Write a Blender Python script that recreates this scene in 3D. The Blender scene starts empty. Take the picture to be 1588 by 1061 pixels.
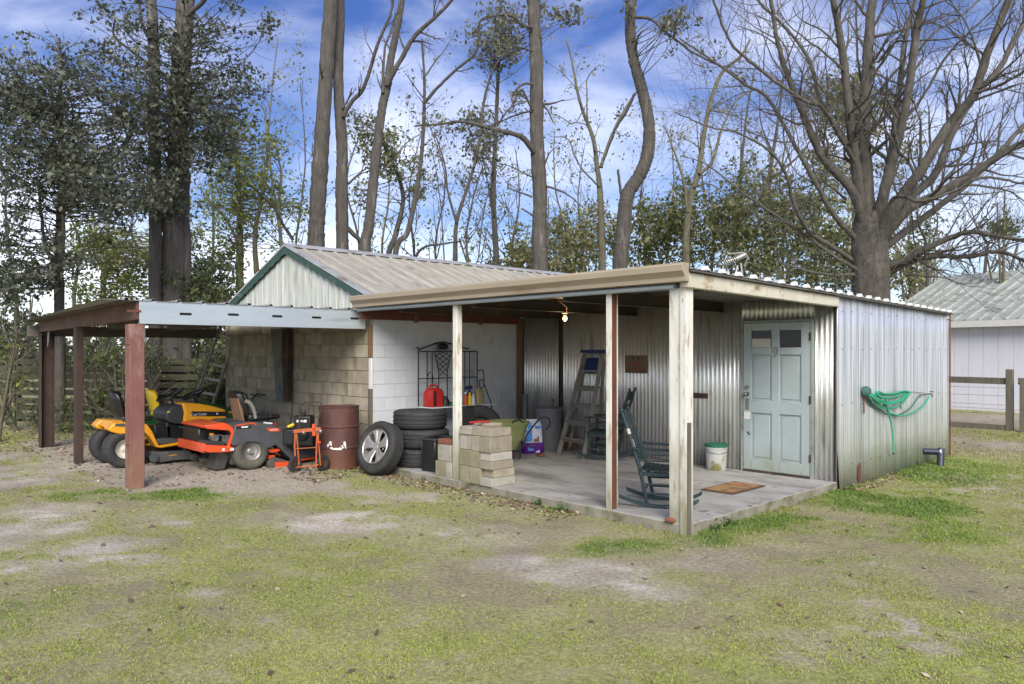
import bpy, math, random
import numpy as np
from mathutils import Vector, Matrix, Euler, noise as mnoise

S = bpy.context.scene
COL = S.collection
R2 = math.radians
rng = random.Random(7)
nrng = np.random.default_rng(11)

# ------------------------------------------------------------------ camera
CAMP = Vector((3.908, -6.0, 1.72))
CR = Vector((0.691, 0.723, 0.0))          # camera right in world
CW = Vector((-0.723, 0.691, 0.0))         # camera forward in world
FPX, CX, CY = 1154.0, 794.0, 545.0        # of the 1588 px wide photograph
cam_d = bpy.data.cameras.new('camera')
cam = bpy.data.objects.new('camera', cam_d)
COL.objects.link(cam)
cam.location = CAMP
cam.rotation_euler = (R2(90), 0, math.atan2(0.723, 0.691))
cam_d.sensor_width = 36
cam_d.lens = 36 * FPX / 1588
cam_d.shift_y = 14.5 / 1588
cam_d.clip_end = 900
cam_d.clip_start = 0.05
S.camera = cam

# ------------------------------------------------------------------ world, sun, exposure
SUN_EL, SUN_AZ = R2(35), Vector((0.78, -0.62, 0)).normalized()   # sun stands to the right behind the camera
world = bpy.data.worlds.new('World'); S.world = world; world.use_nodes = True
wt = world.node_tree; wt.nodes.clear()
def WN(t, **k):
    n = wt.nodes.new(t)
    for a, b in k.items(): setattr(n, a, b)
    return n
wo = WN('ShaderNodeOutputWorld'); bg = WN('ShaderNodeBackground')
sky = WN('ShaderNodeTexSky', sky_type='NISHITA', sun_disc=False)
sky.sun_elevation = SUN_EL
sky.sun_rotation = math.atan2(SUN_AZ.x, SUN_AZ.y)
sky.air_density = 1.0; sky.dust_density = 0.3; sky.ozone_density = 3.0
hs = WN('ShaderNodeHueSaturation'); hs.inputs['Hue'].default_value = 0.522; hs.inputs['Saturation'].default_value = 1.25; hs.inputs['Value'].default_value = 0.58
tc = WN('ShaderNodeTexCoord'); mp = WN('ShaderNodeMapping'); mp.inputs['Scale'].default_value = (1.0, 1.0, 2.3)
mp.inputs['Location'].default_value = (3.1, 1.7, 0.4)
n1 = WN('ShaderNodeTexNoise'); n1.inputs['Scale'].default_value = 2.3; n1.inputs['Detail'].default_value = 9; n1.inputs['Roughness'].default_value = 0.52; n1.inputs['Distortion'].default_value = 0.5
r1 = WN('ShaderNodeMapRange'); r1.inputs['From Min'].default_value = 0.44; r1.inputs['From Max'].default_value = 0.92
r1.interpolation_type = 'SMOOTHSTEP'
sx = WN('ShaderNodeSeparateXYZ')
r2 = WN('ShaderNodeMapRange'); r2.inputs['From Min'].default_value = 0.02; r2.inputs['From Max'].default_value = 0.45
r2.inputs['To Min'].default_value = 0.22; r2.inputs['To Max'].default_value = -0.02
ad = WN('ShaderNodeMath', operation='ADD')
mx = WN('ShaderNodeMixRGB'); mx.inputs['Color2'].default_value = (7.6, 7.8, 8.6, 1)
L = wt.links.new
L(tc.outputs['Generated'], mp.inputs['Vector']); L(mp.outputs[0], n1.inputs['Vector'])
L(tc.outputs['Generated'], sx.inputs[0]); L(sx.outputs['Z'], r2.inputs['Value'])
L(n1.outputs['Fac'], ad.inputs[0]); L(r2.outputs[0], ad.inputs[1]); L(ad.outputs[0], r1.inputs['Value'])
L(sky.outputs[0], hs.inputs['Color']); L(hs.outputs[0], mx.inputs['Color1']); L(r1.outputs[0], mx.inputs['Fac'])
L(mx.outputs[0], bg.inputs['Color']); L(bg.outputs[0], wo.inputs['Surface'])
bg.inputs['Strength'].default_value = 0.118

sd = bpy.data.lights.new('sun', 'SUN'); sd.energy = 2.55; sd.angle = R2(35); sd.color = (1.0, 0.94, 0.83)
so = bpy.data.objects.new('sun', sd); COL.objects.link(so)
sdir = Vector((SUN_AZ.x * math.cos(SUN_EL), SUN_AZ.y * math.cos(SUN_EL), math.sin(SUN_EL)))
so.rotation_euler = sdir.to_track_quat('Z', 'Y').to_euler()
S.view_settings.view_transform = 'Standard'; S.view_settings.look = 'None'
S.view_settings.exposure = 0.97; S.view_settings.gamma = 1.0
S.cycles.max_bounces = 6; S.cycles.diffuse_bounces = 3; S.cycles.glossy_bounces = 3; S.cycles.transparent_max_bounces = 6
S.cycles.use_denoising = True

# ------------------------------------------------------------------ helpers
def at(px, py, D):
    X = (px - CX) / FPX * D
    p = CAMP + CR * X + CW * D
    return Vector((p.x, p.y, CAMP.z - (py - CY) / FPX * D))
def gd(px, py, z=0.0):
    return at(px, py, FPX * (CAMP.z - z) / (py - CY))
def onx(x0, px, py):
    r = (px - CX) / FPX; D = (x0 - CAMP.x) / (CW.x + r * CR.x); return at(px, py, D)
def ony(y0, px, py):
    r = (px - CX) / FPX; D = (y0 - CAMP.y) / (CW.y + r * CR.y); return at(px, py, D)
def gz(x, y):
    t = min(1, max(0, (-x - 4.4) / 2.0)); t = t * t * (3 - 2 * t)
    return 0.075 * t
def lin(c):
    return tuple(((v / 255) / 12.92 if v / 255 <= 0.04045 else ((v / 255 + 0.055) / 1.055) ** 2.4) for v in c)

class MB:
    def __init__(s): s.v = []; s.f = []; s.m = []
    def add(s, vs, fs, m=0):
        o = len(s.v); s.v += [tuple(v) for v in vs]
        for f in fs: s.f.append(tuple(i + o for i in f)); s.m.append(m)
        return s
    def box(s, c, d, rot=None, m=0):
        c = Vector(c); hx, hy, hz = d[0] / 2, d[1] / 2, d[2] / 2
        vs = [Vector((a * hx, b * hy, e * hz)) for a in (-1, 1) for b in (-1, 1) for e in (-1, 1)]
        if rot is not None:
            M = rot if isinstance(rot, Matrix) else Euler(rot).to_matrix()
            vs = [M @ v for v in vs]
        return s.add([v + c for v in vs], [(0, 1, 3, 2), (4, 6, 7, 5), (0, 4, 5, 1), (2, 3, 7, 6), (0, 2, 6, 4), (1, 5, 7, 3)], m)
    def bx(s, x0, x1, y0, y1, z0, z1, m=0):
        return s.box(((x0 + x1) / 2, (y0 + y1) / 2, (z0 + z1) / 2), (abs(x1 - x0), abs(y1 - y0), abs(z1 - z0)), None, m)
    def bar(s, p, q, w, h, up=(0, 0, 1), m=0):
        p = Vector(p); q = Vector(q); d = q - p; l = d.length; d.normalize()
        u = Vector(up); sd = d.cross(u)
        if sd.length < 1e-4: sd = Vector((1, 0, 0))
        sd.normalize(); u = sd.cross(d).normalized()
        M = Matrix((d, sd, u)).transposed()
        return s.box((p + q) / 2, (l, w, h), M, m)
    def tube(s, pts, r, n=8, m=0, cap=True):
        pts = [Vector(p) for p in pts]; N = len(pts)
        rs = r if isinstance(r, (list, tuple)) else [r] * N
        vs = []; pu = None
        for i in range(N):
            d = (pts[min(i + 1, N - 1)] - pts[max(i - 1, 0)]).normalized()
            if pu is None:
                pu = Vector((0, 0, 1)) if abs(d.z) < 0.9 else Vector((1, 0, 0))
            a = d.cross(pu).normalized(); b = a.cross(d).normalized(); pu = b
            for k in range(n):
                t = 2 * math.pi * k / n
                vs.append(pts[i] + (a * math.cos(t) + b * math.sin(t)) * rs[i])
        fs = [(i * n + k, i * n + (k + 1) % n, (i + 1) * n + (k + 1) % n, (i + 1) * n + k) for i in range(N - 1) for k in range(n)]
        if cap: fs += [tuple(range(n))[::-1], tuple(range((N - 1) * n, N * n))]
        return s.add(vs, fs, m)
    def lathe(s, prof, c, ax=(0, 0, 1), n=28, m=0, closed=False, ph=0):
        c = Vector(c); A = Vector(ax).normalized()
        u = A.orthogonal().normalized() if abs(A.z) < 0.99 else Vector((1, 0, 0)); w = A.cross(u).normalized()
        vs = []
        for (r, h) in prof:
            for k in range(n):
                t = 2 * math.pi * k / n + ph
                vs.append(c + A * h + (u * math.cos(t) + w * math.sin(t)) * max(r, 1e-5))
        P = len(prof); rg = range(P) if closed else range(P - 1)
        fs = [(i * n + k, i * n + (k + 1) % n, ((i + 1) % P) * n + (k + 1) % n, ((i + 1) % P) * n + k) for i in rg for k in range(n)]
        return s.add(vs, fs, m)
    def disc(s, c, ax, r0, r1, h, n=24, m=0):
        return s.lathe([(r0, 0), (r1, 0), (r1, h), (r0, h)], c, ax, n, m, True)
    def cyl(s, c, ax, r, h, n=20, m=0):
        return s.lathe([(0, 0), (r, 0), (r, h), (0, h)], c, ax, n, m)
    def prism(s, poly, axis, a, b, m=0):
        n = len(poly)
        def P(t, q):
            return (t, q[0], q[1]) if axis == 'x' else ((q[0], t, q[1]) if axis == 'y' else (q[0], q[1], t))
        vs = [P(a, q) for q in poly] + [P(b, q) for q in poly]
        fs = [tuple(range(n)), tuple(range(2 * n - 1, n - 1, -1))] + [(i, i + n, (i + 1) % n + n, (i + 1) % n) for i in range(n)]
        return s.add(vs, fs, m)
    def loft(s, secs, m=0, cap=True):
        n = len(secs[0]); vs = [v for q in secs for v in q]
        fs = [(i * n + k, i * n + (k + 1) % n, (i + 1) * n + (k + 1) % n, (i + 1) * n + k) for i in range(len(secs) - 1) for k in range(n)]
        if cap: fs += [tuple(range(n))[::-1], tuple(range((len(secs) - 1) * n, len(secs) * n))]
        return s.add(vs, fs, m)
    def ball(s, c, r, n=12, m=0):
        r = (r, r, r) if not isinstance(r, (tuple, list)) else r
        c = Vector(c); h = n // 2; vs = []
        for i in range(h + 1):
            ph = math.pi * i / h
            for k in range(n):
                t = 2 * math.pi * k / n
                vs.append(c + Vector((math.sin(ph) * math.cos(t) * r[0], math.sin(ph) * math.sin(t) * r[1], math.cos(ph) * r[2])))
        return s.add(vs, [(i * n + k, i * n + (k + 1) % n, (i + 1) * n + (k + 1) % n, (i + 1) * n + k) for i in range(h) for k in range(n)], m)
    def build(s, name, mats, parent=None, smooth=0.7, bevel=0, seg=1):
        off = wloc(parent) if parent else Vector((0, 0, 0))
        me = bpy.data.meshes.new(name)
        me.from_pydata([(v[0] - off.x, v[1] - off.y, v[2] - off.z) for v in s.v], [], s.f)
        mats = mats if isinstance(mats, (list, tuple)) else [mats]
        for k in mats: me.materials.append(k)
        if len(mats) > 1: me.polygons.foreach_set('material_index', s.m)
        import bmesh
        b = bmesh.new(); b.from_mesh(me); bmesh.ops.recalc_face_normals(b, faces=b.faces); b.to_mesh(me); b.free()
        if smooth:
            me.polygons.foreach_set('use_smooth', [True] * len(me.polygons)); me.set_sharp_from_angle(angle=smooth)
        o = bpy.data.objects.new(name, me); COL.objects.link(o)
        if parent: o.parent = parent
        if bevel:
            md = o.modifiers.new('bevel', 'BEVEL'); md.width = bevel; md.segments = seg; md.limit_method = 'ANGLE'; md.angle_limit = R2(40)
        return o

def wloc(o):
    v = Vector((0, 0, 0))
    while o: v = v + Vector(o.location); o = o.parent
    return v
def tag(o, label=None, cat=None, group=None, kind=None):
    if label: o['label'] = label
    if cat: o['category'] = cat
    if group: o['group'] = group
    if kind: o['kind'] = kind
    return o
def thing(name, loc, label, cat, group=None):
    o = bpy.data.objects.new(name, None); COL.objects.link(o); o.location = loc; o.empty_display_size = 0.2
    return tag(o, label, cat, group)
def dup(o, parent=None):
    c = o.copy(); COL.objects.link(c)
    if parent: c.parent = parent
    for ch in list(o.children): dup(ch, c)
    return c
def inst(name, mesh, parent, loc, rot=(0, 0, 0), scale=(1, 1, 1)):
    o = bpy.data.objects.new(name, mesh); COL.objects.link(o)
    o.location = Vector(loc) - (wloc(parent) if parent else Vector((0, 0, 0)))
    o.rotation_euler = rot; o.scale = scale
    if parent: o.parent = parent
    return o
def text_mesh(txt, size, ext, M, mt, name, parent, shear=0):
    cu = bpy.data.curves.new('t', 'FONT'); cu.body = txt; cu.size = size; cu.extrude = ext; cu.align_x = 'CENTER'; cu.align_y = 'CENTER'; cu.shear = shear
    to = bpy.data.objects.new('t', cu); COL.objects.link(to)
    me = bpy.data.meshes.new_from_object(to.evaluated_get(bpy.context.evaluated_depsgraph_get()))
    bpy.data.objects.remove(to)
    off = wloc(parent); me.transform(Matrix.Translation(-off) @ M); me.materials.clear(); me.materials.append(mt); me.name = name
    o = bpy.data.objects.new(name, me); COL.objects.link(o); o.parent = parent
    return o
def frame(o, xd, yd):
    """4x4 whose x axis is xd and y axis is yd, at o"""
    x = Vector(xd).normalized(); y = Vector(yd); y = (y - x * y.dot(x)).normalized(); z = x.cross(y)
    M = Matrix((x, y, z)).transposed().to_4x4(); M.translation = Vector(o); return M

# ------------------------------------------------------------------ materials
def mat(name, c1, c2=None, rough=0.7, metal=0.0, scale=6.0, bump=0.0, bscale=None, stretch=(1, 1, 1),
        stain=None, st_lo=0.55, st_hi=0.7, st_scale=3.0, st_stretch=None, low=None, rnd=0.0, coord='Object',
        detail=6, rough2=None, spec=0.5, emit=None, coat=0.0, stain2=None, s2=(0.6, 0.68, 9.0)):
    m = bpy.data.materials.new(name); m.use_nodes = True; t = m.node_tree; t.nodes.clear(); L = t.links.new
    def N(k, **a):
        n = t.nodes.new(k)
        for q, w in a.items(): setattr(n, q, w)
        return n
    out = N('ShaderNodeOutputMaterial'); b = N('ShaderNodeBsdfPrincipled'); L(b.outputs[0], out.inputs[0])
    b.inputs['Roughness'].default_value = rough; b.inputs['Metallic'].default_value = metal
    b.inputs['Specular IOR Level'].default_value = spec; b.inputs['Coat Weight'].default_value = coat
    if emit: b.inputs['Emission Color'].default_value = (*emit[0], 1); b.inputs['Emission Strength'].default_value = emit[1]
    c = N('ShaderNodeTexCoord'); vec = c.outputs[coord]
    oi = N('ShaderNodeObjectInfo')
    if rnd:
        sc = N('ShaderNodeVectorMath', operation='SCALE'); cb = N('ShaderNodeCombineXYZ')
        L(oi.outputs['Random'], cb.inputs[0]); L(oi.outputs['Random'], cb.inputs[1]); L(cb.outputs[0], sc.inputs[0]); sc.inputs['Scale'].default_value = 57.0
        av = N('ShaderNodeVectorMath', operation='ADD'); L(vec, av.inputs[0]); L(sc.outputs[0], av.inputs[1]); vec = av.outputs[0]
    def noise(sc, st, dt=detail):
        mp = N('ShaderNodeMapping'); mp.inputs['Scale'].default_value = st; L(vec, mp.inputs[0])
        n = N('ShaderNodeTexNoise'); n.inputs['Scale'].default_value = sc; n.inputs['Detail'].default_value = dt; n.inputs['Roughness'].default_value = 0.62
        L(mp.outputs[0], n.inputs['Vector']); return n
    def ramp(n, lo, hi):
        r = N('ShaderNodeMapRange'); r.inputs['From Min'].default_value = lo; r.inputs['From Max'].default_value = hi; L(n, r.inputs['Value']); return r
    col = None
    na = noise(scale, stretch)
    ra = ramp(na.outputs['Fac'], 0.3, 0.7)
    mx = N('ShaderNodeMixRGB'); mx.inputs[1].default_value = (*c1, 1); mx.inputs[2].default_value = (*(c2 or tuple(v * 0.8 for v in c1)), 1); L(ra.outputs[0], mx.inputs[0]); col = mx.outputs[0]
    def layer(colr, fac):
        nonlocal col
        q = N('ShaderNodeMixRGB'); L(fac, q.inputs[0]); L(col, q.inputs[1]); q.inputs[2].default_value = (*colr, 1); col = q.outputs[0]
    if stain:
        ns = noise(st_scale, st_stretch or stretch, 8); rs = ramp(ns.outputs['Fac'], st_lo, st_hi); layer(stain, rs.outputs[0])
    if stain2:
        ns = noise(s2[2], stretch, 5); rs = ramp(ns.outputs['Fac'], s2[0], s2[1]); layer(stain2, rs.outputs[0])
    if low:   # (colour, z_full, z_none, strength): dirt and algae that have grown near the foot
        g = N('ShaderNodeNewGeometry'); sp = N('ShaderNodeSeparateXYZ'); L(g.outputs['Position'], sp.inputs[0])
        nl = noise(3.0, (1, 1, 0.6), 6); ml = N('ShaderNodeMath', operation='MULTIPLY_ADD'); L(nl.outputs['Fac'], ml.inputs[0]); ml.inputs[1].default_value = -(low[2] - low[1]) * 1.5; L(sp.outputs['Z'], ml.inputs[2])
        r = N('ShaderNodeMapRange'); r.inputs['From Min'].default_value = low[1] - (low[2] - low[1]) * 0.75; r.inputs['From Max'].default_value = low[2] - (low[2] - low[1]) * 0.75
        r.inputs['To Min'].default_value = low[3]; r.inputs['To Max'].default_value = 0; L(ml.outputs[0], r.inputs['Value']); layer(low[0], r.outputs[0])
    if rnd:
        r = N('ShaderNodeMapRange'); r.inputs['To Min'].default_value = 1 - rnd; r.inputs['To Max'].default_value = 1 + rnd; L(oi.outputs['Random'], r.inputs['Value'])
        h = N('ShaderNodeHueSaturation'); L(r.outputs[0], h.inputs['Value']); L(col, h.inputs['Color']); col = h.outputs[0]
    L(col, b.inputs['Base Color'])
    if rough2 is not None:
        r = N('ShaderNodeMapRange'); r.inputs['From Min'].default_value = 0.3; r.inputs['From Max'].default_value = 0.7; r.inputs['To Min'].default_value = rough; r.inputs['To Max'].default_value = rough2; L(na.outputs['Fac'], r.inputs['Value']); L(r.outputs[0], b.inputs['Roughness'])
    if bump:
        nb = noise(bscale or scale * 4, stretch, 8)
        bp = N('ShaderNodeBump'); bp.inputs['Strength'].default_value = 1.0; bp.inputs['Distance'].default_value = bump; L(nb.outputs['Fac'], bp.inputs['Height']); L(bp.outputs[0], b.inputs['Normal'])
    return m
def attr_mat(name, rough=0.7, trans=0.0, spec=0.3):
    m = bpy.data.materials.new(name); m.use_nodes = True; t = m.node_tree; b = t.nodes['Principled BSDF']; out = t.nodes['Material Output']
    a = t.nodes.new('ShaderNodeAttribute'); a.attribute_name = 'col'; t.links.new(a.outputs['Color'], b.inputs['Base Color'])
    b.inputs['Roughness'].default_value = rough; b.inputs['Specular IOR Level'].default_value = spec
    if trans:
        tr = t.nodes.new('ShaderNodeBsdfTranslucent'); ms = t.nodes.new('ShaderNodeMixShader'); t.links.new(a.outputs['Color'], tr.inputs['Color'])
        ms.inputs[0].default_value = trans; t.links.new(b.outputs[0], ms.inputs[1]); t.links.new(tr.outputs[0], ms.inputs[2]); t.links.new(ms.outputs[0], out.inputs[0])
    return m

M = {}
M['block_tan'] = mat('block_tan', (0.40, 0.355, 0.27), (0.29, 0.255, 0.19), 0.9, scale=5, bump=0.006, bscale=40, stain=(0.17, 0.15, 0.10), st_lo=0.52, st_hi=0.72, st_scale=2.5, st_stretch=(2, 2, .5), rnd=0.17)
M['mortar_tan'] = mat('mortar_tan', (0.33, 0.285, 0.20), (0.24, 0.205, 0.145), 0.95, scale=8, bump=0.004)
M['block_white'] = mat('block_white', (0.58, 0.60, 0.63), (0.50, 0.52, 0.55), 0.75, scale=3, bump=0.003, bscale=50, stain=(0.27, 0.26, 0.22), st_lo=0.60, st_hi=0.8, st_scale=2.2, rnd=0.012, low=((0.20, 0.19, 0.15), 0.0, 0.5, .6))
M['mortar_white'] = mat('mortar_white', (0.54, 0.56, 0.59), (0.46, 0.48, 0.50), 0.9, scale=5)
M['gable_white'] = mat('gable_white', (0.60, 0.61, 0.58), (0.47, 0.49, 0.44), 0.6, scale=3, stretch=(3, 3, .35), stain=(0.22, 0.24, 0.15), st_lo=0.50, st_hi=0.70, st_scale=3.2, st_stretch=(6, 6, .5), rnd=0.07)
M['green_trim'] = mat('green_trim', (0.040, 0.095, 0.072), (0.028, 0.066, 0.05), 0.6, scale=5, stain=(0.25, 0.27, 0.22), st_lo=0.62, st_hi=0.72, st_scale=7)
M['roof_tan'] = mat('roof_tan', (0.47, 0.445, 0.375), (0.35, 0.325, 0.265), 0.5, 0.15, scale=2.5, stretch=(.6, 2.5, 1), stain=(0.16, 0.13, 0.10), st_lo=0.53, st_hi=0.78, st_scale=3, st_stretch=(.6, 5, 1), rnd=0.05)
M['ridge_metal'] = mat('ridge_metal', (0.60, 0.62, 0.62), (0.45, 0.45, 0.43), 0.4, 0.4, scale=3, stain=(0.3, 0.2, 0.13), st_lo=0.55, st_hi=0.7)
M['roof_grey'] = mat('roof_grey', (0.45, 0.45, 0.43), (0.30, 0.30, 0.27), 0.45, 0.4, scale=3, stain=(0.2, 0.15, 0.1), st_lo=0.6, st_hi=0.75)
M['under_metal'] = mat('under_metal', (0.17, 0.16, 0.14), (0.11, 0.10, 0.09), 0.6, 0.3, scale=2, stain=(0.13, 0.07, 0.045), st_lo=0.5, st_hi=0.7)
M['fascia'] = mat('fascia', (0.40, 0.33, 0.235), (0.31, 0.255, 0.18), 0.55, scale=2, stretch=(.3, 1, 2), stain=(0.22, 0.16, 0.10), st_lo=0.58, st_hi=0.78, st_scale=2, bump=0.002, bscale=3)
M['beam_cream'] = mat('beam_cream', (0.62, 0.59, 0.48), (0.50, 0.47, 0.37), 0.6, scale=4, stain=(0.30, 0.16, 0.07), st_lo=0.55, st_hi=0.70, st_scale=3.5, st_stretch=(1, 1, 2), stain2=(0.25, 0.10, 0.04), s2=(0.62, 0.70, 14.0))
M['post_white'] = mat('post_white', (0.74, 0.72, 0.65), (0.62, 0.60, 0.52), 0.7, scale=7, stretch=(2, 2, .4), stain=(0.33, 0.25, 0.15), st_lo=0.53, st_hi=0.68, st_scale=5, st_stretch=(3, 3, .6), stain2=(0.20, 0.09, 0.045), s2=(0.66, 0.72, 9.0), bump=0.002, low=((0.22, 0.21, 0.12), 0.05, 0.9, .85))
M['rust'] = mat('rust', (0.15, 0.052, 0.026), (0.085, 0.03, 0.018), 0.85, scale=7, stretch=(1, 1, .4), stain=(0.20, 0.085, 0.04), bump=0.002)
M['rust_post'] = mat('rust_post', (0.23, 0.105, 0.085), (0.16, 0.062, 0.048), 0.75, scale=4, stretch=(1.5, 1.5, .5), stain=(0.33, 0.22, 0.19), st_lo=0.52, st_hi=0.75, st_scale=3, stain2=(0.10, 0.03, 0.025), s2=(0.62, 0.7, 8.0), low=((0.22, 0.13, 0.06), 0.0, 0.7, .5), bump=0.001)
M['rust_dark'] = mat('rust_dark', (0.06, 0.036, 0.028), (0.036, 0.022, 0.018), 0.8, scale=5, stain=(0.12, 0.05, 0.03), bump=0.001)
M['red_primer'] = mat('red_primer', (0.17, 0.055, 0.04), (0.10, 0.035, 0.03), 0.75, scale=4)
M['dark_beam'] = mat('dark_beam', (0.06, 0.042, 0.036), (0.035, 0.026, 0.024), 0.7, scale=4, stain=(0.11, 0.05, 0.035))
M['galv_beam'] = mat('galv_beam', (0.50, 0.56, 0.61), (0.42, 0.48, 0.53), 0.42, 0.35, scale=4, stretch=(1, .3, 2), stain=(0.30, 0.32, 0.33), st_lo=0.6, st_hi=0.8)
M['black_hole'] = mat('black_hole', (0.01, 0.01, 0.01), None, 0.9)
M['corr'] = mat('corr', (0.95, 0.955, 0.94), (0.84, 0.85, 0.83), 0.36, 0.86, scale=4, stretch=(3, 3, .4), rough2=0.5, stain=(0.50, 0.49, 0.42), st_lo=0.55, st_hi=0.75, st_scale=2.5, st_stretch=(4, 4, .5), rnd=0.12)
M['galv_wall'] = mat('galv_wall', (0.86, 0.87, 0.89), (0.60, 0.63, 0.67), 0.33, 0.55, scale=2.0, stretch=(7, 7, .12), rough2=0.44, stain=(0.36, 0.39, 0.42), st_lo=0.46, st_hi=0.66, st_scale=1.6, st_stretch=(11, 11, .22), rnd=0.04, bump=0.006, bscale=2.2, low=((0.42, 0.44, 0.26), 0.10, 1.15, .6))  # streaks paint the sheet's wavy reflections into the colour; low tint is algae
M['door_blue'] = mat('door_blue', (0.37, 0.43, 0.445), (0.32, 0.38, 0.395), 0.55, scale=3, stain=(0.26, 0.28, 0.20), st_lo=0.60, st_hi=0.8, st_scale=3, low=((0.24, 0.25, 0.16), 0.1, 0.45, .5))
M['door_frame'] = mat('door_frame', (0.30, 0.34, 0.33), (0.20, 0.22, 0.2), 0.7, scale=5, stain=(0.12, 0.08, 0.05))
M['glass_dark'] = mat('glass_dark', (0.02, 0.022, 0.022), None, 0.12, spec=0.25)
M['curtain'] = mat('curtain', (0.6, 0.58, 0.5), None, 0.8)
M['steel'] = mat('steel', (0.35, 0.34, 0.31), (0.2, 0.19, 0.17), 0.4, 0.8, scale=9)
M['concrete'] = mat('concrete', (0.42, 0.41, 0.385), (0.34, 0.33, 0.305), 0.85, scale=1.8, bump=0.003, bscale=30, stain=(0.16, 0.155, 0.145), st_lo=0.47, st_hi=0.66, st_scale=1.1, st_stretch=(.7, 1.6, 1), stain2=(0.15, 0.14, 0.12), s2=(0.62, 0.70, 4.0), detail=9)
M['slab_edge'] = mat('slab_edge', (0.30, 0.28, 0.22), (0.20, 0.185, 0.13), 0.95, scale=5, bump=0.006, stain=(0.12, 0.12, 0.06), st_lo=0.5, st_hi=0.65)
M['wood_brown'] = mat('wood_brown', (0.22, 0.125, 0.07), (0.14, 0.08, 0.045), 0.8, scale=5, stretch=(4, 4, .3))
M['wood_grey'] = mat('wood_grey', (0.17, 0.15, 0.115), (0.10, 0.09, 0.07), 0.9, scale=5, stretch=(3, 3, .5), bump=0.003, rnd=.15)
M['fence_board'] = mat('fence_board', (0.075, 0.07, 0.045), (0.04, 0.038, 0.025), 0.95, scale=3, stretch=(.6, .6, 6), bump=0.003, rnd=.2, stain=(0.10, 0.12, 0.04))
M['rubber'] = mat('rubber', (0.035, 0.035, 0.036), (0.022, 0.022, 0.023), 0.75, scale=6, stain=(0.085, 0.078, 0.065), st_lo=0.55, st_hi=0.8, bump=0.0006, bscale=60)
M['rubber_dusty'] = mat('rubber_dusty', (0.075, 0.072, 0.064), (0.045, 0.044, 0.04), 0.85, scale=6, stain=(0.13, 0.12, 0.09), st_lo=0.5, st_hi=0.75)
M['alloy'] = mat('alloy', (0.47, 0.455, 0.43), (0.34, 0.32, 0.29), 0.35, 0.6, scale=7)
M['rim_steel'] = mat('rim_steel', (0.36, 0.35, 0.33), (0.24, 0.23, 0.21), 0.5, 0.5, scale=8)
M['drum'] = mat('drum', (0.105, 0.045, 0.037), (0.07, 0.032, 0.027), 0.62, 0.1, scale=4, stretch=(1, 1, .5), stain=(0.15, 0.06, 0.045), st_lo=0.5, st_hi=0.7, stain2=(0.05, 0.028, 0.024), s2=(0.58, 0.7, 6.0), low=((0.15, 0.06, 0.03), 0.0, 0.35, .8))
M['orange'] = mat('orange', (0.50, 0.115, 0.03), (0.35, 0.09, 0.03), 0.55, scale=9, stain=(0.18, 0.08, 0.04), st_lo=0.55, st_hi=0.7)
M['zt_red'] = mat('zt_red', (0.72, 0.085, 0.02), (0.60, 0.07, 0.018), 0.38, scale=5, coat=.3, stain=(0.30, 0.09, 0.05), st_lo=0.62, st_hi=0.85)
M['yellow'] = mat('yellow', (0.80, 0.36, 0.015), (0.70, 0.30, 0.012), 0.34, scale=4, coat=.4, stain=(0.42, 0.24, 0.06), st_lo=0.62, st_hi=0.85)
M['yellow_seat'] = mat('yellow_seat', (0.85, 0.58, 0.02), (0.7, 0.46, 0.02), 0.5)
M['green_mower'] = mat('green_mower', (0.015, 0.13, 0.03), (0.012, 0.09, 0.025), 0.35, coat=.4)
M['plastic_dark'] = mat('plastic_dark', (0.042, 0.043, 0.046), (0.028, 0.029, 0.031), 0.5, scale=6, stain=(0.09, 0.085, 0.075), st_lo=0.58, st_hi=0.85)
M['plastic_grey'] = mat('plastic_grey', (0.075, 0.08, 0.085), (0.055, 0.058, 0.063), 0.5, scale=5, stain=(0.14, 0.135, 0.115), st_lo=0.55, st_hi=0.85)
M['plastic_black'] = mat('plastic_black', (0.015, 0.015, 0.016), (0.010, 0.010, 0.011), 0.4, scale=6)
M['engine'] = mat('engine', (0.28, 0.28, 0.27), (0.10, 0.10, 0.10), 0.5, 0.5, scale=16)
M['white_paint'] = mat('white_paint', (0.72, 0.72, 0.70), (0.62, 0.62, 0.60), 0.5, scale=5)
M['red_can'] = mat('red_can', (0.48, 0.018, 0.018), (0.38, 0.015, 0.015), 0.45)
M['chair_green'] = mat('chair_green', (0.018, 0.038, 0.042), (0.013, 0.028, 0.031), 0.5, scale=9, stain=(0.13, 0.18, 0.17), st_lo=0.63, st_hi=0.73, stain2=(0.45, 0.40, 0.38), s2=(0.69, 0.72, 11.0), bump=.001)
M['chair_dark'] = mat('chair_dark', (0.026, 0.05, 0.045), (0.018, 0.032, 0.03), 0.55, scale=8, stain=(0.09, 0.10, 0.09), st_lo=0.6, st_hi=0.75)
M['chair_bare'] = mat('chair_bare', (0.50, 0.45, 0.43), (0.4, 0.35, 0.33), 0.7)
M['ladder'] = mat('ladder', (0.29, 0.275, 0.235), (0.19, 0.18, 0.15), 0.65, 0.1, scale=8, stretch=(2, 2, .5), stain=(0.16, 0.14, 0.10), st_lo=0.55, st_hi=0.7)
M['blue_top'] = mat('blue_top', (0.018, 0.035, 0.14), None, 0.45)
M['bin_grey'] = mat('bin_grey', (0.15, 0.155, 0.16), (0.12, 0.125, 0.13), 0.6, scale=4)
M['bucket'] = mat('bucket', (0.50, 0.51, 0.49), (0.40, 0.40, 0.35), 0.5, scale=4, stain=(0.20, 0.18, 0.07), st_lo=0.53, st_hi=0.60, st_scale=3.2)
M['green_lid'] = mat('green_lid', (0.02, 0.17, 0.10), (0.015, 0.10, 0.06), 0.45)
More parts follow.
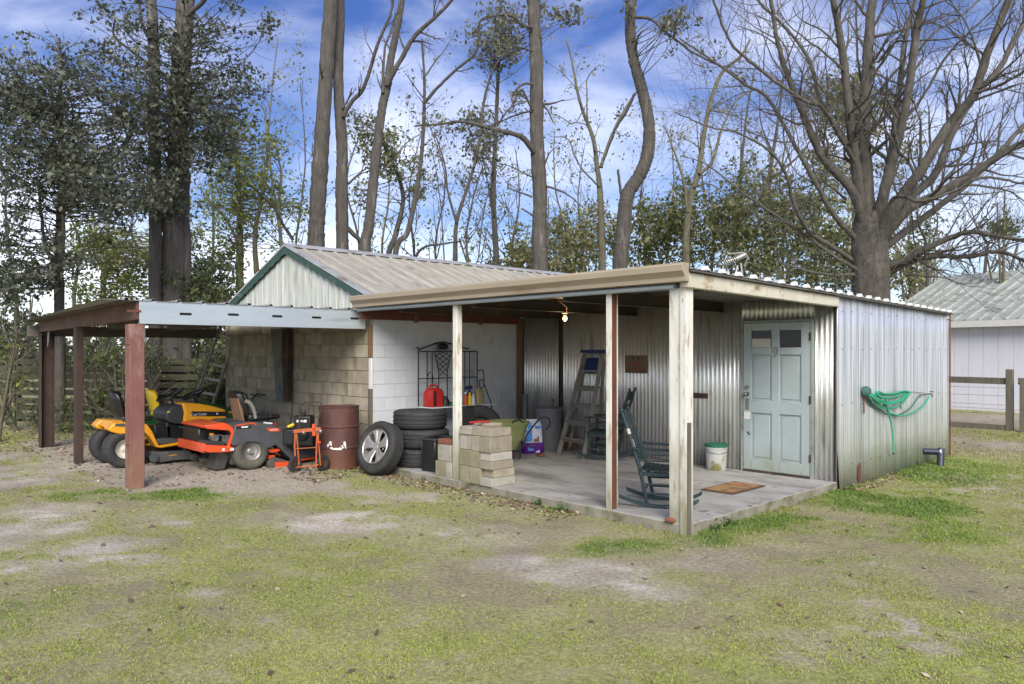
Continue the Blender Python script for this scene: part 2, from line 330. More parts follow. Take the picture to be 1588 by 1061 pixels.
M['olive'] = mat('olive', (0.22, 0.25, 0.09), (0.15, 0.17, 0.065), 0.55, scale=4, stain=(0.10, 0.10, 0.05))
M['hose'] = mat('hose', (0.035, 0.36, 0.20), (0.03, 0.28, 0.16), 0.45)
M['hose_dark'] = mat('hose_dark', (0.035, 0.10, 0.085), (0.05, 0.13, 0.11), 0.55)
M['pipe_blue'] = mat('pipe_blue', (0.022, 0.028, 0.055), None, 0.45)
M['brick_red'] = mat('brick_red', (0.27, 0.10, 0.06), (0.18, 0.07, 0.045), 0.9, scale=8, bump=.003)
M['block_loose'] = mat('block_loose', (0.36, 0.315, 0.24), (0.26, 0.225, 0.17), 0.95, scale=4, bump=0.006, bscale=45, stain=(0.20, 0.18, 0.11), st_lo=0.53, st_hi=0.72, rnd=0.13, coord='Object')
M['block_grey'] = mat('block_grey', (0.40, 0.38, 0.32), (0.31, 0.29, 0.24), 0.95, scale=4, bump=0.006, bscale=45, stain=(0.22, 0.20, 0.14), rnd=0.1)
M['block_moss'] = mat('block_moss', (0.27, 0.25, 0.15), (0.205, 0.185, 0.12), 0.95, scale=4, bump=0.006, bscale=45, stain=(0.33, 0.30, 0.20), st_lo=0.5, st_hi=0.7, rnd=0.1)
M['wall_far'] = mat('wall_far', (0.74, 0.74, 0.82), (0.68, 0.68, 0.76), 0.6, scale=2, stretch=(2, 2, .3))
M['roof_far'] = mat('roof_far', (0.52, 0.54, 0.49), (0.42, 0.44, 0.38), 0.45, 0.25, scale=2.5, stain=(0.22, 0.23, 0.19), st_lo=0.5, st_hi=0.75, st_stretch=(1, 1, 1))
M['bark'] = mat('bark', (0.118, 0.105, 0.092), (0.060, 0.053, 0.046), 0.95, scale=5, stretch=(3.5, 3.5, .55), bump=0.035, bscale=9, stain=(0.20, 0.185, 0.165), st_lo=0.55, st_hi=0.75, st_scale=2.2, coord='Object')
M['bark_oak'] = mat('bark_oak', (0.138, 0.124, 0.104), (0.074, 0.066, 0.056), 0.95, scale=4, stretch=(2.5, 2.5, .8), bump=0.03, bscale=9, stain=(0.19, 0.18, 0.155), st_lo=0.55, st_hi=0.75, st_scale=2.2)
M['bark_moss'] = mat('bark_moss', (0.17, 0.155, 0.105), (0.10, 0.085, 0.062), 0.95, scale=4, stretch=(2, 2, .8), bump=0.02, stain=(0.17, 0.19, 0.075), st_lo=0.5, st_hi=0.7)
M['leaf'] = attr_mat('leaf', 0.40, 0.5, 0.5)
M['grass'] = attr_mat('grass', 0.8, 0.25, 0.2)
M['litter'] = attr_mat('litter', 0.85, 0.0, 0.2)
M['mat_border'] = mat('mat_border', (0.12, 0.065, 0.035), (0.07, 0.04, 0.025), 0.95, scale=30, bump=.004)
M['bulb'] = mat('bulb', (1, 0.9, 0.7), None, 0.4, emit=((1.0, 0.52, 0.14), 5.0))
M['sign_rust'] = mat('sign_rust', (0.15, 0.105, 0.075), (0.10, 0.07, 0.05), 0.8, scale=12, stain=(0.13, 0.09, 0.055))
M['sign_red'] = mat('sign_red', (0.32, 0.035, 0.022), None, 0.7)
M['blue_print'] = mat('blue_print', (0.03, 0.16, 0.55), (0.08, 0.3, 0.7), 0.4, scale=12)
M['purple'] = mat('purple', (0.13, 0.02, 0.28), (0.09, 0.015, 0.2), 0.4, scale=5)
M['bag_white'] = mat('bag_white', (0.65, 0.68, 0.75), (0.45, 0.5, 0.62), 0.4, scale=5)
M['copper_print'] = mat('copper_print', (0.3, 0.1, 0.05), (0.12, 0.03, 0.04), 0.5, scale=20)
M['amber'] = mat('amber', (0.36, 0.28, 0.13), None, 0.35)

M['steel_dull'] = mat('steel_dull', (0.17, 0.18, 0.175), (0.12, 0.125, 0.12), 0.6, 0.2, scale=4, stain=(0.10, 0.07, 0.05))

M['rust_brown'] = mat('rust_brown', (0.15, 0.075, 0.055), (0.10, 0.05, 0.038), 0.75, scale=4, stain=(0.21, 0.12, 0.09), st_lo=0.52, st_hi=0.75, st_scale=3)
# ================================================================== GROUND
def vnoise(x, y, sc, seed=0, octs=4, pers=0.55):
    r = np.random.default_rng(seed); tot = np.zeros_like(x); amp = 1; s = 0
    for o in range(octs):
        g = r.random((128, 128)); f = sc * 2 ** o
        u = x * f + 31.7 * o; v = y * f + 17.3 * o
        iu = np.floor(u).astype(int); iv = np.floor(v).astype(int); fu = u - iu; fv = v - iv
        fu = fu * fu * (3 - 2 * fu); fv = fv * fv * (3 - 2 * fv)
        a = g[iu % 128, iv % 128]; b = g[(iu + 1) % 128, iv % 128]; c = g[iu % 128, (iv + 1) % 128]; d = g[(iu + 1) % 128, (iv + 1) % 128]
        tot += amp * ((a * (1 - fu) + b * fu) * (1 - fv) + (c * (1 - fu) + d * fu) * fv); s += amp; amp *= pers
    return tot / s
# patches: (px, py, rx, ry in photo px, strength); each becomes an ellipse on the ground
SAND = [(30, 828, 95, 30, 1), (150, 838, 90, 16, 1), (110, 792, 100, 12, .8), (55, 735, 150, 26, .9), (240, 812, 60, 10, .7), (60, 870, 90, 10, .8), (545, 803, 85, 14, 1), (640, 812, 60, 18, .6), (790, 873, 65, 14, 1), (905, 890, 100, 22, .85), (1000, 915, 70, 18, .5),
        (315, 917, 45, 12, 1), (400, 955, 40, 12, .5), (60, 880, 70, 8, .8), (680, 770, 120, 22, .45), (230, 800, 40, 8, .5), (420, 800, 60, 12, .4), (1120, 870, 90, 14, .35), (1330, 880, 60, 14, .3), (180, 862, 80, 8, .6), (720, 835, 120, 20, .5), (1560, 690, 60, 10, .5)]
DIRT = [(380, 745, 330, 22, 1), (120, 705, 160, 18, 1), (640, 750, 110, 14, .7), (800, 790, 120, 12, .35), (300, 715, 250, 25, 1), (1530, 652, 130, 9, 1.2)]
LUSH = [(215, 768, 110, 11, 1), (130, 772, 60, 8, .6), (360, 785, 60, 12, .4), (1180, 808, 150, 20, 1.5), (1340, 775, 160, 24, 1.5), (1400, 820, 160, 22, .6), (1440, 735, 100, 20, 1.2), (960, 850, 90, 14, .9), (1090, 835, 60, 14, .9), (40, 930, 60, 25, .6), (1490, 720, 60, 14, .9), (100, 915, 60, 16, .5), (1260, 870, 100, 14, .5), (870, 790, 30, 8, .8)]
YEL = [(1450, 980, 250, 90, .9), (520, 1010, 200, 60, .7), (1540, 850, 120, 70, .6), (800, 950, 300, 50, .4), (150, 1010, 160, 60, .5), (250, 870, 160, 22, .4), (1100, 1020, 200, 50, .6), (600, 830, 120, 20, .3), (700, 1000, 150, 60, .5)]
DRY = [(1480, 690, 130, 20, 1.2), (1560, 760, 80, 30, .6), (1150, 860, 140, 16, .7), (1050, 960, 250, 60, .5), (1300, 930, 150, 40, .5), (400, 980, 200, 60, .3), (850, 1040, 200, 30, .5), (640, 1040, 120, 30, .4)]
def patchsum(x, y, L):
    t = np.zeros_like(x)
    wob = (vnoise(x, y, 1.6, 5, 5, .7) - .5) * 3.2
    for (px, py, rx, ry, s) in L:
        c = gd(px, py, 0.0 if px > 600 else 0.03); D = (c - CAMP).dot(CW)
        ax = rx * D / FPX; ay = ry * D * D / (FPX * 1.72)
        dx = x - c.x; dy = y - c.y
        u = (dx * CR.x + dy * CR.y) / ax; v = (dx * CW.x + dy * CW.y) / ay
        t = np.maximum(t, s * np.clip((1.15 - (u * u + v * v) * .8 + wob) * .8, 0, 1))
    return t
def masks(x, y):
    x = np.asarray(x, float); y = np.asarray(y, float)
    n1_ = vnoise(x, y, .9, 1, 5); n2_ = vnoise(x, y, 3.1, 2, 4); n3_ = vnoise(x, y, .35, 3, 3)
    sand = patchsum(x, y, SAND); dirt = patchsum(x, y, DIRT); lush = patchsum(x, y, LUSH); yel = patchsum(x, y, YEL); dry = patchsum(x, y, DRY)
    edge = (np.clip((x + 5.4) / .3, 0, 1) * np.clip((.35 + y) / .25, 0, 1) * (x < .1) * (y < .05))       # leafy strip along the slab edge
    # bare earth: carport floor and noise patches
    car = ((x < -5.5) & (y > -3.2) & (x > -12)).astype(float)
    bare = np.clip(np.maximum(sand, dirt) * 1.1 + np.clip((n1_ - .60) * 5, 0, .6) + np.clip((n2_ - .62) * 4, 0, .5) - lush * .9, 0, 1)
    bare = np.clip(bare + car * .9, 0, 1)
    sandm = np.clip(sand * (n2_ * 2.2 - .35) * np.clip(vnoise(x, y, 7.5, 61, 3, .8) * 2.6 - .35, .1, 1.2), 0, 1) * .9
    gr = np.clip(.42 + 1.5 * (n1_ - .47) + lush * .5 + (n3_ - .5) * .8 + .9 * (n2_ - .5) + .22 * yel, .03, 1) 
    return bare, sandm, gr, lush, yel, np.clip(dry * (.5 + n1_), 0, 1), n1_, n2_, edge
def gcol(x, y, fine):
    bare, sandm, gr, lush, yel, dry, a, b, edge = masks(x, y)
    E = lambda c: np.array(c)[None, :]
    soil = E((.315, .28, .175)) * (0.72 + .55 * b[:, None])
    sandc = E((.55, .50, .42)) * (0.70 + .42 * b[:, None])
    dirtc = E((.37, .325, .265)) * (0.75 + .5 * a[:, None])
    c = soil * (1 - bare[:, None]) + dirtc * bare[:, None]
    c = c * (1 - sandm[:, None]) + sandc * sandm[:, None]
    g = (E((.285, .315, .085)) * (1 - yel[:, None] * .6) + E((.41, .45, .10)) * yel[:, None] * .6)
    g = g * (1 - np.clip(lush, 0, 1)[:, None]) + E((.12, .18, .045)) * np.clip(lush, 0, 1)[:, None]
    g = g * (1 - dry[:, None] * .7) + E((.38, .33, .19)) * dry[:, None] * .7
    w = (gr * (1 - bare) * .95)[:, None] * (.55 + .9 * fine[:, None])
    w = np.clip(w, 0, .92)
    return np.clip(c * (1 - w) + g * w, 0, 1)
def grid_axis(lo, hi, fine_lo, fine_hi, step, far):
    a = list(np.arange(fine_lo, fine_hi + 1e-6, step)); st = step
    v = fine_lo
    L_ = []
    while v > lo: st *= 1.22; st = min(st, far); v -= st; L_.append(v)
    st = step; v = a[-1]; R_ = []
    while v < hi: st *= 1.22; st = min(st, far); v += st; R_.append(v)
    return np.array(L_[::-1] + a + R_)
gx = grid_axis(-420, 420, -10.5, 8.5, 0.06, 40); gy = grid_axis(-420, 420, -5.4, 9.0, 0.06, 40)
GX, GY = np.meshgrid(gx, gy, indexing='ij'); fx = GX.ravel(); fy = GY.ravel()
fine = vnoise(fx, fy, 9, 21, 3, .8)
tz = np.clip((-fx - 4.4) / 2, 0, 1); tz = tz * tz * (3 - 2 * tz) * .075
rel = (vnoise(fx, fy, 1.4, 31, 5, .6) - .5) * .045 + (vnoise(fx, fy, 9, 32, 2) - .5) * .012
inside = (fx > -5.7) & (fx < .06) & (fy > -.02) & (fy < 7.6)
near_b = np.clip(np.maximum(np.abs(fx + 2.8) - 2.9, np.abs(fy - 3.8) - 3.85) / .3, 0, 1)
fz = tz + rel * near_b * .8 - inside * .03
gm = bpy.data.meshes.new('ground'); nx, ny = len(gx), len(gy)
ii = (np.arange(nx - 1)[:, None] * ny + np.arange(ny - 1)[None, :]).ravel()
quads = np.stack([ii, ii + ny, ii + ny + 1, ii + 1], 1)
def np_mesh(name, verts, faces, col=None, smooth=False):
    me = bpy.data.meshes.new(name); k = faces.shape[1]
    me.vertices.add(len(verts)); me.vertices.foreach_set('co', np.asarray(verts, np.float32).ravel())
    me.loops.add(faces.size); me.loops.foreach_set('vertex_index', faces.astype(np.int32).ravel())
    me.polygons.add(len(faces)); me.polygons.foreach_set('loop_start', np.arange(0, faces.size, k, dtype=np.int32)); 
    if smooth: me.polygons.foreach_set('use_smooth', np.ones(len(faces), bool))
    me.update(calc_edges=True)
    if col is not None:
        at_ = me.color_attributes.new('col', 'FLOAT_COLOR', 'POINT'); c4 = np.ones((len(verts), 4), np.float32); c4[:, :3] = col; at_.data.foreach_set('color', c4.ravel())
    return me
gm = np_mesh('ground', np.stack([fx, fy, fz], 1), quads, gcol(fx, fy, fine), True)
gmat = bpy.data.materials.new('ground'); gmat.use_nodes = True; t = gmat.node_tree; b_ = t.nodes['Principled BSDF']
a_ = t.nodes.new('ShaderNodeAttribute'); a_.attribute_name = 'col'
tc_ = t.nodes.new('ShaderNodeTexCoord')
nn = t.nodes.new('ShaderNodeTexNoise'); nn.inputs['Scale'].default_value = 28; nn.inputs['Detail'].default_value = 9; nn.inputs['Roughness'].default_value = .7
nl_ = t.nodes.new('ShaderNodeTexNoise'); nl_.inputs['Scale'].default_value = 7; nl_.inputs['Detail'].default_value = 6
mr = t.nodes.new('ShaderNodeMapRange'); mr.inputs['From Min'].default_value = .3; mr.inputs['From Max'].default_value = .7; mr.inputs['To Min'].default_value = .55; mr.inputs['To Max'].default_value = 1.42
mm = t.nodes.new('ShaderNodeVectorMath'); mm.operation = 'SCALE'
bp = t.nodes.new('ShaderNodeBump'); bp.inputs['Distance'].default_value = .014; bp.inputs['Strength'].default_value = .9
for p in (nn, nl_): t.links.new(tc_.outputs['Object'], p.inputs['Vector'])
t.links.new(nn.outputs['Fac'], mr.inputs['Value']); t.links.new(a_.outputs['Color'], mm.inputs[0]); t.links.new(mr.outputs[0], mm.inputs['Scale']); t.links.new(mm.outputs[0], b_.inputs['Base Color'])
t.links.new(nn.outputs['Fac'], bp.inputs['Height']); t.links.new(bp.outputs[0], b_.inputs['Normal']); b_.inputs['Roughness'].default_value = .95; b_.inputs['Specular IOR Level'].default_value = .15
gm.materials.append(gmat)
go = bpy.data.objects.new('ground', gm); COL.objects.link(go); tag(go, kind='structure')

# concrete slab of the porch
SL = 0.09
m = MB(); pts = []
nseg = 60
for i in range(nseg + 1):                               # front edge is slightly ragged
    pts.append((-5.66 + 5.66 * i / nseg, rng.uniform(-.008, .008)))
for i in range(1, 34): pts.append((rng.uniform(-.008, .008) + 0.0, 3.33 * i / 33))
pts += [(0.0, 3.4), (-5.66, 3.4)]
mtop = MB(); mtop.prism(pts, 'z', -0.12, SL)
slab = mtop.build('porch_slab', [M['concrete'], M['slab_edge']], None, bevel=.012, seg=2)
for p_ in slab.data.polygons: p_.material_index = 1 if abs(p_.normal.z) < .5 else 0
slab; tag(slab, kind='structure')

# ================================================================== BLOCK BUILDING
XB, YB = -5.66, 0.24; XL = -11.03; XM = (XB + XL) / 2; ZE, ZR = 2.52, 3.56
bb = thing('block_building', ((XB + XL) / 2, YB, 0.0), 'old concrete block building with green trimmed gable and ribbed tin roof behind the carport', 'building')
m = MB(); m.bx(XL + .01, XB - .012, YB + .012, 7.6, -.05, 2.44); m.build('mortar_wall', M['mortar_tan'], bb)
m = MB(); m.bx(XB - .011, XB - .007, YB + .02, 7.58, -.05, 2.44); m.build('painted_mortar', M['mortar_white'], bb)
BL, BH = .4064, .2032
def block_mesh(w, h, d, name):
    q = MB(); q.box((0, 0, 0), (w, d, h)); o = q.build(name, M['block_tan'], bb, bevel=.006); me = o.data
    return o, me
_cache = {}
def wall_block(w, axis, cx, cy, cz, mt, name):
    key = (round(w, 3), mt.name)
    if key not in _cache:
        q = MB()
        gp_ = .010 if mt.name == 'block_tan' else .005; q.box((0, 0, 0), (w - gp_, .05, BH - gp_)); me = bpy.data.meshes.new(name)
        me.from_pydata([v for v in q.v], [], q.f); me.materials.append(mt)
        _cache[key] = me
    o = bpy.data.objects.new(name, _cache[key]); COL.objects.link(o); o.parent = bb
    o.location = Vector((cx, cy, cz)) - wloc(bb)
    if axis == 'y': o.rotation_euler = (0, 0, R2(90))
    return o
for r_ in range(12):                    # tan front wall, running bond
    z = BH * (r_ + .5); x = XL; first = (r_ % 2 == 1)
    while x < XB - .02:
        w = BL / 2 if first else BL; first = False
        w = min(w, XB - x)
        if w < .06: break
        split = rng.random() < .25 and w > .3
        for k in range(2 if split else 1):
            ww = w / (2 if split else 1)
            wall_block(ww, 'x', x + ww * (k + .5), YB + .020 - rng.uniform(0, .006), z, M['block_tan'], 'concrete_block')
        x += w
for r_ in range(12):                    # painted side wall under the porch
    z = BH * (r_ + .5); y = YB + .004; first = (r_ % 2 == 0)
    while y < 3.3:
        w = BL / 2 if first else BL; first = False; w = min(w, 3.345 - y)
        if w < .05: break
        wall_block(w, 'y', XB - .024 + rng.uniform(0, .0025), y + w / 2, z, M['block_white'], 'painted_block'); y += w
# gable sheets
SLP = (ZR - ZE) / (XB - XM)
def gtop(x): return ZR - .10 - abs(x - XM) * SLP
x = XL + .03; k = 0
while x < XB - .03:
    w = .205; x1 = min(x + w, XB - .03); q = MB()
    yo = YB - .012 - (.006 if k % 2 else 0)
    pl = [(x + .002, 2.40), (x1 - .002, 2.40), (x1 - .002, gtop(x1)), (x + .002, gtop(x))]
    if x < XM < x1: pl = [(x + .002, 2.40), (x1 - .002, 2.40), (x1 - .002, gtop(x1)), (XM, gtop(XM)), (x + .002, gtop(x))]
    if min(p[1] for p in pl[2:]) > 2.405:
        q.prism(pl, 'y', yo, yo + .012); q.bx(x - .004, x + .016, yo - .012, yo - .0005, 2.402, min(gtop(x), gtop(x + .016)) - .005)
        q.build('gable_sheet', M['gable_white'], bb)
    x = x1; k += 1
# green rake trim with scalloped lower edge, roof, ridge
for sgn in (-1, 1):
    def P(t, dz): return (XM + sgn * t, ZR - t * SLP + dz)
    T = (XB - XM) + .16
    top = [P(T * i / 26, .02) for i in range(27)]
    bot = [P(T * i / 52, -.095 - (.024 if i % 4 < 2 else 0)) for i in range(53)][::-1]
    q = MB(); q.prism(top + bot, 'y', YB - .075, YB - .05); q.build('rake_trim', M['green_trim'], bb)
    q = MB(); q.prism([P(0, .02), P(T, .02), P(T, .05), P(0, .05)], 'y', YB - .09, YB + .02); q.build('rake_flashing', M['ridge_metal'], bb)
PR = .3048
def ribbed(x0, z0, x1, z1, ya, yb, up=True):
    """one roof sheet: ribs run from (x0,z0) to (x1,z1); the sheet spans ya..yb"""
    prof = []; y = ya
    while y < yb - 1e-4:
        for (dy, h) in ((0, 0), (.10, 0), (.115, .006), (.13, 0), (.20, 0), (.215, .006), (.23, 0), (.245, 0), (.262, .030), (.288, .030), (PR, 0)):
            if y + dy <= yb + 1e-4 and not (dy == 0 and prof): prof.append((y + dy, h))
        y += PR
    return prof
def roof_sheet(parent, x0, z0, x1, z1, ya, yb, mt, name='roof_sheet', th=.003, zf=None):
    prof = ribbed(x0, z0, x1, z1, ya, yb); n = len(prof); q = MB(); vs = []
    for (yy, h) in prof:
        zo = zf(yy) if zf else 0
        vs += [(x0, yy, z0 + h + zo), (x1, yy, z1 + h + zo), (x0, yy, z0 + h - th + zo), (x1, yy, z1 + h - th + zo)]
    fs = []
    for i in range(n - 1):
        a = 4 * i; c = a + 4
        fs += [(a, a + 1, c + 1, c), (a + 2, c + 2, c + 3, a + 3), (a, c, c + 2, a + 2), (a + 1, a + 3, c + 3, c + 1)]
    q.add(vs, fs); return q.build(name, mt, parent, smooth=0)
y = YB - .06
while y < 7.7:
    y1 = y + PR * 3
    roof_sheet(bb, XM, ZR + .03, XB + .16, ZR + .03 - SLP * (XB + .16 - XM), y, y1, M['roof_tan'])
    roof_sheet(bb, XM, ZR + .03, XL - .16, ZR + .03 - SLP * (XB + .16 - XM), y, y1, M['roof_tan'])
    y = y1 - .0
q = MB(); q.prism([(XM - .17, ZR - .17 * SLP + .056), (XM, ZR + .07), (XM + .17, ZR - .17 * SLP + .056), (XM + .17, ZR - .17 * SLP + .060), (XM, ZR + .075), (XM - .17, ZR - .17 * SLP + .060)], 'y', YB - .09, y)
q.build('ridge_cap', M['ridge_metal'], bb)
# dark closures under the ridge between ribs
q = MB(); yy = YB
q.bx(XB - .085, XB + .004, YB - .035, YB - .004, 0.02, 1.15); q.build('corner_trim', M['wood_grey'], bb, bevel=.004)
q = MB(); q.bx(XB - .07, XB + .008, YB - .031, YB - .004, 1.152, 1.62); q.build('corner_trim', M['white_paint'], bb, bevel=.004)
q = MB(); q.bx(XB - .085, XB + .004, YB - .035, YB - .004, 1.622, 2.12); q.build('corner_trim', M['wood_brown'], bb, bevel=.004)

# ================================================================== METAL SHED WITH PORCH
sh = thing('porch_shed', (0, 3.35, 0.0), 'corrugated metal shed with open porch, cream posts, blue door and galvanised side wall', 'shed')
YW, YE = 3.35, 7.62
def ztop(y): return 2.475 - .0185 * y
# corrugated front wall, one object per sheet
PC = .0677
def corr_sheet(xa, xb, z0, z1, mt=None, y=YW, amp=.038, name='corrugated_sheet'):
    q = MB(); n = max(2, int(round((xb - xa) / PC * 16))); vs = []
    for i in range(n + 1):
        x = xa + (xb - xa) * i / n; d = -.014 + amp * (1 - abs(math.cos(math.pi * x / PC)))
        vs += [(x, y + d, z0), (x, y + d, z1)]
    q.add(vs, [(2 * i, 2 * i + 2, 2 * i + 3, 2 * i + 1) for i in range(n)])
    o = q.build(name, mt or M['corr'], sh, smooth=1.2); sm = o.modifiers.new('thickness', 'SOLIDIFY'); sm.thickness = .001; return o
xs = [-5.56, -4.95, -4.62]; 
corr_sheet(-5.545, -4.72, .10, 2.40); corr_sheet(-4.60, -4.0, .095, 2.40, y=YW - .004)
corr_sheet(-4.0, -3.39, .10, 2.40, y=YW); corr_sheet(-3.39, -2.78, .095, 2.41, y=YW - .004); corr_sheet(-2.78, -2.17, .10, 2.41)
corr_sheet(-2.17, -1.72, .095, 2.41, y=YW - .004); corr_sheet(-1.72, -1.30, .10, 2.41); corr_sheet(-1.30, -.29, 2.135, 2.41, y=YW - .004)
corr_sheet(-.29, .0, .095, 2.41)
q = MB(); q.bx(-4.72, -4.60, YW + .02, YW + .06, SL, 2.4); q.build('wall_stud', M['dark_beam'], sh)
q = MB(); q.bx(-5.55, -1.30, YW + .03, YW + .05, SL, 2.4); q.bx(-.29, .0, YW + .03, YW + .05, SL, 2.4); q.bx(-1.3, -.29, YW + .03, YW + .05, 2.14, 2.4); q.build('wall_backing', M['dark_beam'], sh)
q = MB(); q.bx(-5.645, -5.56, YW - .11, YW - .03, SL, 2.3); q.build('timber_post', M['wood_brown'], sh, bevel=.004)
# side wall, one object per sheet, shallow ribs with slight waviness
def side_sheet(ya, yb, zoff, xo):
    n = int((yb - ya) / .0127); vs = []; zs = [0.0, .5, 1, 1.5, 2, 2.45]
    for i in range(n + 1):
        y = ya + (yb - ya) * i / n
        rib = .0045 * (1 if (int(y / .033) % 2 == 0) else 0)
        bigw = .004 * math.sin(y * 5.3) + .003 * math.sin(y * 13 + 1)
        for k, zz in enumerate(zs):
            z = zoff + .008 * math.sin(y * 9) if k == 0 else min(zz, ztop(y) - .02)
            if k == len(zs) - 1: z = ztop(y) - .015
            flare = .035 * max(0, 1 - (y - 3.30) / .5) * max(0, 1 - z / .6) if y < 3.8 else 0
            vs.append((xo + rib + bigw + flare + .003 * math.sin(z * 4 + y * 3), y, z))
    K = len(zs)
    q = MB(); q.add(vs, [(i * K + k, (i + 1) * K + k, (i + 1) * K + k + 1, i * K + k + 1) for i in range(n) for k in range(K - 1)])
    o = q.build('galvanised_sheet', M['galv_wall'], sh, smooth=1.3); sm = o.modifiers.new('thickness', 'SOLIDIFY'); sm.thickness = .0015; return o
yy = 3.30; k = 0
while yy < YE - .05:
    y1 = min(yy + .80, YE); side_sheet(yy, y1 + .0, -.015 + .012 * (k % 2), .022 + .004 * (k % 2)); yy = y1; k += 1
q = MB(); q.bx(-5.5, .018, YE - .03, YE, 0, 2.28); q.build('rear_wall', M['dark_beam'], sh)
q = MB(); q.bx(-.06, .016, YW + .0, YW + .08, 0, 2.38); q.build('corner_stud', M['dark_beam'], sh)
q = MB(); q.tube([(.055, YE - .02, .02), (.055, YE - .02, ztop(YE) - .02)], .012, 6); q.build('wall_edge', M['rust'], sh)
q = MB()
for zz in (.28, 1.05, 1.75, 2.22):
    for k in range(14): q.cyl((.033, 3.42 + k * .31, zz + .01 * math.sin(k * 2.3)), (1, 0, 0), .008, .006, 6)
wsc = q.build('wall_screws', M['steel'], sh); wsc['kind'] = 'stuff'
roof_screws = 0
# rust hole at the foot of the side wall
q = MB(); pl = []
for i in range(14):
    a = 2 * math.pi * i / 14; pl.append((3.93 + math.cos(a) * .045 * rng.uniform(.7, 1.2), .13 + math.sin(a) * .15 * rng.uniform(.8, 1.15)))
q.prism([(p[0], max(.0, p[1])) for p in pl], 'x', .040, .0435); q.build('rusted_hole', M['rust'], sh)
# roof: ribs across, ends visible on the right rake
zf = lambda yy: -.0185 * yy
y = -.06; k = 0
while y < YE:
    y1 = min(y + PR * 3, YE + .06)
    roof_sheet(sh, XB + .10, 2.485, .10, 2.485, y, y1, M['roof_grey'], zf=zf, th=.004); y = y1; k += 1
q = MB(); q.add([(.101, .165, 2.488), (.101, -.06 + PR + .01, 2.488), (.101, .20, 2.530), (.04, .165, 2.488), (.04, -.06 + PR + .01, 2.488), (.04, .20, 2.530)], [(0, 1, 2), (3, 5, 4), (0, 2, 5, 3), (1, 4, 5, 2)])
rc0 = q.build('rib_closure', M['white_paint'], sh, smooth=0); yy = PR
while yy < YE - .05:                                  # pale folded tip at each rib end
    c_ = rc0.copy(); COL.objects.link(c_); c_.location.y += yy; c_.location.z -= .0185 * yy; yy += PR
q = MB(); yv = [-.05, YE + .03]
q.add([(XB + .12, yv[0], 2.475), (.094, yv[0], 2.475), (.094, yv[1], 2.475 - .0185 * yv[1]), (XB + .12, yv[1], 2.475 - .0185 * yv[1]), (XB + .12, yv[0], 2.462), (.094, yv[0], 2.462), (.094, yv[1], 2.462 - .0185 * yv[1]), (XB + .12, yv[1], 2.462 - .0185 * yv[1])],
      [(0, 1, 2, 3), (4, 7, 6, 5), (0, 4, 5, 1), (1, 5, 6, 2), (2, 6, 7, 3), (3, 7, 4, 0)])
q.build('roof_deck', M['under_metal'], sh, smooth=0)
# box gutter fascia, K profile
prof = [(-.055, 2.36), (-.115, 2.365), (-.118, 2.405), (-.135, 2.43), (-.165, 2.46), (-.168, 2.515), (-.150, 2.535), (-.055, 2.535)]
q = MB(); q.add([(XB, p[0], p[1]) for p in prof] + [(.06, p[0], p[1] + .005) for p in prof], [tuple(range(8))[::-1], tuple(range(8, 16))] + [(i, i + 8, (i + 1) % 8 + 8, (i + 1) % 8) for i in range(8)])
q.build('gutter', M['fascia'], sh, smooth=.5, bevel=.003)
q = MB(); q.tube([(XB, -.02, 2.335), (-.12, -.02, 2.335)], .028, 10); q.build('header_pipe', M['galv_beam'], sh)
q = MB(); q.bx(-.03, .05, -.05, YW - .06, 2.27, 2.455); bm_ = q.build('side_beam', M['beam_cream'], sh, bevel=.006)
for v in bm_.data.vertices:                  # bottom rises, top follows the roof
    wy = v.co.y + 3.35
    v.co.z += (-.0185 * wy if v.co.z > 2.4 else .045 * (1 - wy / 3.3))
q = MB(); q.bx(-.03, .05, YE - .12, YE + .05, 2.25, 2.33); q.build('eave_end', M['beam_cream'], sh, bevel=.005)
for xj in (-1.58, -3.08, -4.64):
    q = MB(); q.bx(xj - .04, xj + .04, .02, YW - .02, 2.395, 2.415); q.bx(xj - .04, xj + .04, .02, YW - .02, 2.265, 2.275); q.bx(xj - .008, xj + .008, .02, YW - .02, 2.275, 2.395)
    q.build('roof_joist', M['dark_beam'], sh, bevel=.002)
for yj in (.75, 1.55, 2.35, 3.2):
    q = MB(); q.bx(XB + .05, -.05, yj - .03, yj + .03, 2.416, 2.44 - .0); q.build('purlin', M['under_metal'], sh)
q = MB(); q.bx(XB + .004, XB + .05, .0, YW - .05, 2.20, 2.36); q.build('ledger_beam', M['red_primer'], sh, bevel=.003)
for yj in (1.0, 2.35):
    q = MB(); q.bx(XB + .052, XB + .075, yj - .03, yj + .03, 2.17, 2.30); q.build('ledger_block', M['wood_brown'], sh)
# posts: steel channels, white painted, rusty web
def cpost(cx, cy, w, d, z0, z1, name='porch_post'):
    q = MB(); t_ = .012
    q.bx(cx - w / 2, cx + w / 2, cy - d / 2, cy - d / 2 + t_, z0, z1, 0)
    q.bx(cx - w / 2, cx - w / 2 + t_, cy - d / 2 + t_, cy + d / 2 - t_, z0, z1, 0)
    q.bx(cx - w / 2, cx + w / 2, cy + d / 2 - t_, cy + d / 2, z0, z1, 0)
    q.bx(cx + w / 2 - .010, cx + w / 2 - .005, cy - d / 2 + t_, cy + d / 2 - t_, z0, z1, 1)
    return q.build(name, [M['post_white'], M['rust']], sh, bevel=.0015)
q = MB(); q.bx(-3.49, -3.405, .02, .11, SL, 2.31); q.build('porch_post', [M['post_white']], sh, bevel=.006)
cpost(-.945, .07, .068, .11, SL, 2.31)
q = MB(); q.bx(-.205, -.075, .012, .095, -.02, 2.32, 0); q.bx(-.07, .0, -.01, .11, -.05, 2.40, 0)
q.build('porch_post', [M['post_white']], sh, bevel=.004)
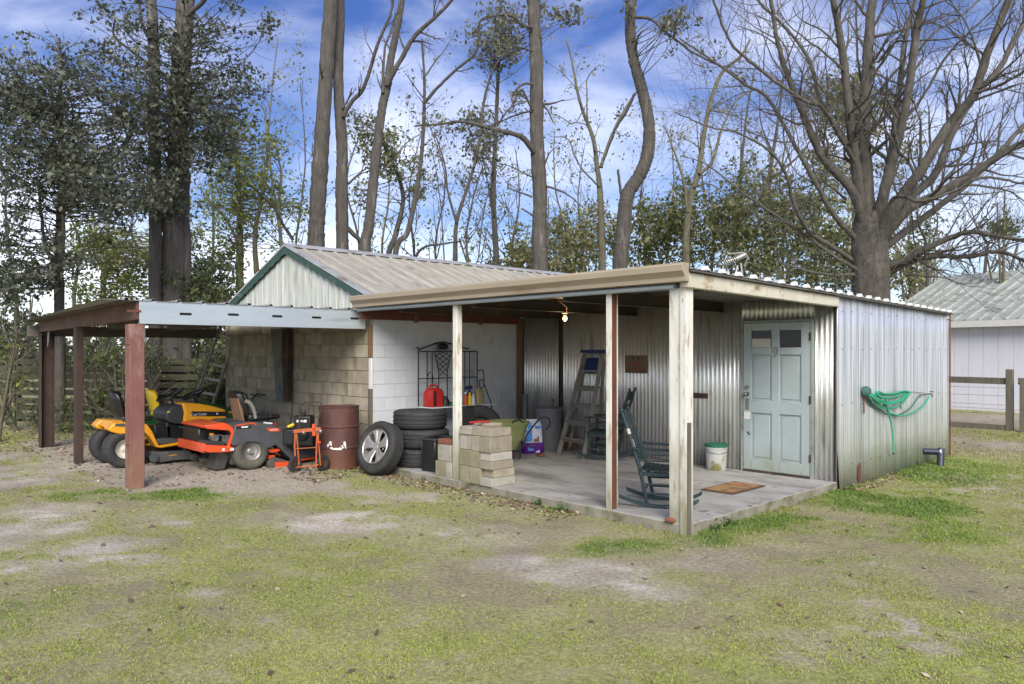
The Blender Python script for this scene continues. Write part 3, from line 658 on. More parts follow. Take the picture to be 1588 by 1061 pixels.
q = MB(); q.bx(.004, .024, .0, .04, -.04, 1.05); q.build('post_batten', M['wood_grey'], sh)
# door
xa, xb = -1.257, -.333; zb, zt = SL + .03, 2.10
q = MB(); q.bx(xa - .04, xa - .004, YW - .045, YW + .05, SL, zt + .035); q.bx(xb + .004, xb + .04, YW - .045, YW + .05, SL, zt + .035); q.bx(xa - .004, xb + .004, YW - .045, YW + .05, zt + .004, zt + .035)
df = q.build('door_frame', M['door_frame'], sh, bevel=.003)
q = MB(); q.bx(xa, xb, YW - .06, YW + .06, SL + .002, SL + .028); q.build('door_sill', M['dark_beam'], sh)
cols = [(xa, xa + .115), (xa + .405, xa + .515), (xb - .115, xb)]
rows = [(zb, .27), (.89, 1.06), (1.675, 1.77), (2.0, zt)]
q = MB()
for (u, v) in cols: q.bx(u, v, YW - .040, YW - .002, zb, zt)
for (u, v) in rows:
    q.bx(cols[0][1], cols[1][0], YW - .0395, YW - .0025, u, v); q.bx(cols[1][1], cols[2][0], YW - .0395, YW - .0025, u, v)
dr = q.build('door', M['door_blue'], sh, bevel=.004)
for ci in (0, 1):
    u0, u1 = cols[ci][1], cols[ci + 1][0]
    for ri in (0, 1):
        z0, z1 = rows[ri][1], rows[ri + 1][0]
        q = MB(); q.bx(u0 + .001, u1 - .001, YW - .018, YW - .01, z0, z1); q.bx(u0 + .03, u1 - .03, YW - .028, YW - .018, z0 + .03, z1 - .03)
        q.build('door_panel', M['door_blue'], dr, bevel=.006)
    q = MB(); q.bx(u0 + .001, u1 - .001, YW - .02, YW - .012, rows[2][1], rows[3][0]); q.build('door_pane', M['glass_dark'], dr)
u0, u1 = cols[0][1], cols[1][0]
q = MB(); q.bx(u0 + .004, u1 - .02, YW - .0235, YW - .0215, rows[2][1] + .002, rows[2][1] + .12); q.build('pale_card', M['curtain'], dr)
q = MB(); q.cyl((xa + .055, YW - .04, 1.14), (0, -1, 0), .03, .01); q.tube([(xa + .055, YW - .05, 1.14), (xa + .055, YW - .075, 1.14)], .012); q.ball((xa + .055, YW - .09, 1.14), .027); q.cyl((xa + .055, YW - .04, 1.235), (0, -1, 0), .026, .018)
q.bx(xa + .03, xa + .08, YW - .044, YW - .040, .93, 1.08); q.build('door_handle', M['steel'], dr, smooth=.9)
q = MB(); q.bx(xa + .01, xa + .10, YW - .043, YW - .0405, .80, .90); q.build('repair_plate', M['white_paint'], dr)
for hz in (.30, 1.05, 1.86):
    q = MB(); q.bx(xb - .004, xb + .02, YW - .052, YW - .041, hz, hz + .10); q.build('hinge', M['rust_dark'], sh)
text_mesh('9', .20, .004, frame((xa + .46, YW - .046, 1.70), (1, 0, 0), (0, 0, 1)), M['steel'], 'house_number', dr)
q = MB(); q.tube([(xa + .06, YW - .045, .63), (xa + .10, YW - .045, .59)], .006, 6); q.build('bolt_scar', M['black_hole'], dr)

# ================================================================== CARPORT
XC, YC = -5.75, -3.03; zc = gz(XC, YC)
cp = thing('carport', (-8.3, -1.4, .07), 'open metal carport with rusty red steel posts and a galvanised channel beam sheltering the mowers', 'carport')
def ipost(cx, cy, w, d, z0, z1, mt, web_axis='x'):
    q = MB(); t_ = .012
    q.bx(cx - w / 2, cx + w / 2, cy - d / 2, cy - d / 2 + t_, z0, z1)
    q.bx(cx - w / 2, cx + w / 2, cy + d / 2 - t_, cy + d / 2, z0, z1)
    q.bx(cx - t_ / 2, cx + t_ / 2, cy - d / 2 + t_, cy + d / 2 - t_, z0, z1)
    return q.build('carport_post', mt, cp, bevel=.002)
# near post: closed box section
q = MB(); q.bx(XC - .17, XC + .01, -3.14, -2.97, zc - .1, 2.05); npst = q.build('carport_post', M['rust_post'], cp, bevel=.006, seg=2)
for zz in (1.80, .58):
    q = MB(); q.tube([(XC - .165, -3.143, zz), (XC - .11, -3.144, zz + .006), (XC - .05, -3.143, zz - .002), (XC + .006, -3.143, zz + .008)], .0035, 5); q.build('weld_seam', M['rust_dark'], npst)
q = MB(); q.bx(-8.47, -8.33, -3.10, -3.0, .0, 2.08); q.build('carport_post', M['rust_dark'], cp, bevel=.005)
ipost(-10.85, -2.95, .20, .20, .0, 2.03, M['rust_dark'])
# galvanised channel beam to the building
q = MB(); q.bx(XC - .006, XC + .006, -3.03 + .0, .17, 2.056, 2.335); q.bx(XC - .07, XC - .006, -3.03, .17, 2.056, 2.064); q.bx(XC - .07, XC - .006, -3.03, .17, 2.327, 2.335)
gb = q.build('channel_beam', M['galv_beam'], cp, bevel=.003)
for px in (285, 429 - 0, 491, 549):
    p = onx(XC + .008, px, 490)
for (px, py) in ((288, 487), (362, 488), (430, 490.5), (491, 492.5), (550, 494)):
    p = onx(XC + .008, px, py); q = MB(); q.box((XC + .0075, p.y, p.z), (.003, .12, .03)); q.cyl((XC + .006, p.y - .06, p.z), (1, 0, 0), .015, .003, 12); q.cyl((XC + .006, p.y + .06, p.z), (1, 0, 0), .015, .003, 12); q.build('slot', M['black_hole'], gb)
p = onx(XC + .008, 208, 482.5); q = MB(); q.box((XC + .0085, p.y, p.z), (.004, .16, .028)); q.build('slot', M['red_primer'], gb)
# rusty rafter along the front
q = MB(); q.prism([(XC - .012, 2.11), (XC - .012, 2.325), (-10.97, 2.23), (-10.97, 2.05)], 'y', -3.05, -3.03); q.prism([(XC - .012, 2.11), (XC - .012, 2.12), (-10.97, 2.06), (-10.97, 2.05)], 'y', -3.029, -2.96)
q.build('front_rafter', M['rust_brown'], cp, bevel=.002)
q = MB(); q.prism([(XC - .02, 2.10), (XC - .09, 2.10), (XC - .02, 1.86)], 'y', -2.965, -2.955); q.build('gusset', M['galv_beam'], cp)
q = MB(); q.prism([(-10.72, 2.05), (-10.6, 2.05), (-10.72, 1.8)], 'y', -2.965, -2.955); q.build('gusset', M['galv_beam'], cp)
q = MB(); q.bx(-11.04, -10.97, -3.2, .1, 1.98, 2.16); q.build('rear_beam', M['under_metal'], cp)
for yj in (-1.95, -.9):
    q = MB(); q.prism([(XC - .012, 2.20), (XC - .012, 2.32), (-10.97, 2.22), (-10.97, 2.10)], 'y', yj - .03, yj + .03); q.build('roof_purlin', M['under_metal'], cp)
# roof: slightly skewed so the near corner overhangs more
def croof(y0, y1):
    prof = ribbed(0, 0, 0, 0, y0, y1); q = MB(); vs = []
    for (yv_, h) in prof:
        vs += [(XC + .02, yv_, 2.338 + h), (-11.25, yv_ + (.2 if yv_ < -3.2 else 0), 2.235 + h), (XC + .02, yv_, 2.334 + h), (-11.25, yv_ + (.2 if yv_ < -3.2 else 0), 2.231 + h)]
    fs = []
    for i in range(len(prof) - 1):
        a = 4 * i; c = a + 4; fs += [(a, a + 1, c + 1, c), (a + 2, c + 2, c + 3, a + 3), (a, c, c + 2, a + 2), (a + 1, a + 3, c + 3, c + 1)]
    q.add(vs, fs); q.build('carport_sheet', M['roof_grey'], cp, smooth=0)
y = -3.45
while y < .1: croof(y, min(y + PR * 3, .16)); y += PR * 3
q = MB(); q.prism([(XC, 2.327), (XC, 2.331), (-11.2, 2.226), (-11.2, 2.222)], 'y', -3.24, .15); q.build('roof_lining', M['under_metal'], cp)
# grey steel channel hanging beside the block wall
hc = [ony(YB - .12, a, b) for a, b in ((421, 520), (438, 520), (441, 622), (430, 622))]
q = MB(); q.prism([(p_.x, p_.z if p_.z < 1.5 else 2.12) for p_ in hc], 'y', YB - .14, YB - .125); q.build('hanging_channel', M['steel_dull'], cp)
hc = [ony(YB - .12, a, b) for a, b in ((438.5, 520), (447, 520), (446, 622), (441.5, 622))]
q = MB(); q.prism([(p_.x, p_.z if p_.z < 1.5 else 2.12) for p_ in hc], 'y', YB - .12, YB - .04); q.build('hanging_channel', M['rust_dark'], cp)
# ================================================================== LOOSE THINGS
def tyre_mb(c, ax, R, w, rin, n=72, m=0, lug=.007, groove=True):
    c = Vector(c); A = Vector(ax).normalized(); u = A.orthogonal().normalized(); v_ = A.cross(u)
    h = w / 2
    P = [(rin, -h * .72), (rin + .01, -h * .80), (rin + (R - rin) * .45, -h * 1.0), (R - .045, -h * .97), (R - .02, -h * .88), (R - .004, -h * .74)]
    T = []
    if groove:
        for g in (-.45, 0, .45):
            T += [(R, h * (g - .09)), (R - .010, h * (g - .06)), (R - .010, h * (g + .06)), (R, h * (g + .09))]
    else: T = [(R, -h * .4), (R + .002, 0), (R, h * .4)]
    P = P + T + [(r, -z) for (r, z) in P[::-1]] + [(rin - .004, h * .5), (rin - .004, -h * .5)]
    vs = []; nP = len(P)
    for i, (r, z) in enumerate(P):
        for k in range(n):
            t = 2 * math.pi * k / n; rr = r
            if r > R - .03 and k % 3 == 0 and abs(z) > h * .55: rr -= lug
            vs.append(c + A * z + (u * math.cos(t) + v_ * math.sin(t)) * rr)
    q = MB(); q.add(vs, [(i * n + k, i * n + (k + 1) % n, ((i + 1) % nP) * n + (k + 1) % n, ((i + 1) % nP) * n + k) for i in range(nP) for k in range(n)], m)
    return q
def tyre_thing(c, ax, R, w, rin, label, group=None, mt=None, name='tyre', base=None, cat='tyre'):
    r_ = thing(name, base or c, label, cat, group)
    tyre_mb(c, ax, R, w, rin).build('tread', mt or M['rubber'], r_, smooth=.5)
    return r_
# ---- three stacked tyres
cs = at(652, 545, 10.72); sx_, sy_ = cs.x, cs.y
TW = .262; names = ['bottom tyre of the stack at the porch edge, dark tread facing out', 'middle tyre of the stack at the porch edge, pale dust on its shoulder', 'top tyre of the stack at the porch edge with its rim showing']
for k in range(3):
    zc_ = SL + TW * (k + .5) + .002 * k
    ox, oy = [(0, 0), (.035, .01), (-.01, .0)][k]
    t_ = tyre_thing((sx_ + ox, sy_ + oy, zc_), (0.0, 0.012 * (k - 1), 1), .385, TW, .21, names[k], 'tyres stacked at the porch edge', [M['rubber'], M['rubber'], M['rubber']][k])
    q = MB(); q.lathe([(.21, -.09), (.19, -.085), (.185, .07), (.20, .085), (.212, .095)], (sx_ + ox, sy_ + oy, zc_), (0, 0, 1), 36); q.lathe([(0.03, .03), (.10, .035), (.16, .01), (.187, .0)], (sx_ + ox, sy_ + oy, zc_), (0, 0, 1), 36)
    if k == 2: q.build('rim', M['rim_steel'], t_)
# ---- leaning wheel with alloy rim
wc = at(590, 696, 10.32); nrm = (CR * -.60 - CW * .74 + Vector((0, 0, .33))).normalized()
R_ = .37; w_ = .245
low = R_ * math.sqrt(1 - nrm.z ** 2) + w_ / 2 * nrm.z; wc.z = gz(wc.x, wc.y) + low - .02
lw = thing('alloy_wheel', (wc.x, wc.y, gz(wc.x, wc.y)), 'car wheel with silver five spoke rim leaning against the tyre stack', 'wheel')
cc = wc - nrm * (w_ / 2 - .03) * 0
tyre_mb(wc, nrm, R_, w_, .235).build('tread', M['rubber'], lw, smooth=.5)
f0 = wc + nrm * .085
u = nrm.cross(Vector((0, 0, 1))).normalized(); v_ = u.cross(nrm).normalized()
q = MB(); q.lathe([(.245, -.02), (.247, .02), (.238, .03), (.228, .022), (.222, -.03), (.215, -.17)], f0, nrm, 48)
q.lathe([(0, .005), (.032, .004), (.038, -.006), (.055, -.008), (.06, -.03), (0, -.03)], f0, nrm, 30)
for k in range(5):
    a = 2 * math.pi * (k + .15) / 5
    for s_ in (-1, 1):
        secs = []
        for (r, da, hh, ww) in ((.045, .28, -.014, .022), (.10, .20, -.004, .028), (.16, .18, .004, .036), (.225, .24, .012, .052)):
            t = a + s_ * da; d = u * math.cos(t) + v_ * math.sin(t); e = -u * math.sin(t) + v_ * math.cos(t)
            pc = f0 + d * r + nrm * hh
            secs.append([pc + e * ww, pc + e * ww * .6 + nrm * .010, pc - e * ww * .6 + nrm * .010, pc - e * ww, pc - nrm * .03])
        q.loft(secs)
    d = u * math.cos(a) + v_ * math.sin(a); q.cyl(f0 + d * .052 - nrm * .004, nrm, .008, .008, 8)
q.build('rim', M['alloy'], lw, smooth=.5)
q = MB(); q.disc(f0 - nrm * .14, nrm, .02, .215, .01, 30); q.build('rim_back', M['plastic_black'], lw)
# ---- wall tyre behind the post
tc2 = at(742, 545, 11.45); ax2 = Vector((.94, -.30, .16)).normalized(); tz2 = SL + .40
tyre2 = thing('spare_wheel', (tc2.x, tc2.y, SL), 'large dark wheel propped upright below the metal rack, half behind the concrete blocks', 'wheel')
tyre_mb((tc2.x, tc2.y, tz2), ax2, .40, .24, .215).build('tread', M['rubber'], tyre2, smooth=.5)
q = MB(); cpt = Vector((tc2.x, tc2.y, tz2)) + ax2 * .05
q.lathe([(.22, .05), (.215, .0), (.18, -.02), (.15, -.01), (.10, .02), (.07, .0), (.03, 0), (0, .0)], cpt, ax2, 36)
for k in range(8):
    a = k * math.pi / 4; uu = ax2.orthogonal().normalized(); vv = ax2.cross(uu); q.cyl(cpt + (uu * math.cos(a) + vv * math.sin(a)) * .055, ax2, .009, .03, 8)
q.build('rim', M['rubber_dusty'], tyre2)
q = MB(); pz = Vector((tc2.x + .17, tc2.y - .12, SL))
# ---- black box between the tyres and the blocks
bxp = at(676, 545, 10.2)
bt = thing('black_crate', (bxp.x, bxp.y, SL), 'black open topped plastic box standing between the tyre stack and the grey blocks', 'box')
Mr = Euler((0, 0, R2(8))).to_matrix()
q = MB(); q.box((bxp.x, bxp.y, SL + .02), (.26, .30, .04), Mr)
for (dx, dy, w, d) in ((-.125, 0, .012, .30), (.125, 0, .012, .30), (0, -.145, .238, .012), (0, .145, .238, .012)):
    q.box(Vector((bxp.x, bxp.y, SL + .245)) + Mr @ Vector((dx, dy, 0)), (w, d, .41), Mr)
q.build('shell', M['plastic_black'], bt, bevel=.004)
q = MB()
for (dx, dy, w, d) in ((-.14, 0, .018, .33), (.14, 0, .018, .33), (0, -.158, .26, .018), (0, .158, .26, .018)): q.box(Vector((bxp.x, bxp.y, SL + .44)) + Mr @ Vector((dx, dy, 0)), (w, d, .03), Mr)
q.build('rim', M['plastic_dark'], bt, bevel=.004)
q = MB(); q.bx(bxp.x + .02, bxp.x + .12, bxp.y + .35, bxp.y + .62, SL, SL + .86); tag(q.build('dark_board', M['plastic_black'], None, bevel=.02), 'tall dark board standing behind the tyre stack against the rack', 'board')
# ---- drum
dc = at(526, 545, 10.84); dz = gz(dc.x, dc.y) - .01
dm = thing('steel_drum', (dc.x, dc.y, dz), 'rusty dark red steel drum with a torn pale label standing before the block wall', 'drum')
def drumprof(Rr, H):
    p = [(0, .012), (Rr - .015, .012), (Rr - .010, 0), (Rr, .0), (Rr, .02)]
    for hz in (.30, .60): p += [(Rr, hz - .02), (Rr + .010, hz - .008), (Rr + .010, hz + .008), (Rr, hz + .02)]
    return p + [(Rr, H - .02), (Rr + .006, H - .012), (Rr + .006, H), (Rr - .008, H), (Rr - .010, H - .02), (0, H - .02)]
q = MB(); q.lathe(drumprof(.284, .885), (dc.x, dc.y, dz), (0, 0, 1), 56); q.build('barrel', M['drum'], dm, smooth=.6)
q = MB(); vd = (CAMP - Vector((dc.x, dc.y, CAMP.z))); vd.z = 0; a0 = math.atan2(vd.y, vd.x)
for (da, zz, w, h) in ((-.62, .33, .03, .035), (-.5, .35, .035, .05), (-.44, .30, .03, .025), (-.34, .285, .05, .022), (-.18, .29, .05, .028), (-.02, .285, .035, .028), (.10, .315, .025, .02), (.19, .345, .03, .05), (.26, .30, .012, .05)):
    for j in range(2):
        a = a0 + da + j * .03; b = a + w / .3; r1 = .286 + .002 * j; z0 = dz + zz + rng.uniform(-.01, .01)
        q.add([(dc.x + math.cos(a) * (r1 + .011 * (zz < .321 and zz > .28)), dc.y + math.sin(a) * (r1 + .011 * (zz < .321 and zz > .28)), z0), (dc.x + math.cos(b) * (r1 + .012), dc.y + math.sin(b) * (r1 + .012), z0 + rng.uniform(-.01, .01)), (dc.x + math.cos(b) * (r1 + .004), dc.y + math.sin(b) * (r1 + .004), z0 + h), (dc.x + math.cos(a) * (r1 + .011), dc.y + math.sin(a) * (r1 + .011), z0 + h * rng.uniform(.5, 1))], [(0, 1, 2, 3)])
tl = q.build('torn_label', M['white_paint'], dm, smooth=0); tl['kind'] = 'stuff'

# ---- generic mower wheel
def mwheel(parent, c, ax, R, w, rin, rim, hubc=None, dusty=False, lug=.006, name='wheel'):
    o = tyre_mb(c, ax, R, w, rin, n=48, lug=lug, groove=False).build(name, M['rubber_dusty'] if dusty else M['rubber'], parent, smooth=.6)
    c = Vector(c); A = Vector(ax).normalized()
    q = MB(); q.lathe([(rin + .004, w * .40), (rin - .01, w * .36), (rin * .8, w * .2), (rin * .45, w * .12), (rin * .35, w * .2), (rin * .2, w * .24), (0, w * .26)], c, A, 32)
    q.build('rim', rim, o, smooth=.7)
    return o
X1 = Vector((1, 0, 0))
# ---- RED ZERO-TURN MOWER : right side plane x = XZ, nose towards the block wall (+y)
XZ = -6.05; ZG = gz(-6.1, -1.4) + .0
zt = thing('zero_turn_mower', (-6.55, -1.3, ZG), 'red and charcoal zero turn riding mower parked nose to the block wall', 'mower')
def sp(px, py, x0=XZ): p = onx(x0, px, py); return (p.y, p.z)
def zpoly(L, x0=XZ): return [sp(a, b, x0) for a, b in L]
ZW = .95; XI = XZ - ZW
# rear wheels (drive) near and far
wy, wz = sp(391, 705, XZ - .02)
for xx in (XZ - .12, XI + .12): mwheel(zt, (xx, wy, ZG + .255), (1, 0, 0), .255, .24, .12, M['rim_steel'], dusty=True)
q = MB(); q.cyl((XZ - .05, wy, ZG + .255), (1, 0, 0), .028, .04, 14); q.build('hub_cap', M['alloy'], zt)
# front casters
for xx in (XZ - .18, XI + .16): mwheel(zt, (xx, wy + 1.12, ZG + .13), (1, .2, 0), .13, .11, .06, M['rim_steel'])
# fender: charcoal plastic with wheel arch
fd = [(362, 672), (365, 660), (375, 656), (396, 655), (412, 657), (425, 660), (432, 663), (438, 668), (443, 680), (448, 690), (462, 713), (452, 713), (436, 697), (428, 690), (415, 696), (410, 692), (403, 687), (396, 686), (383, 686), (373, 690), (361, 692), (359, 685)]
q = MB(); pl = zpoly(fd); q.prism(pl, 'x', XZ - .26, XZ - .0); q.build('fender', M['plastic_grey'], zt, bevel=.012, seg=2)
q = MB(); q.prism(pl, 'x', XI, XI + .26); q.build('fender', M['plastic_grey'], zt, bevel=.012, seg=2)
# red upper trim
q = MB(); q.prism(zpoly([(366, 659), (391, 655), (399, 658), (396, 659), (390, 657), (367, 661)]), 'x', XZ + .001, XZ + .006); q.build('trim_strip', M['zt_red'], zt)
q = MB(); q.prism(zpoly([(413, 664), (432, 664), (434, 668), (431, 669.5), (417, 669)]), 'x', XZ + .001, XZ + .004); dcl = q.build('badge', M['zt_red'], zt)
yy_, zz_ = sp(424.5, 666.8); text_mesh('ARIENS', .035, .0008, frame((XZ + .0055, yy_, zz_), (0, 1, 0), (0, 0, 1)), M['white_paint'], 'badge_lettering', dcl)
q = MB(); q.prism(zpoly([(366, 662), (385, 660), (391, 662), (385, 665), (367, 665)]), 'x', XZ + .001, XZ + .004); b2 = q.build('badge', M['plastic_black'], zt)
q = MB(); q.prism(zpoly([(374, 661.3), (385, 660.8), (384, 663.2), (374, 663.8)]), 'x', XZ + .0045, XZ + .006); q.build('badge_lettering', M['white_paint'], b2)
# side pod ahead of the wheel (footwell), orange rim
q = MB(); q.prism(zpoly([(436, 680), (445, 690), (462, 713), (489, 709), (489, 678), (455, 680)]), 'x', XZ - .2, XZ - .02); q.build('foot_pan', M['plastic_grey'], zt, bevel=.01)
q = MB(); q.prism(zpoly([(440, 681), (455, 682), (476, 679), (479, 675), (490, 675), (490, 677), (480, 677), (477, 681), (455, 684), (440, 683)]), 'x', XZ - .05, XZ - .012); q.build('foot_pan_rail', M['zt_red'], zt)
q = MB(); q.prism(zpoly([(462, 713), (489, 709), (489, 711.5), (463, 715.5)]), 'x', XZ - .9, XZ - .015); q.build('foot_plate', M['zt_red'], zt)
# engine bay at the rear: bumper, frame, engine
ya, _ = sp(321, 690); yb_, _ = sp(363, 690)
q = MB(); q.prism(zpoly([(315, 690), (354, 691.5), (354, 701.5), (324, 702), (315, 699)]), 'x', XZ - .03, XZ + .0); q.prism([(ya - .04, ZG + .30), (ya, ZG + .30), (ya, ZG + .42), (ya - .04, ZG + .42)], 'x', XI, XZ - .031)
q.prism(zpoly([(354, 691), (363, 694), (363, 700), (354, 701)], XZ), 'x', XZ - .03, XZ - .004); bp_ = q.build('rear_bumper', M['zt_red'], zt, bevel=.005)
q = MB(); pc = onx(XZ + .002, 346.5, 697.5); q.box((XZ + .002, pc.y, pc.z), (.003, .035, .035)); q.build('sticker', M['white_paint'], bp_); q = MB(); pc = onx(XZ + .002, 360, 697); q.box((XZ + .0, pc.y, pc.z), (.008, .05, .03)); q.build('sticker', M['white_paint'], bp_)
q = MB(); q.prism(zpoly([(318, 660), (361, 662), (366, 671), (358, 692), (353, 692), (360, 673), (356, 668), (321, 665.5)]), 'x', XZ - .05, XZ - .01)
q.prism(zpoly([(319, 661), (350, 656), (362, 661), (360, 664), (320, 665)]), 'x', XI + .05, XZ - .051); q.build('engine_guard', M['zt_red'], zt, bevel=.006)
q = MB(); q.prism(zpoly([(321, 666), (357, 669), (352, 691), (320, 690)]), 'x', XI + .08, XZ - .30); q.build('engine_shroud', M['plastic_black'], zt, bevel=.02)
q = MB(); pc = onx(XZ - .2, 349, 681); q.box((XZ - .22, pc.y, pc.z), (.18, .12, .12)); q.cyl((XZ - .25, pc.y - .16, pc.z + .03), (1, 0, 0), .05, .12); q.tube([(XZ - .16, pc.y - .22, pc.z + .05), (XZ - .14, pc.y - .1, pc.z + .07), (XZ - .16, pc.y, pc.z + .02)], .014)
for k in range(6): q.box((XZ - .125, pc.y - .05 + k * .02, pc.z), (.02, .006, .10))
q.build('engine', M['engine'], zt, bevel=.006)
q = MB(); pc = onx(XZ - .15, 328, 673.5); q.box((XZ - .15, pc.y, pc.z), (.05, .05, .035)); q.build('oil_cap', M['yellow'], zt, bevel=.006)
q = MB(); q.prism(zpoly([(320, 684), (353, 686), (351, 691), (320, 690.5)]), 'x', XZ - .28, XZ - .06); q.build('engine_pan', M['plastic_dark'], zt)
q = MB(); pc = onx(XZ - .25, 340, 712); q.prism([(pc.y - .10, ZG + .03), (pc.y + .06, ZG + .01), (pc.y + .14, ZG + .22), (pc.y - .02, ZG + .28)], 'x', XZ - .5, XZ - .2); q.build('rear_flap', M['rubber_dusty'], zt, bevel=.02)
q = MB(); pc = onx(XZ - .2, 363, 712); q.cyl((XZ - .3, pc.y, ZG + .20), (1, 0, 0), .06, .16, 14); q.box((XZ - .25, pc.y + .02, ZG + .12), (.14, .14, .08)); q.build('transaxle', M['engine'], zt, bevel=.005)
# deck
q = MB(); q.prism(zpoly([(417, 717), (426, 709), (452, 716), (451, 727), (424, 729), (417, 725)]), 'x', XZ - .88, XZ - .005); dk = q.build('cutting_deck', M['rubber_dusty'], zt, bevel=.01)
q = MB(); q.prism(zpoly([(426, 717), (452, 715.5), (452, 726), (427, 728.5)]), 'x', XZ - .004, XZ + .006); q.build('deck_skirt', M['zt_red'], dk)
q = MB(); q.prism(zpoly([(405, 688), (418, 697), (437, 697), (437, 700), (424, 703), (416, 700), (404, 692)]), 'x', XZ - .12, XZ - .06); q.build('side_frame', M['zt_red'], zt)
q = MB(); pc = onx(XZ - .08, 421, 709); q.box((XZ - .1, pc.y, pc.z), (.05, .1, .05)); q.build('deck_link', M['zt_red'], zt, bevel=.004)
# top plate, seat, levers
q = MB(); q.prism(zpoly([(335, 662), (372, 654), (400, 656), (436, 664), (436, 668), (360, 668)], XZ - .2), 'x', XI + .2, XZ - .262); q.build('seat_deck', M['plastic_dark'], zt, bevel=.01)
sy0, sz0 = sp(392, 655, XZ - .4)
secs = []
for (dy, dz, w) in ((-.10, .10, .17), (-.14, .20, .21), (-.19, .33, .22), (-.22, .42, .18), (-.225, .46, .10)):
    y, z = sy0 + dy, sz0 + dz; secs.append([(XZ - .47 + w, y, z), (XZ - .47 + w * .8, y - .06, z), (XZ - .47 - w * .8, y - .06, z), (XZ - .47 - w, y, z), (XZ - .47 - w * .7, y + .05, z), (XZ - .47 + w * .7, y + .05, z)])
q = MB(); q.loft(secs); q.build('seat_back', M['plastic_black'], zt, bevel=.01)
q = MB(); q.prism([(sy0 - .12, sz0 + .02), (sy0 + .36, sz0 + .04), (sy0 + .38, sz0 + .10), (sy0 + .1, sz0 + .11), (sy0 - .12, sz0 + .13)], 'x', XZ - .68, XZ - .26); q.build('seat', M['plastic_black'], zt, bevel=.03, seg=2)
q = MB(); q.prism([(sy0 - .20, sz0 + .03), (sy0 - .155, sz0 + .03), (sy0 - .215, sz0 + .36), (sy0 - .265, sz0 + .36)], 'x', XZ - .60, XZ - .30); q.build('seat_shell', M['wood_brown'], zt, bevel=.01)
def px3(x0, L): return [tuple(onx(x0, a, b)) for a, b in L]
q = MB(); q.tube(px3(XZ - .24, [(381, 622), (386, 624), (391, 630), (394.5, 638), (396.5, 649)]), [.030, .032, .030, .028, .024], 10); q.build('armrest', M['rim_steel'], zt)
for (x0, L) in ((XZ - .15, [(419, 647), (419.5, 636), (421, 627), (426, 621), (433, 619)]), (XZ - .8, [(448, 662), (452, 650), (453, 640), (453, 622)])):
    q = MB(); q.tube(px3(x0, L), .012, 8); q.build('control_lever', M['plastic_black'], zt)
q = MB(); q.tube(px3(XZ - .5, [(398, 643), (412, 646), (426, 644)]), .014, 8); q.tube(px3(XZ - .5, [(413, 646), (416, 655)]), .01, 8); q.build('control_lever', M['plastic_black'], zt)
q = MB(); pc = onx(XZ - .05, 418, 656.5); q.box((XZ - .1, pc.y, pc.z), (.08, .10, .02), (R2(-8), 0, 0)); q.build('sticker', M['white_paint'], zt)
q = MB(); pc = onx(XZ - .05, 429, 658.5); q.cyl((XZ - .1, pc.y, pc.z - .01), (0, 0, 1), .015, .03, 12); q.build('knob', M['red_can'], zt)

# ---- ORANGE HAND TROLLEY WITH PUMP ENGINE
D0 = 10.3
def tp(px, py, D=D0): return tuple(at(px, py, D))
og = gz(-5.5, -.9)
tr = thing('engine_trolley', (*gd(478, 733, og)[:2], og), 'orange wheeled hand trolley with a curved handle standing against the red mower', 'trolley')
q = MB(); q.tube([tp(465, 650), tp(464, 640), tp(466, 629), tp(473, 624), tp(490, 623.5), tp(497, 625), tp(498, 634), tp(494, 650), tp(492, 668)], .0105, 8)
q.tube([tp(465, 650), tp(462, 670)], .0105, 8); q.build('handle', M['rust_dark'], tr)
q = MB()
q.tube([tp(458, 672), tp(457, 690), tp(458, 716)], .013, 8); q.tube([tp(460, 672), tp(464, 722)], .010, 8)
q.tube([tp(492, 672), tp(491, 690), tp(490, 727)], .013, 8); q.tube([tp(493, 672), tp(497, 722)], .010, 8)
q.bar(tp(456, 669), tp(498, 665), .05, .045); q.tube([tp(459, 696), tp(491, 694)], .006, 6); q.tube([tp(460, 725), tp(494, 721)], .010, 6)
q.build('frame', M['orange'], tr, smooth=.7)
q = MB(); q.bar(tp(487, 657.5), tp(487.5, 676), .05, .045); q.bar(tp(494, 684), tp(494, 688), .05, .045); q.build('red_bracket', M['zt_red'], tr, bevel=.004)
for (px, py, D) in ((457.5, 725, D0 - .02), (501, 720, D0 + .12)):
    c_ = at(px, py, D); c_.z = og + .115; mwheel(tr, c_, (CR * .86 - CW * .5), .115, .045, .06, M['rust_dark'], lug=.001)
q = MB(); q.ball(tp(471, 671), .033, 12); q.ball(tp(497, 669), .036, 12); q.build('clamp', M['steel'], tr)
en = thing('black_engine', tp(471, 690, 10.75), 'small black petrol engine with a white marking sitting behind the orange trolley', 'engine')
q = MB()
c_ = at(472, 655, 10.62); rb = frame(c_, CR, (0, 0, 1)).to_3x3()
q.box(c_ + Vector((0, 0, -.01)), (.24, .22, .24), rb); q.box(c_ + Vector((0, 0, .13)) - CR * .03, (.10, .10, .04), rb); q.cyl(c_ - CW * 0 + Vector((0, 0, -.16)), -CW, .09, .14, 20)
q.box(c_ + Vector((0, 0, -.20)), (.30, .26, .20), rb); q.box(c_ + Vector((0, 0, -.20)) - CR * .2, (.16, .22, .22), rb); q.build('casing', M['plastic_black'], en, bevel=.03, seg=2)
q = MB(); fc = c_ - CW * .0
for (du, w, h) in ((-.055, .022, .035), (-.028, .022, .035), (.0, .018, .026), (.022, .016, .030), (.047, .022, .035), (.066, .014, .04)):
    pp = c_ + rb @ Vector((du, 0, .04)); off = rb @ Vector((0, 0, 1)); pp = pp + off * (.112) if off.dot(CW) < 0 else pp - off * .112
    q.box(pp + Vector((0, 0, .03)), (w, h, .004), rb)
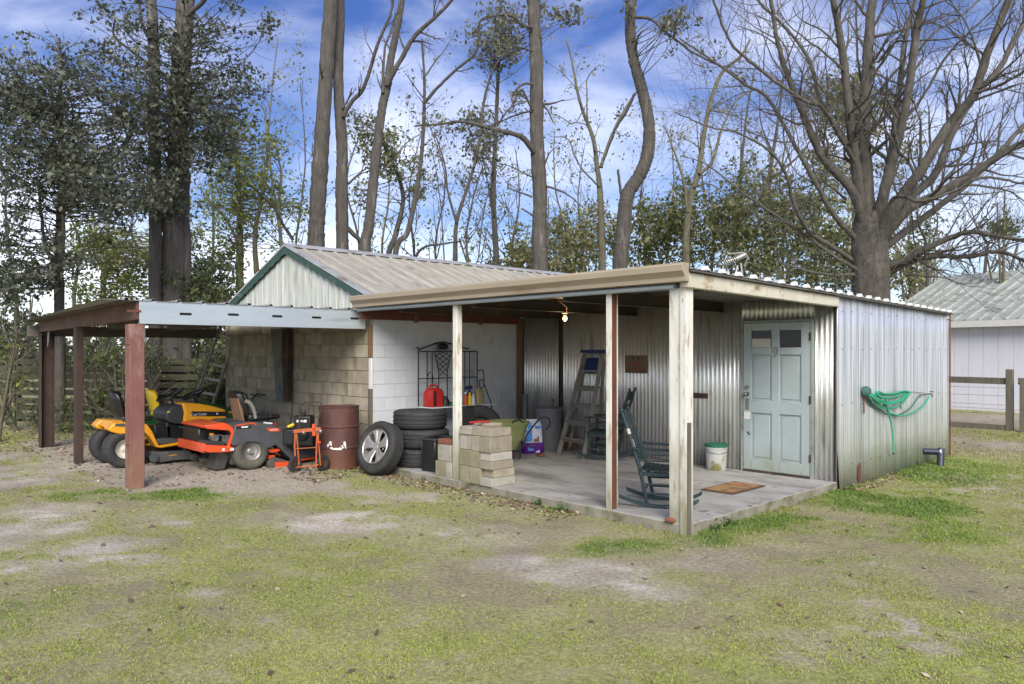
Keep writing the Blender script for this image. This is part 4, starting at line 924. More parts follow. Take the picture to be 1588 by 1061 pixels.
mk = q.build('white_marking', M['white_paint'], en); mk['kind'] = 'stuff'
q = MB(); q.bar(tp(446, 662, 10.4), tp(456, 658, 10.4), .03, .035); q.build('handle_grip', M['yellow_seat'], en, bevel=.006)

# ---- YELLOW LAWN TRACTOR : right side plane XY, nose +y
XY = -7.40; YG = gz(XY, -2)
yt = thing('yellow_lawn_tractor', (-7.85, -1.9, YG), 'yellow and black riding lawn tractor half hidden by the rusty red post', 'mower')
def ypoly(L, x0=XY): return [sp(a, b, x0) for a, b in L]
rwy = onx(XY, 196, 700).y; YWd = .88
for xx in (XY - .12, XY - YWd + .12): mwheel(yt, (xx, rwy, YG + .27), (1, 0, 0), .27, .24, .13, M['curtain'], lug=.012)
for xx in (XY - .12, XY - YWd + .14): mwheel(yt, (xx, rwy + 1.25, YG + .19), (1, 0, 0), .19, .15, .10, M['curtain'], lug=.006)
# fender and footboard
q = MB(); q.prism(ypoly([(168, 666), (178, 656), (190, 655), (228, 658), (236, 668), (243, 684), (247, 691), (296, 683), (298, 687), (250, 695), (243, 694), (232, 677), (222, 668), (206, 668), (196, 672), (188, 674), (172, 670)]), 'x', XY - .24, XY); fd1 = q.build('rear_fender', M['yellow'], yt, bevel=.012, seg=2)
q = MB(); q.prism(ypoly([(168, 666), (178, 656), (190, 655), (228, 658), (236, 668), (243, 684), (247, 691), (296, 683), (298, 687), (250, 695), (243, 694), (232, 677), (222, 668), (206, 668), (196, 672), (188, 674), (172, 670)]), 'x', XY - YWd, XY - YWd + .24); q.build('rear_fender', M['yellow'], yt, bevel=.012, seg=2)
q = MB(); q.prism(ypoly([(172, 664), (180, 655), (196, 654), (230, 657), (230, 662), (176, 668)]), 'x', XY - YWd + .241, XY - .241); q.build('seat_pan', M['yellow'], yt, bevel=.01)
q = MB(); q.prism(ypoly([(243, 682), (262, 680), (296, 682), (298, 684), (250, 689), (246, 688)]), 'x', XY - .20, XY - .012); q.build('footboard', M['plastic_grey'], yt, bevel=.004)
q = MB(); q.prism(ypoly([(180, 657), (192, 656.5), (198, 659), (192, 662), (178, 661)]), 'x', XY - .02, XY + .004); q.build('fender_panel', M['plastic_grey'], yt)
# hood
hood = [(282, 626.5), (286, 625), (310, 626), (335, 631), (351, 636), (353, 660), (330, 664), (316, 675.5), (309, 675.5), (307, 668), (300, 664), (284, 656), (286, 640)]
q = MB(); hp = ypoly(hood, XY - .12); q.prism(hp, 'x', XY - .74, XY - .12); hd = q.build('hood', M['yellow'], yt, bevel=.035, seg=3)
hx = XY - .12
q = MB(); q.prism(ypoly([(297, 638), (350, 638.5), (350, 645.5), (296.5, 645.5)], hx), 'x', hx + .001, hx + .005); bd = q.build('hood_band', M['plastic_black'], hd)
pc = onx(hx, 308, 642.8); text_mesh('Cub Cadet', .052, .0008, frame((hx + .0065, pc.y, pc.z), (0, 1, 0), (0, 0, 1)), M['white_paint'], 'hood_lettering', bd, .25)
q = MB(); pc = onx(hx, 336.5, 641.6); q.cyl((hx + .005, pc.y, pc.z), (1, 0, 0), .014, .003, 14); q.build('hood_emblem', M['white_paint'], bd)
q = MB(); q.prism(ypoly([(258, 640), (268, 631), (283, 627), (286, 640), (284, 656), (279, 659), (262, 655), (258, 650)], XY - .13), 'x', XY - .72, XY - .14); q.build('dash', M['plastic_dark'], yt, bevel=.02, seg=2)
q = MB(); pc = onx(XY - .12, 262, 639); q.box((XY - .135, pc.y, pc.z), (.02, .035, .02)); q.build('dash_sticker', M['yellow_seat'], yt)
q = MB(); q.prism(ypoly([(258, 655), (280, 659), (308, 672), (330, 676), (352, 672), (352, 700), (300, 690), (262, 684)], XY - .2), 'x', XY - .66, XY - .22); q.build('chassis', M['plastic_black'], yt, bevel=.01)
q = MB(); q.prism(ypoly([(236, 660), (262, 660), (262, 690), (240, 690)], XY - .3), 'x', XY - .66, XY - .22); q.build('tunnel_cover', M['plastic_black'], yt, bevel=.01)
q = MB(); q.prism(ypoly([(352, 638), (356, 642), (356, 672), (351, 676)], hx), 'x', XY - .72, XY - .14); q.build('grille', M['plastic_black'], yt)
# steering wheel
sc_ = onx(XY - .45, 262, 613.5); ax_ = Vector((0, -.42, .9)).normalized(); uu = ax_.cross(X1).normalized()
q = MB(); q.tube([sc_ + (X1 * math.cos(t) + uu * math.sin(t)) * .18 for t in [2 * math.pi * k / 28 for k in range(29)]], .016, 8, cap=False)
for t in (.5, 2.6, 4.7): q.bar(sc_, sc_ + (X1 * math.cos(t) + uu * math.sin(t)) * .18, .03, .012, ax_)
q.tube([sc_, sc_ - ax_ * .25], .022, 10); q.build('steering_wheel', M['plastic_black'], yt)
# seat
def seat(parent, y0, z0, xc, mt, mt2=None, w=.22):
    secs = []
    for (dy, dz, ww) in ((.0, .0, w * .9), (-.02, .10, w), (-.05, .22, w), (-.075, .32, w * .85), (-.085, .36, w * .5)):
        y, z = y0 + dy, z0 + dz; secs.append([(xc + ww, y, z), (xc + ww * .8, y - .05, z), (xc - ww * .8, y - .05, z), (xc - ww, y, z), (xc - ww * .7, y + .055, z), (xc + ww * .7, y + .055, z)])
    q = MB(); q.loft(secs); q.build('seat_back', mt, parent, smooth=1.0)
    q = MB(); q.prism([(y0 - .03, z0 - .10), (y0 + .38, z0 - .08), (y0 + .40, z0 - .02), (y0 + .1, z0 - .03), (y0 - .02, z0 + .01)], 'x', xc - w, xc + w); q.build('seat', mt2 or mt, parent, bevel=.02, seg=2)
pc = onx(XY - .45, 190, 640); seat(yt, pc.y - .04, pc.z - .10 + .06, XY - .45, M['plastic_black'])
q = MB(); q.tube([(XY - .62, pc.y - .1, pc.z - .12), (XY - .62, pc.y - .02, pc.z - .22)], .012); q.build('seat_bracket', M['steel'], yt)
# deck
q = MB(); q.prism(ypoly([(236, 712), (240, 702), (262, 700), (292, 699), (300, 704), (299, 713), (270, 714), (248, 717.5)]), 'x', XY - .86, XY + .03); dk = q.build('cutting_deck', M['plastic_grey'], yt, bevel=.015)
for px in (238, 301):
    pc = onx(XY + .03, px, 710); mwheel(dk, (XY + .05, pc.y, pc.z + .0), (1, 0, 0), .062, .04, .03, M['plastic_grey'], lug=.0, name='gauge_wheel') if False else None
    q = MB(); q.lathe([(0, -.02), (.06, -.02), (.065, 0), (.06, .02), (.03, .025), (0, .025)], (XY + .05, pc.y, pc.z), (1, 0, 0), 24); q.build('gauge_wheel', M['plastic_grey'], dk)
q = MB(); pc = onx(XY + .03, 268, 706); q.box((XY + .032, pc.y, pc.z), (.004, .10, .012), (R2(3), 0, 0)); q.build('deck_label', M['yellow'], dk)
q = MB(); q.tube(px3(XY - .1, [(278, 662), (290, 664), (296, 670), (297, 682), (290, 690), (282, 691)]), .011, 8); q.build('lift_handle', M['plastic_grey'], yt)
q = MB(); q.cyl((XY - .3, onx(XY, 308, 692).y, YG + .35), (1, 0, 0), .07, .15, 14); q.bar((XY - .2, onx(XY, 296, 690).y, YG + .28), (XY - .2, onx(XY, 330, 690).y, YG + .24), .05, .06); q.build('front_axle', M['engine'], yt)

# ---- GREEN LAWN TRACTOR behind it
XG = -8.75; GG = gz(XG, -1.5)
gt = thing('green_lawn_tractor', (-9.2, -1.2, GG), 'green lawn tractor with yellow seat parked behind the yellow one', 'mower')
def gpoly(L, x0=XG): return [sp(a, b, x0) for a, b in L]
gy0 = onx(XG, 232, 690).y
for xx in (XG - .12, XG - .76): mwheel(gt, (xx, gy0, GG + .26), (1, 0, 0), .26, .22, .12, M['yellow_seat'], lug=.012)
for xx in (XG - .12, XG - .74): mwheel(gt, (xx, gy0 + 1.2, GG + .18), (1, 0, 0), .18, .15, .09, M['yellow_seat'], lug=.004)
q = MB(); q.prism(gpoly([(215, 655), (228, 644), (256, 645), (258, 652), (250, 655), (240, 668), (222, 664)]), 'x', XG - .86, XG); q.build('rear_fender', M['green_mower'], gt, bevel=.02, seg=2)
q = MB(); q.prism(gpoly([(308, 623), (330, 626), (360, 634), (392, 646), (394, 668), (380, 676), (320, 676), (308, 655)], XG - .1), 'x', XG - .72, XG - .1); hd2 = q.build('hood', M['green_mower'], gt, bevel=.03, seg=3)
q = MB(); q.prism(gpoly([(352, 636.5), (375, 641), (390, 647), (390, 649.5), (374, 645), (352, 640)], XG - .1), 'x', XG - .099, XG - .094); q.build('hood_stripe', M['yellow_seat'], hd2)
q = MB(); q.prism(gpoly([(290, 630), (308, 623), (310, 660), (292, 655)], XG - .12), 'x', XG - .7, XG - .12); q.prism(gpoly([(225, 664), (320, 664), (380, 672), (380, 700), (240, 690)], XG - .2), 'x', XG - .65, XG - .2); q.build('chassis', M['plastic_black'], gt, bevel=.01)
sc_ = onx(XG - .45, 299, 612); q = MB(); uu = ax_.cross(X1).normalized()
q.tube([sc_ + (X1 * math.cos(t) + uu * math.sin(t)) * .19 for t in [2 * math.pi * k / 28 for k in range(29)]], .017, 8, cap=False)
for t in (.5, 2.6, 4.7): q.bar(sc_, sc_ + (X1 * math.cos(t) + uu * math.sin(t)) * .19, .03, .012, ax_)
q.tube([sc_, sc_ - ax_ * .3], .022, 10); q.build('steering_wheel', M['plastic_black'], gt)
pc = onx(XG - .43, 240, 632); seat(gt, pc.y + .02, pc.z - .06, XG - .43, M['yellow_seat'], M['yellow_seat'], .21)
q = MB(); q.bx(XG - .63, XG - .23, pc.y + .055, pc.y + .075, pc.z - .05, pc.z + .22); q.build('seat_cushion', M['plastic_black'], gt, bevel=.008)
# ---- push mower handles in the back
pm = thing('push_mower', (*at(385, 545, 13.0)[:2], .075), 'push mower with looped black handle standing by the block wall behind the others', 'mower')
def bp3(L, D): return [tuple(at(a, b, D)) for a, b in L]
q = MB(); q.tube(bp3([(352, 640), (362, 622), (368, 612), (375, 608.5), (382, 612), (385, 625), (386, 645)], 12.6), .014, 8); q.build('handle', M['plastic_black'], pm)
q = MB(); q.tube(bp3([(384, 630), (392, 618), (398, 611), (412, 613)], 13.0), .013, 8); q.tube(bp3([(388, 611), (404, 616)], 13.0), .011, 8); q.build('handle', M['plastic_black'], pm)
hb = at(372, 545, 12.8); q = MB(); q.bx(hb.x - .25, hb.x + .25, hb.y - .25, hb.y + .25, .16, .32); q.cyl((hb.x, hb.y, .32), (0, 0, 1), .12, .16, 16); q.build('deck', M['plastic_black'], pm, bevel=.03)
for dx in (-.27, .27):
    for dy in (-.2, .2): q = MB(); q.cyl((hb.x + dx - .02, hb.y + dy, .165), (1, 0, 0), .09, .04, 16); q.build('wheel', M['rubber'], pm)
# ---- wooden ladder leaning at the far corner
la = at(300, 545, 15.0); l0 = Vector((la.x, la.y, .08)); top = at(350, 524, 14.9)
sl = thing('straight_ladder', l0, 'weathered wooden ladder leaning against the far edge of the carport roof', 'ladder')
dir_ = (top - l0).normalized(); sidev = CR * .75 + CW * .6; sidev = (sidev - dir_ * sidev.dot(dir_)).normalized()
for s_ in (-1, 1): q = MB(); q.bar(l0 + sidev * .19 * s_, top + dir_ * .3 + sidev * .17 * s_, .035, .07, sidev.cross(dir_)); q.build('rail', M['ladder'], sl)
for k in range(8):
    c_ = l0 + dir_ * (.25 + .3 * k); q = MB(); q.bar(c_ - sidev * .18, c_ + sidev * .18, .05, .025, sidev.cross(dir_)); q.build('rung', M['white_paint'], sl)

# ================================================================== PORCH CONTENTS
# ---- loose blocks, each its own thing
def loose(x0, x1, y0, y1, z0, z1, mt, label, name='concrete_block', rot=0, cat='block', grp='blocks stacked beside the left porch post', hollow=False):
    q = MB(); c_ = Vector(((x0 + x1) / 2, (y0 + y1) / 2, z0)); w, d, h = x1 - x0, y1 - y0, z1 - z0
    if hollow:
        t_ = .03
        for b_ in ((-w / 2, -w / 2 + t_, -d / 2, d / 2), (w / 2 - t_, w / 2, -d / 2, d / 2), (-w / 2 + t_, w / 2 - t_, -d / 2, -d / 2 + t_), (-w / 2 + t_, w / 2 - t_, d / 2 - t_, d / 2), (-.015, .015, -d / 2 + t_, d / 2 - t_)):
            q.bx(b_[0], b_[1], b_[2], b_[3], 0, h)
    else: q.bx(-w / 2, w / 2, -d / 2, d / 2, 0, h)
    o = q.build(name, M[mt], None, bevel=.007, seg=2); o.location = c_; o.rotation_euler = (0, 0, R2(rot)); tag(o, label, cat, grp); return o
z = SL
BX0, BX1, BY0 = -3.31, -2.71, -.0
loose(-3.32, -3.105, -.0, .38, z, z + .20, 'block_moss', 'mossy green block at the foot of the pile, next to the white post', rot=1)
loose(-3.10, -2.91, -.02, .38, z, z + .20, 'block_moss', 'greenish tan block at the foot of the pile, middle of the front face', rot=0)
loose(-2.905, -2.70, -.03, .38, z, z + .10, 'block_grey', 'long pale slab block at the bottom right of the block pile', rot=1)
loose(-2.905, -2.71, .03, .37, z + .103, z + .20, 'block_loose', 'pale cut block lying on the bottom slab at the right of the pile', rot=-1)
loose(-3.33, -3.12, .0, .37, z + .203, z + .40, 'block_moss', 'mossy green block in the second course beside the white post', rot=-1)
loose(-3.115, -2.93, -.01, .37, z + .203, z + .40, 'block_moss', 'mossy olive block in the second course of the front face', rot=1)
loose(-2.925, -2.71, -.02, .35, z + .203, z + .30, 'block_loose', 'brown solid block in the second course at the pile corner', rot=2)
loose(-2.925, -2.72, .0, .15, z + .303, z + .40, 'block_grey', 'short pale block, left of two under the big tan block', rot=1)
loose(-2.925, -2.72, .155, .34, z + .303, z + .40, 'block_grey', 'short grey block, right of two under the big tan block', rot=-1)
loose(-3.34, -3.22, .02, .36, z + .403, z + .59, 'block_grey', 'upright grey block in the third course touching the white post', rot=0)
loose(-3.215, -3.09, .02, .36, z + .403, z + .59, 'block_loose', 'narrow brown upright block in the third course of the pile', rot=1)
loose(-3.08, -2.94, -.01, .36, z + .403, z + .59, 'block_loose', 'tan upright block with rounded edge in the third course', rot=-2)
loose(-2.935, -2.73, -.02, .35, z + .403, z + .59, 'block_loose', 'big rough tan block near the top right of the pile', rot=2)
loose(-3.33, -3.10, .0, .36, z + .593, z + .69, 'block_grey', 'grey cap block on top of the pile nearest the post', rot=1)
loose(-3.095, -2.76, -.0, .36, z + .593, z + .69, 'block_loose', 'long grey tan cap block topping the pile on the right', rot=1)
loose(-3.28, -2.95, .20, .38, z + .693, z + .73, 'block_loose', 'thin flat paver lying on top of the block pile', rot=3, cat='paver')
g2 = 'blocks stacked left of the porch post'
p = onx
loose(-3.86, -3.66, .03, .22, z, z + .20, 'block_moss', 'hollow grey green block on the slab edge left of the post', grp=g2, hollow=True, rot=3)
loose(-3.64, -3.53, .03, .22, z, z + .20, 'block_grey', 'narrow pale block on the slab edge touching the left porch post', grp=g2)
loose(-3.84, -3.56, .05, .22, z + .203, z + .42, 'block_grey', 'pale grey block standing on the hollow one beside the black box', grp=g2, rot=-2)
for k in range(3): loose(-3.82 + k * .088, -3.742 + k * .088, .04, .20, z + .423, z + .485, 'brick_red', 'small red brick on edge on the grey block, %s of three' % ('left', 'middle', 'right')[k], 'brick', cat='brick', grp='red bricks by the post')
q = MB(); pb = gd(1036, 811, SL); q.box((0, 0, .02), (.10, .07, .04)); o = q.build('brick', M['brick_red'], None, bevel=.01); o.location = (pb.x, pb.y + .04, SL); tag(o, 'broken piece of red brick on the slab at the corner post', 'brick')
pb = gd(838, 708, SL); q = MB(); q.box((0, 0, .02), (.14, .09, .035)); o = q.build('brick', M['brick_red'], None, bevel=.012); o.location = (pb.x, pb.y, SL); tag(o, 'flat brown brick lying before the purple bag', 'brick')
q = MB(); q.bx(-5.50, -4.25, YW - .10, YW - .04, SL, SL + .13); tag(q.build('baseboard_plank', M['wood_brown'], None, bevel=.004), 'brown plank standing along the foot of the corrugated wall', 'plank')

# ---- bakers rack
RX0, RX1, RY0, RY1 = -5.54, -5.18, 1.00, 2.22
rk = thing('metal_rack', (-5.36, 1.6, SL), 'black wrought iron baker rack with a lattice back against the painted wall', 'rack')
def rt(L, r=.009, n=6): q = MB(); q.tube(L, r, n); return q
zt_, zm, zs = 1.72, 1.29, .84
for (x_, y_) in ((RX0, RY0), (RX0, RY1)): rt([(x_, y_, SL), (x_, y_, zt_ + (.03 if y_ == RY0 else 0))], .011).build('upright', M['plastic_black'], rk)
for y_ in (RY0 + .17, RY0 + .27, RY1 - .27, RY1 - .17): rt([(RX0, y_, zs), (RX0, y_, zt_)]).build('upright', M['plastic_black'], rk)
for z_ in (zt_, zm, zs + .01): rt([(RX0, RY0, z_), (RX0, RY1, z_)]).build('crossbar', M['plastic_black'], rk)
ym = (RY0 + RY1) / 2 - .12
rt([(RX0, RY0 - .03, zt_ + .07), (RX0, RY0 + .02, zt_ + .03), (RX0, ym - .16, zt_ + .125), (RX0, ym, zt_ + .15), (RX0, ym + .16, zt_ + .125), (RX0, RY1 - .22, zt_ + .04), (RX0, RY1 - .18, zt_ + .06)], .012).build('crest', M['plastic_black'], rk)
q = MB()
L_ = [(ym - .17, zt_), (ym - .09, zm + .12), (ym - .09, zm + .0)]; R__ = [(ym + .17, zt_), (ym + .09, zm + .12), (ym + .09, zm)]
for s_ in (-1, 1): q.tube([(RX0, ym + s_ * .17, zt_), (RX0, ym + s_ * .14, zt_ - .12), (RX0, ym + s_ * .085, zm + .10), (RX0, ym + s_ * .09, zm)], .009, 6)
for k in range(5):
    z0_ = zm + .02 + k * .085; z1_ = z0_ + .17; w0 = .085 + (z0_ - zm) / (zt_ - zm) * .07; w1 = .085 + (min(z1_, zt_) - zm) / (zt_ - zm) * .07
    for s_ in (-1, 1): q.tube([(RX0, ym - s_ * w0, z0_), (RX0, ym + s_ * w1, min(z1_, zt_ + .05))], .006, 5)
q.ball((RX0, ym, zt_ + .08), (.02, .12, .055), 12)
q.build('lattice', M['plastic_black'], rk)
for y_ in (ym - .09, ym + .09): rt([(RX0, y_, zs), (RX0, y_, zm)]).build('upright', M['plastic_black'], rk)
rt([(RX0, RY0 + .17, zm + .02), (RX0 + .02, RY0 + .20, zm + .10), (RX0 + .02, RY0 + .25, zm + .10), (RX0 + .02, RY0 + .27, zm - .0), (RX0 + .02, RY0 + .25, zm - .12), (RX0 + .02, RY0 + .19, zm - .12)], .009).build('scroll', M['plastic_black'], rk)
rt([(RX0, RY1, zm + .1), (RX0 + .14, RY1, zm + .12), (RX0 + .17, RY1, zm + .05), (RX0 + .17, RY1, zm - .15), (RX0 + .10, RY1, zm - .19), (RX0 + .06, RY1, zm - .15), (RX0 + .06, RY1, zm - .05), (RX0 + .14, RY1, zm - .04)], .010).build('scroll', M['plastic_black'], rk)
rt([(RX0 + .17, RY1, zm - .1), (RX1, RY1, zs)], .009).build('scroll', M['plastic_black'], rk)
for (x_, y_) in ((RX1, RY0), (RX1, RY1)): rt([(x_, y_, SL), (x_, y_, zs)], .011).build('upright', M['plastic_black'], rk)
q = MB(); q.bx(RX0 - .02, RX1 + .02, RY0 - .02, RY1 + .12, zs, zs + .016); q.build('shelf', M['white_paint'], rk, bevel=.003)
q = MB(); q.bx(RX0, RX1, RY0, RY1, .33, .345); q.build('shelf', M['plastic_black'], rk)
ZS = zs + .016
# gas can
gp = onx(-5.33, 672.5, 632); g = thing('fuel_can', (-5.33, gp.y, ZS), 'red plastic fuel can with a dark stripe on the left of the rack shelf', 'can')
def octo(w, d, z, cx_, cy_, c=.25): return [(cx_ + a * w, cy_ + b * d, z) for a, b in ((-.5, -.5 + c), (-.5 + c, -.5), (.5 - c, -.5), (.5, -.5 + c), (.5, .5 - c), (.5 - c, .5), (-.5 + c, .5), (-.5, .5 - c))]
q = MB(); q.loft([octo(.19, .29, ZS + a, -5.33, gp.y, .18) for a in (0,)] + [octo(.20, .31, ZS + .02, -5.33, gp.y, .18), octo(.20, .31, ZS + .22, -5.33, gp.y, .18), octo(.16, .26, ZS + .27, -5.33, gp.y, .2), octo(.10, .16, ZS + .29, -5.33, gp.y, .2)])
q.build('tank', M['red_can'], g, smooth=.4, bevel=.01, seg=2)
q = MB(); q.tube([(-5.33, gp.y - .10, ZS + .26), (-5.33, gp.y - .06, ZS + .335), (-5.33, gp.y + .04, ZS + .335), (-5.33, gp.y + .12, ZS + .25)], .016, 8); q.build('handle', M['red_can'], g)
q = MB(); q.prism([(gp.y - .07, ZS + .02), (gp.y - .03, ZS + .02), (gp.y - .03, ZS + .25), (gp.y - .07, ZS + .25)], 'x', -5.229, -5.222); q.build('stripe', M['plastic_black'], g)
def bottle(px, label, mt, h, r, capm, x_=-5.27, cap_r=.02, grp='bottles on the rack shelf', extra=None):
    pc = onx(x_, px, 632); b = thing('bottle', (x_, pc.y, ZS), label, 'bottle', grp)
    q = MB(); q.lathe([(0, 0), (r * .95, 0), (r, .01), (r, h * .62), (r * .75, h * .76), (r * .4, h * .84), (r * .38, h * .88), (0, h * .88)], (x_, pc.y, ZS), (0, 0, 1), 20); q.build('body', mt, b)
    q = MB(); q.lathe([(0, h * .86), (cap_r, h * .86), (cap_r, h), (0, h)], (x_, pc.y, ZS), (0, 0, 1), 14); q.build('cap', capm, b); return b, pc
bottle(722, 'red and orange bottle just right of the post on the rack shelf', M['orange'], .21, .035, M['white_paint'])
bottle(728.5, 'yellow slim bottle on the rack shelf', M['yellow_seat'], .20, .033, M['yellow_seat'])
bottle(733.5, 'white slim bottle on the rack shelf next to the amber jug', M['bag_white'], .17, .035, M['white_paint'])
b, pc = bottle(728, 'dark blue trigger spray bottle standing behind the yellow one on the rack', M['blue_top'], .27, .04, M['blue_top'], x_=-5.40, cap_r=.03)
q = MB(); q.bar((-5.40, pc.y - .09, ZS + .27), (-5.40, pc.y + .06, ZS + .28), .035, .045); q.bar((-5.37, pc.y - .11, ZS + .26), (-5.37, pc.y - .07, ZS + .265), .03, .04); q.build('trigger', M['blue_top'], b, bevel=.008)
q = MB(); pj_ = onx(-5.30, 743, 632); jg = thing('jug', (-5.30, pj_.y, ZS), 'amber plastic oil jug with handle at the right end of the rack shelf', 'jug')
q.loft([octo(.09, .15, ZS, -5.30, pj_.y), octo(.09, .15, ZS + .17, -5.30, pj_.y), octo(.07, .10, ZS + .23, -5.30, pj_.y - .01), octo(.04, .04, ZS + .25, -5.30, pj_.y - .02), octo(.04, .04, ZS + .27, -5.30, pj_.y - .02)]); q.build('body', M['amber'], jg, smooth=.5, bevel=.01)
q = MB(); q.tube([(-5.30, pj_.y + .02, ZS + .24), (-5.30, pj_.y + .085, ZS + .21), (-5.30, pj_.y + .09, ZS + .08)], .012, 8); q.build('handle', M['amber'], jg)
pk = onx(-5.30, 701, 632); q = MB(); q.box((-5.30, pk.y, ZS + .03), (.12, .18, .05), (R2(12), 0, 0)); tag(q.build('small_packet', M['green_lid'], None, bevel=.01), 'teal and yellow packet lying flat on the rack shelf left of the post', 'packet')
pk = onx(-5.30, 692, 632); q = MB(); q.loft([octo(.10, .13, ZS, -5.3, pk.y), octo(.09, .11, ZS + .08, -5.3, pk.y), octo(.03, .03, ZS + .16, -5.3, pk.y - .02)]); tag(q.build('oil_funnel', M['plastic_black'], None), 'small black funnel beside the red fuel can on the rack', 'funnel')
# red tool on the tyre / blocks
q = MB(); a_ = at(728, 658.5, 9.25); b__ = at(752, 657.5, 9.35); zz_ = SL + .745; q.bar((a_.x, a_.y, zz_), (b__.x, b__.y, zz_ + .005), .03, .022); q.bar((b__.x, b__.y, zz_ + .005), (b__.x + .05, b__.y + .03, zz_), .06, .02); tag(q.build('red_tool', M['red_can'], None, bevel=.005), 'red handled tool lying on top of the block pile', 'tool')

# ---- green garden cart
gc = at(787, 545, 10.9); ct = thing('garden_cart', (gc.x, gc.y, SL), 'olive green garden cart with black looped handles, half behind the blocks', 'cart')
def ring(cx_, cy_, z, a, b, th, n=20):
    return [(cx_ + math.cos(th) * a * (abs(math.cos(t)) ** .6) * (1 if math.cos(t) >= 0 else -1) - math.sin(th) * b * (abs(math.sin(t)) ** .6) * (1 if math.sin(t) >= 0 else -1),
             cy_ + math.sin(th) * a * (abs(math.cos(t)) ** .6) * (1 if math.cos(t) >= 0 else -1) + math.cos(th) * b * (abs(math.sin(t)) ** .6) * (1 if math.sin(t) >= 0 else -1), z) for t in [2 * math.pi * k / n for k in range(n)]]
th = math.atan2(CR.y, CR.x) + .25
q = MB(); secs = [ring(gc.x, gc.y, SL + .20, .13, .11, th), ring(gc.x, gc.y, SL + .30, .17, .17, th), ring(gc.x - .01, gc.y + .02, SL + .36, .22, .22, th), ring(gc.x - .02, gc.y + .03, SL + .56, .27, .31, th), ring(gc.x - .02, gc.y + .03, SL + .60, .30, .34, th), ring(gc.x - .02, gc.y + .03, SL + .605, .30, .34, th), ring(gc.x - .02, gc.y + .03, SL + .59, .275, .315, th), ring(gc.x, gc.y, SL + .32, .16, .16, th)]
q.loft(secs); q.build('tub', M['olive'], ct, smooth=.8)
q = MB(); q.tube(bp3([(786, 676), (792, 660), (797, 653), (806, 651), (812, 656), (812, 664), (807, 671)], 10.75), .013, 8); q.build('handle', M['plastic_black'], ct)
q = MB(); q.tube(bp3([(812, 690), (816, 676), (826, 662), (838, 648), (845, 646.5), (851, 649), (853.5, 656), (851, 662), (846, 667)], 10.75), .013, 8); q.build('handle', M['plastic_black'], ct)
q = MB(); q.tube(bp3([(790, 702), (796, 711), (802, 714), (807, 709), (806, 699), (812, 690)], 10.75), .012, 8); q.tube(bp3([(786, 676), (788, 690), (790, 702)], 10.75), .012, 8); q.build('frame', M['plastic_black'], ct)
cw = gc + CW * .15; q = MB(); q.lathe([(0, -.03), (.10, -.035), (.12, 0), (.10, .035), (0, .03)], (cw.x - .1, cw.y, SL + .12), CR, 24); q.build('wheel', M['rubber'], ct)
# ---- litter bag
bg_ = at(826, 545, 11.9); bag = thing('litter_bag', (bg_.x, bg_.y, SL), 'purple, white and blue printed plastic bag standing by the cart', 'bag')
fr = frame((bg_.x, bg_.y, SL), CR * .95 + CW * .2, (0, 0, 1)); 
def bsec(z, w, d, lean=0): return [fr @ Vector((a * w, z, b * d + lean)) for a, b in ((-.5, 0), (-.42, .4), (-.15, .5), (.15, .5), (.42, .4), (.5, 0), (.42, -.4), (.15, -.5), (-.15, -.5), (-.42, -.4))]
q = MB(); q.loft([bsec(0, .34, .12), bsec(.03, .37, .15), bsec(.18, .345, .15)]); q.build('bag_base', M['purple'], bag, smooth=.9)
q = MB(); q.loft([bsec(.18, .345, .15), bsec(.34, .32, .13), bsec(.44, .30, .08), bsec(.52, .24, .03, -.01), bsec(.545, .20, .015, -.015)]); q.build('bag_top', M['bag_white'], bag, smooth=.9)
def bprint(u0, u1, v0, v1, mt, nm='print', off=.082):
    s_ = 1 if (fr.to_3x3() @ Vector((0, 0, 1))).dot(CW) < 0 else -1
    q = MB(); q.add([fr @ Vector((u0, v0, s_ * off)), fr @ Vector((u1, v0, s_ * off)), fr @ Vector((u1 - .005, v1, s_ * (off - .012))), fr @ Vector((u0 + .01, v1, s_ * (off - .012)))], [(0, 1, 2, 3)]); q.build(nm, mt, bag, smooth=0)
bprint(-.13, -.02, .20, .38, M['blue_print']); bprint(-.10, -.03, .40, .50, M['blue_print'], off=.07); bprint(.0, .09, .19, .28, M['copper_print'], off=.078); bprint(.02, .12, .40, .44, M['blue_print'], off=.062)
bprint(-.10, -.0, .05, .11, M['blue_print']); bprint(.03, .10, .02, .06, M['bag_white']); bprint(-.07, .03, .12, .15, M['plastic_grey'])
# ---- grey bin
bn = at(850, 545, 12.25); bi = thing('grey_bin', (bn.x, bn.y, SL), 'grey round plastic bin against the corrugated wall left of the stepladder', 'bin')
q = MB(); q.lathe([(0, 0), (.20, 0), (.205, .01), (.235, .66), (.25, .665), (.25, .70), (.235, .70), (.20, .03), (0, .02)], (bn.x, bn.y, SL), (0, 0, 1), 40); q.build('shell', M['bin_grey'], bi, smooth=.6)
q = MB(); pr = at(813, 545, 12.3); q.tube([(pr.x, pr.y, SL), (pr.x - .04, pr.y + .06, SL + .92)], .055, 18); tag(q.build('dark_roll', M['plastic_grey'], None), 'dark grey tube standing in the corner behind the purple bag', 'tube')
q = MB(); q.tube([(bn.x - .05, bn.y + .1, SL + .3), (bn.x - .02, bn.y + .15, SL + .82)], .014, 8); q.ball((bn.x - .02, bn.y + .15, SL + .82), .03, 10); tag(q.build('stick_handle', M['wood_brown'], None), 'short stick handle poking out of the grey bin', 'handle')

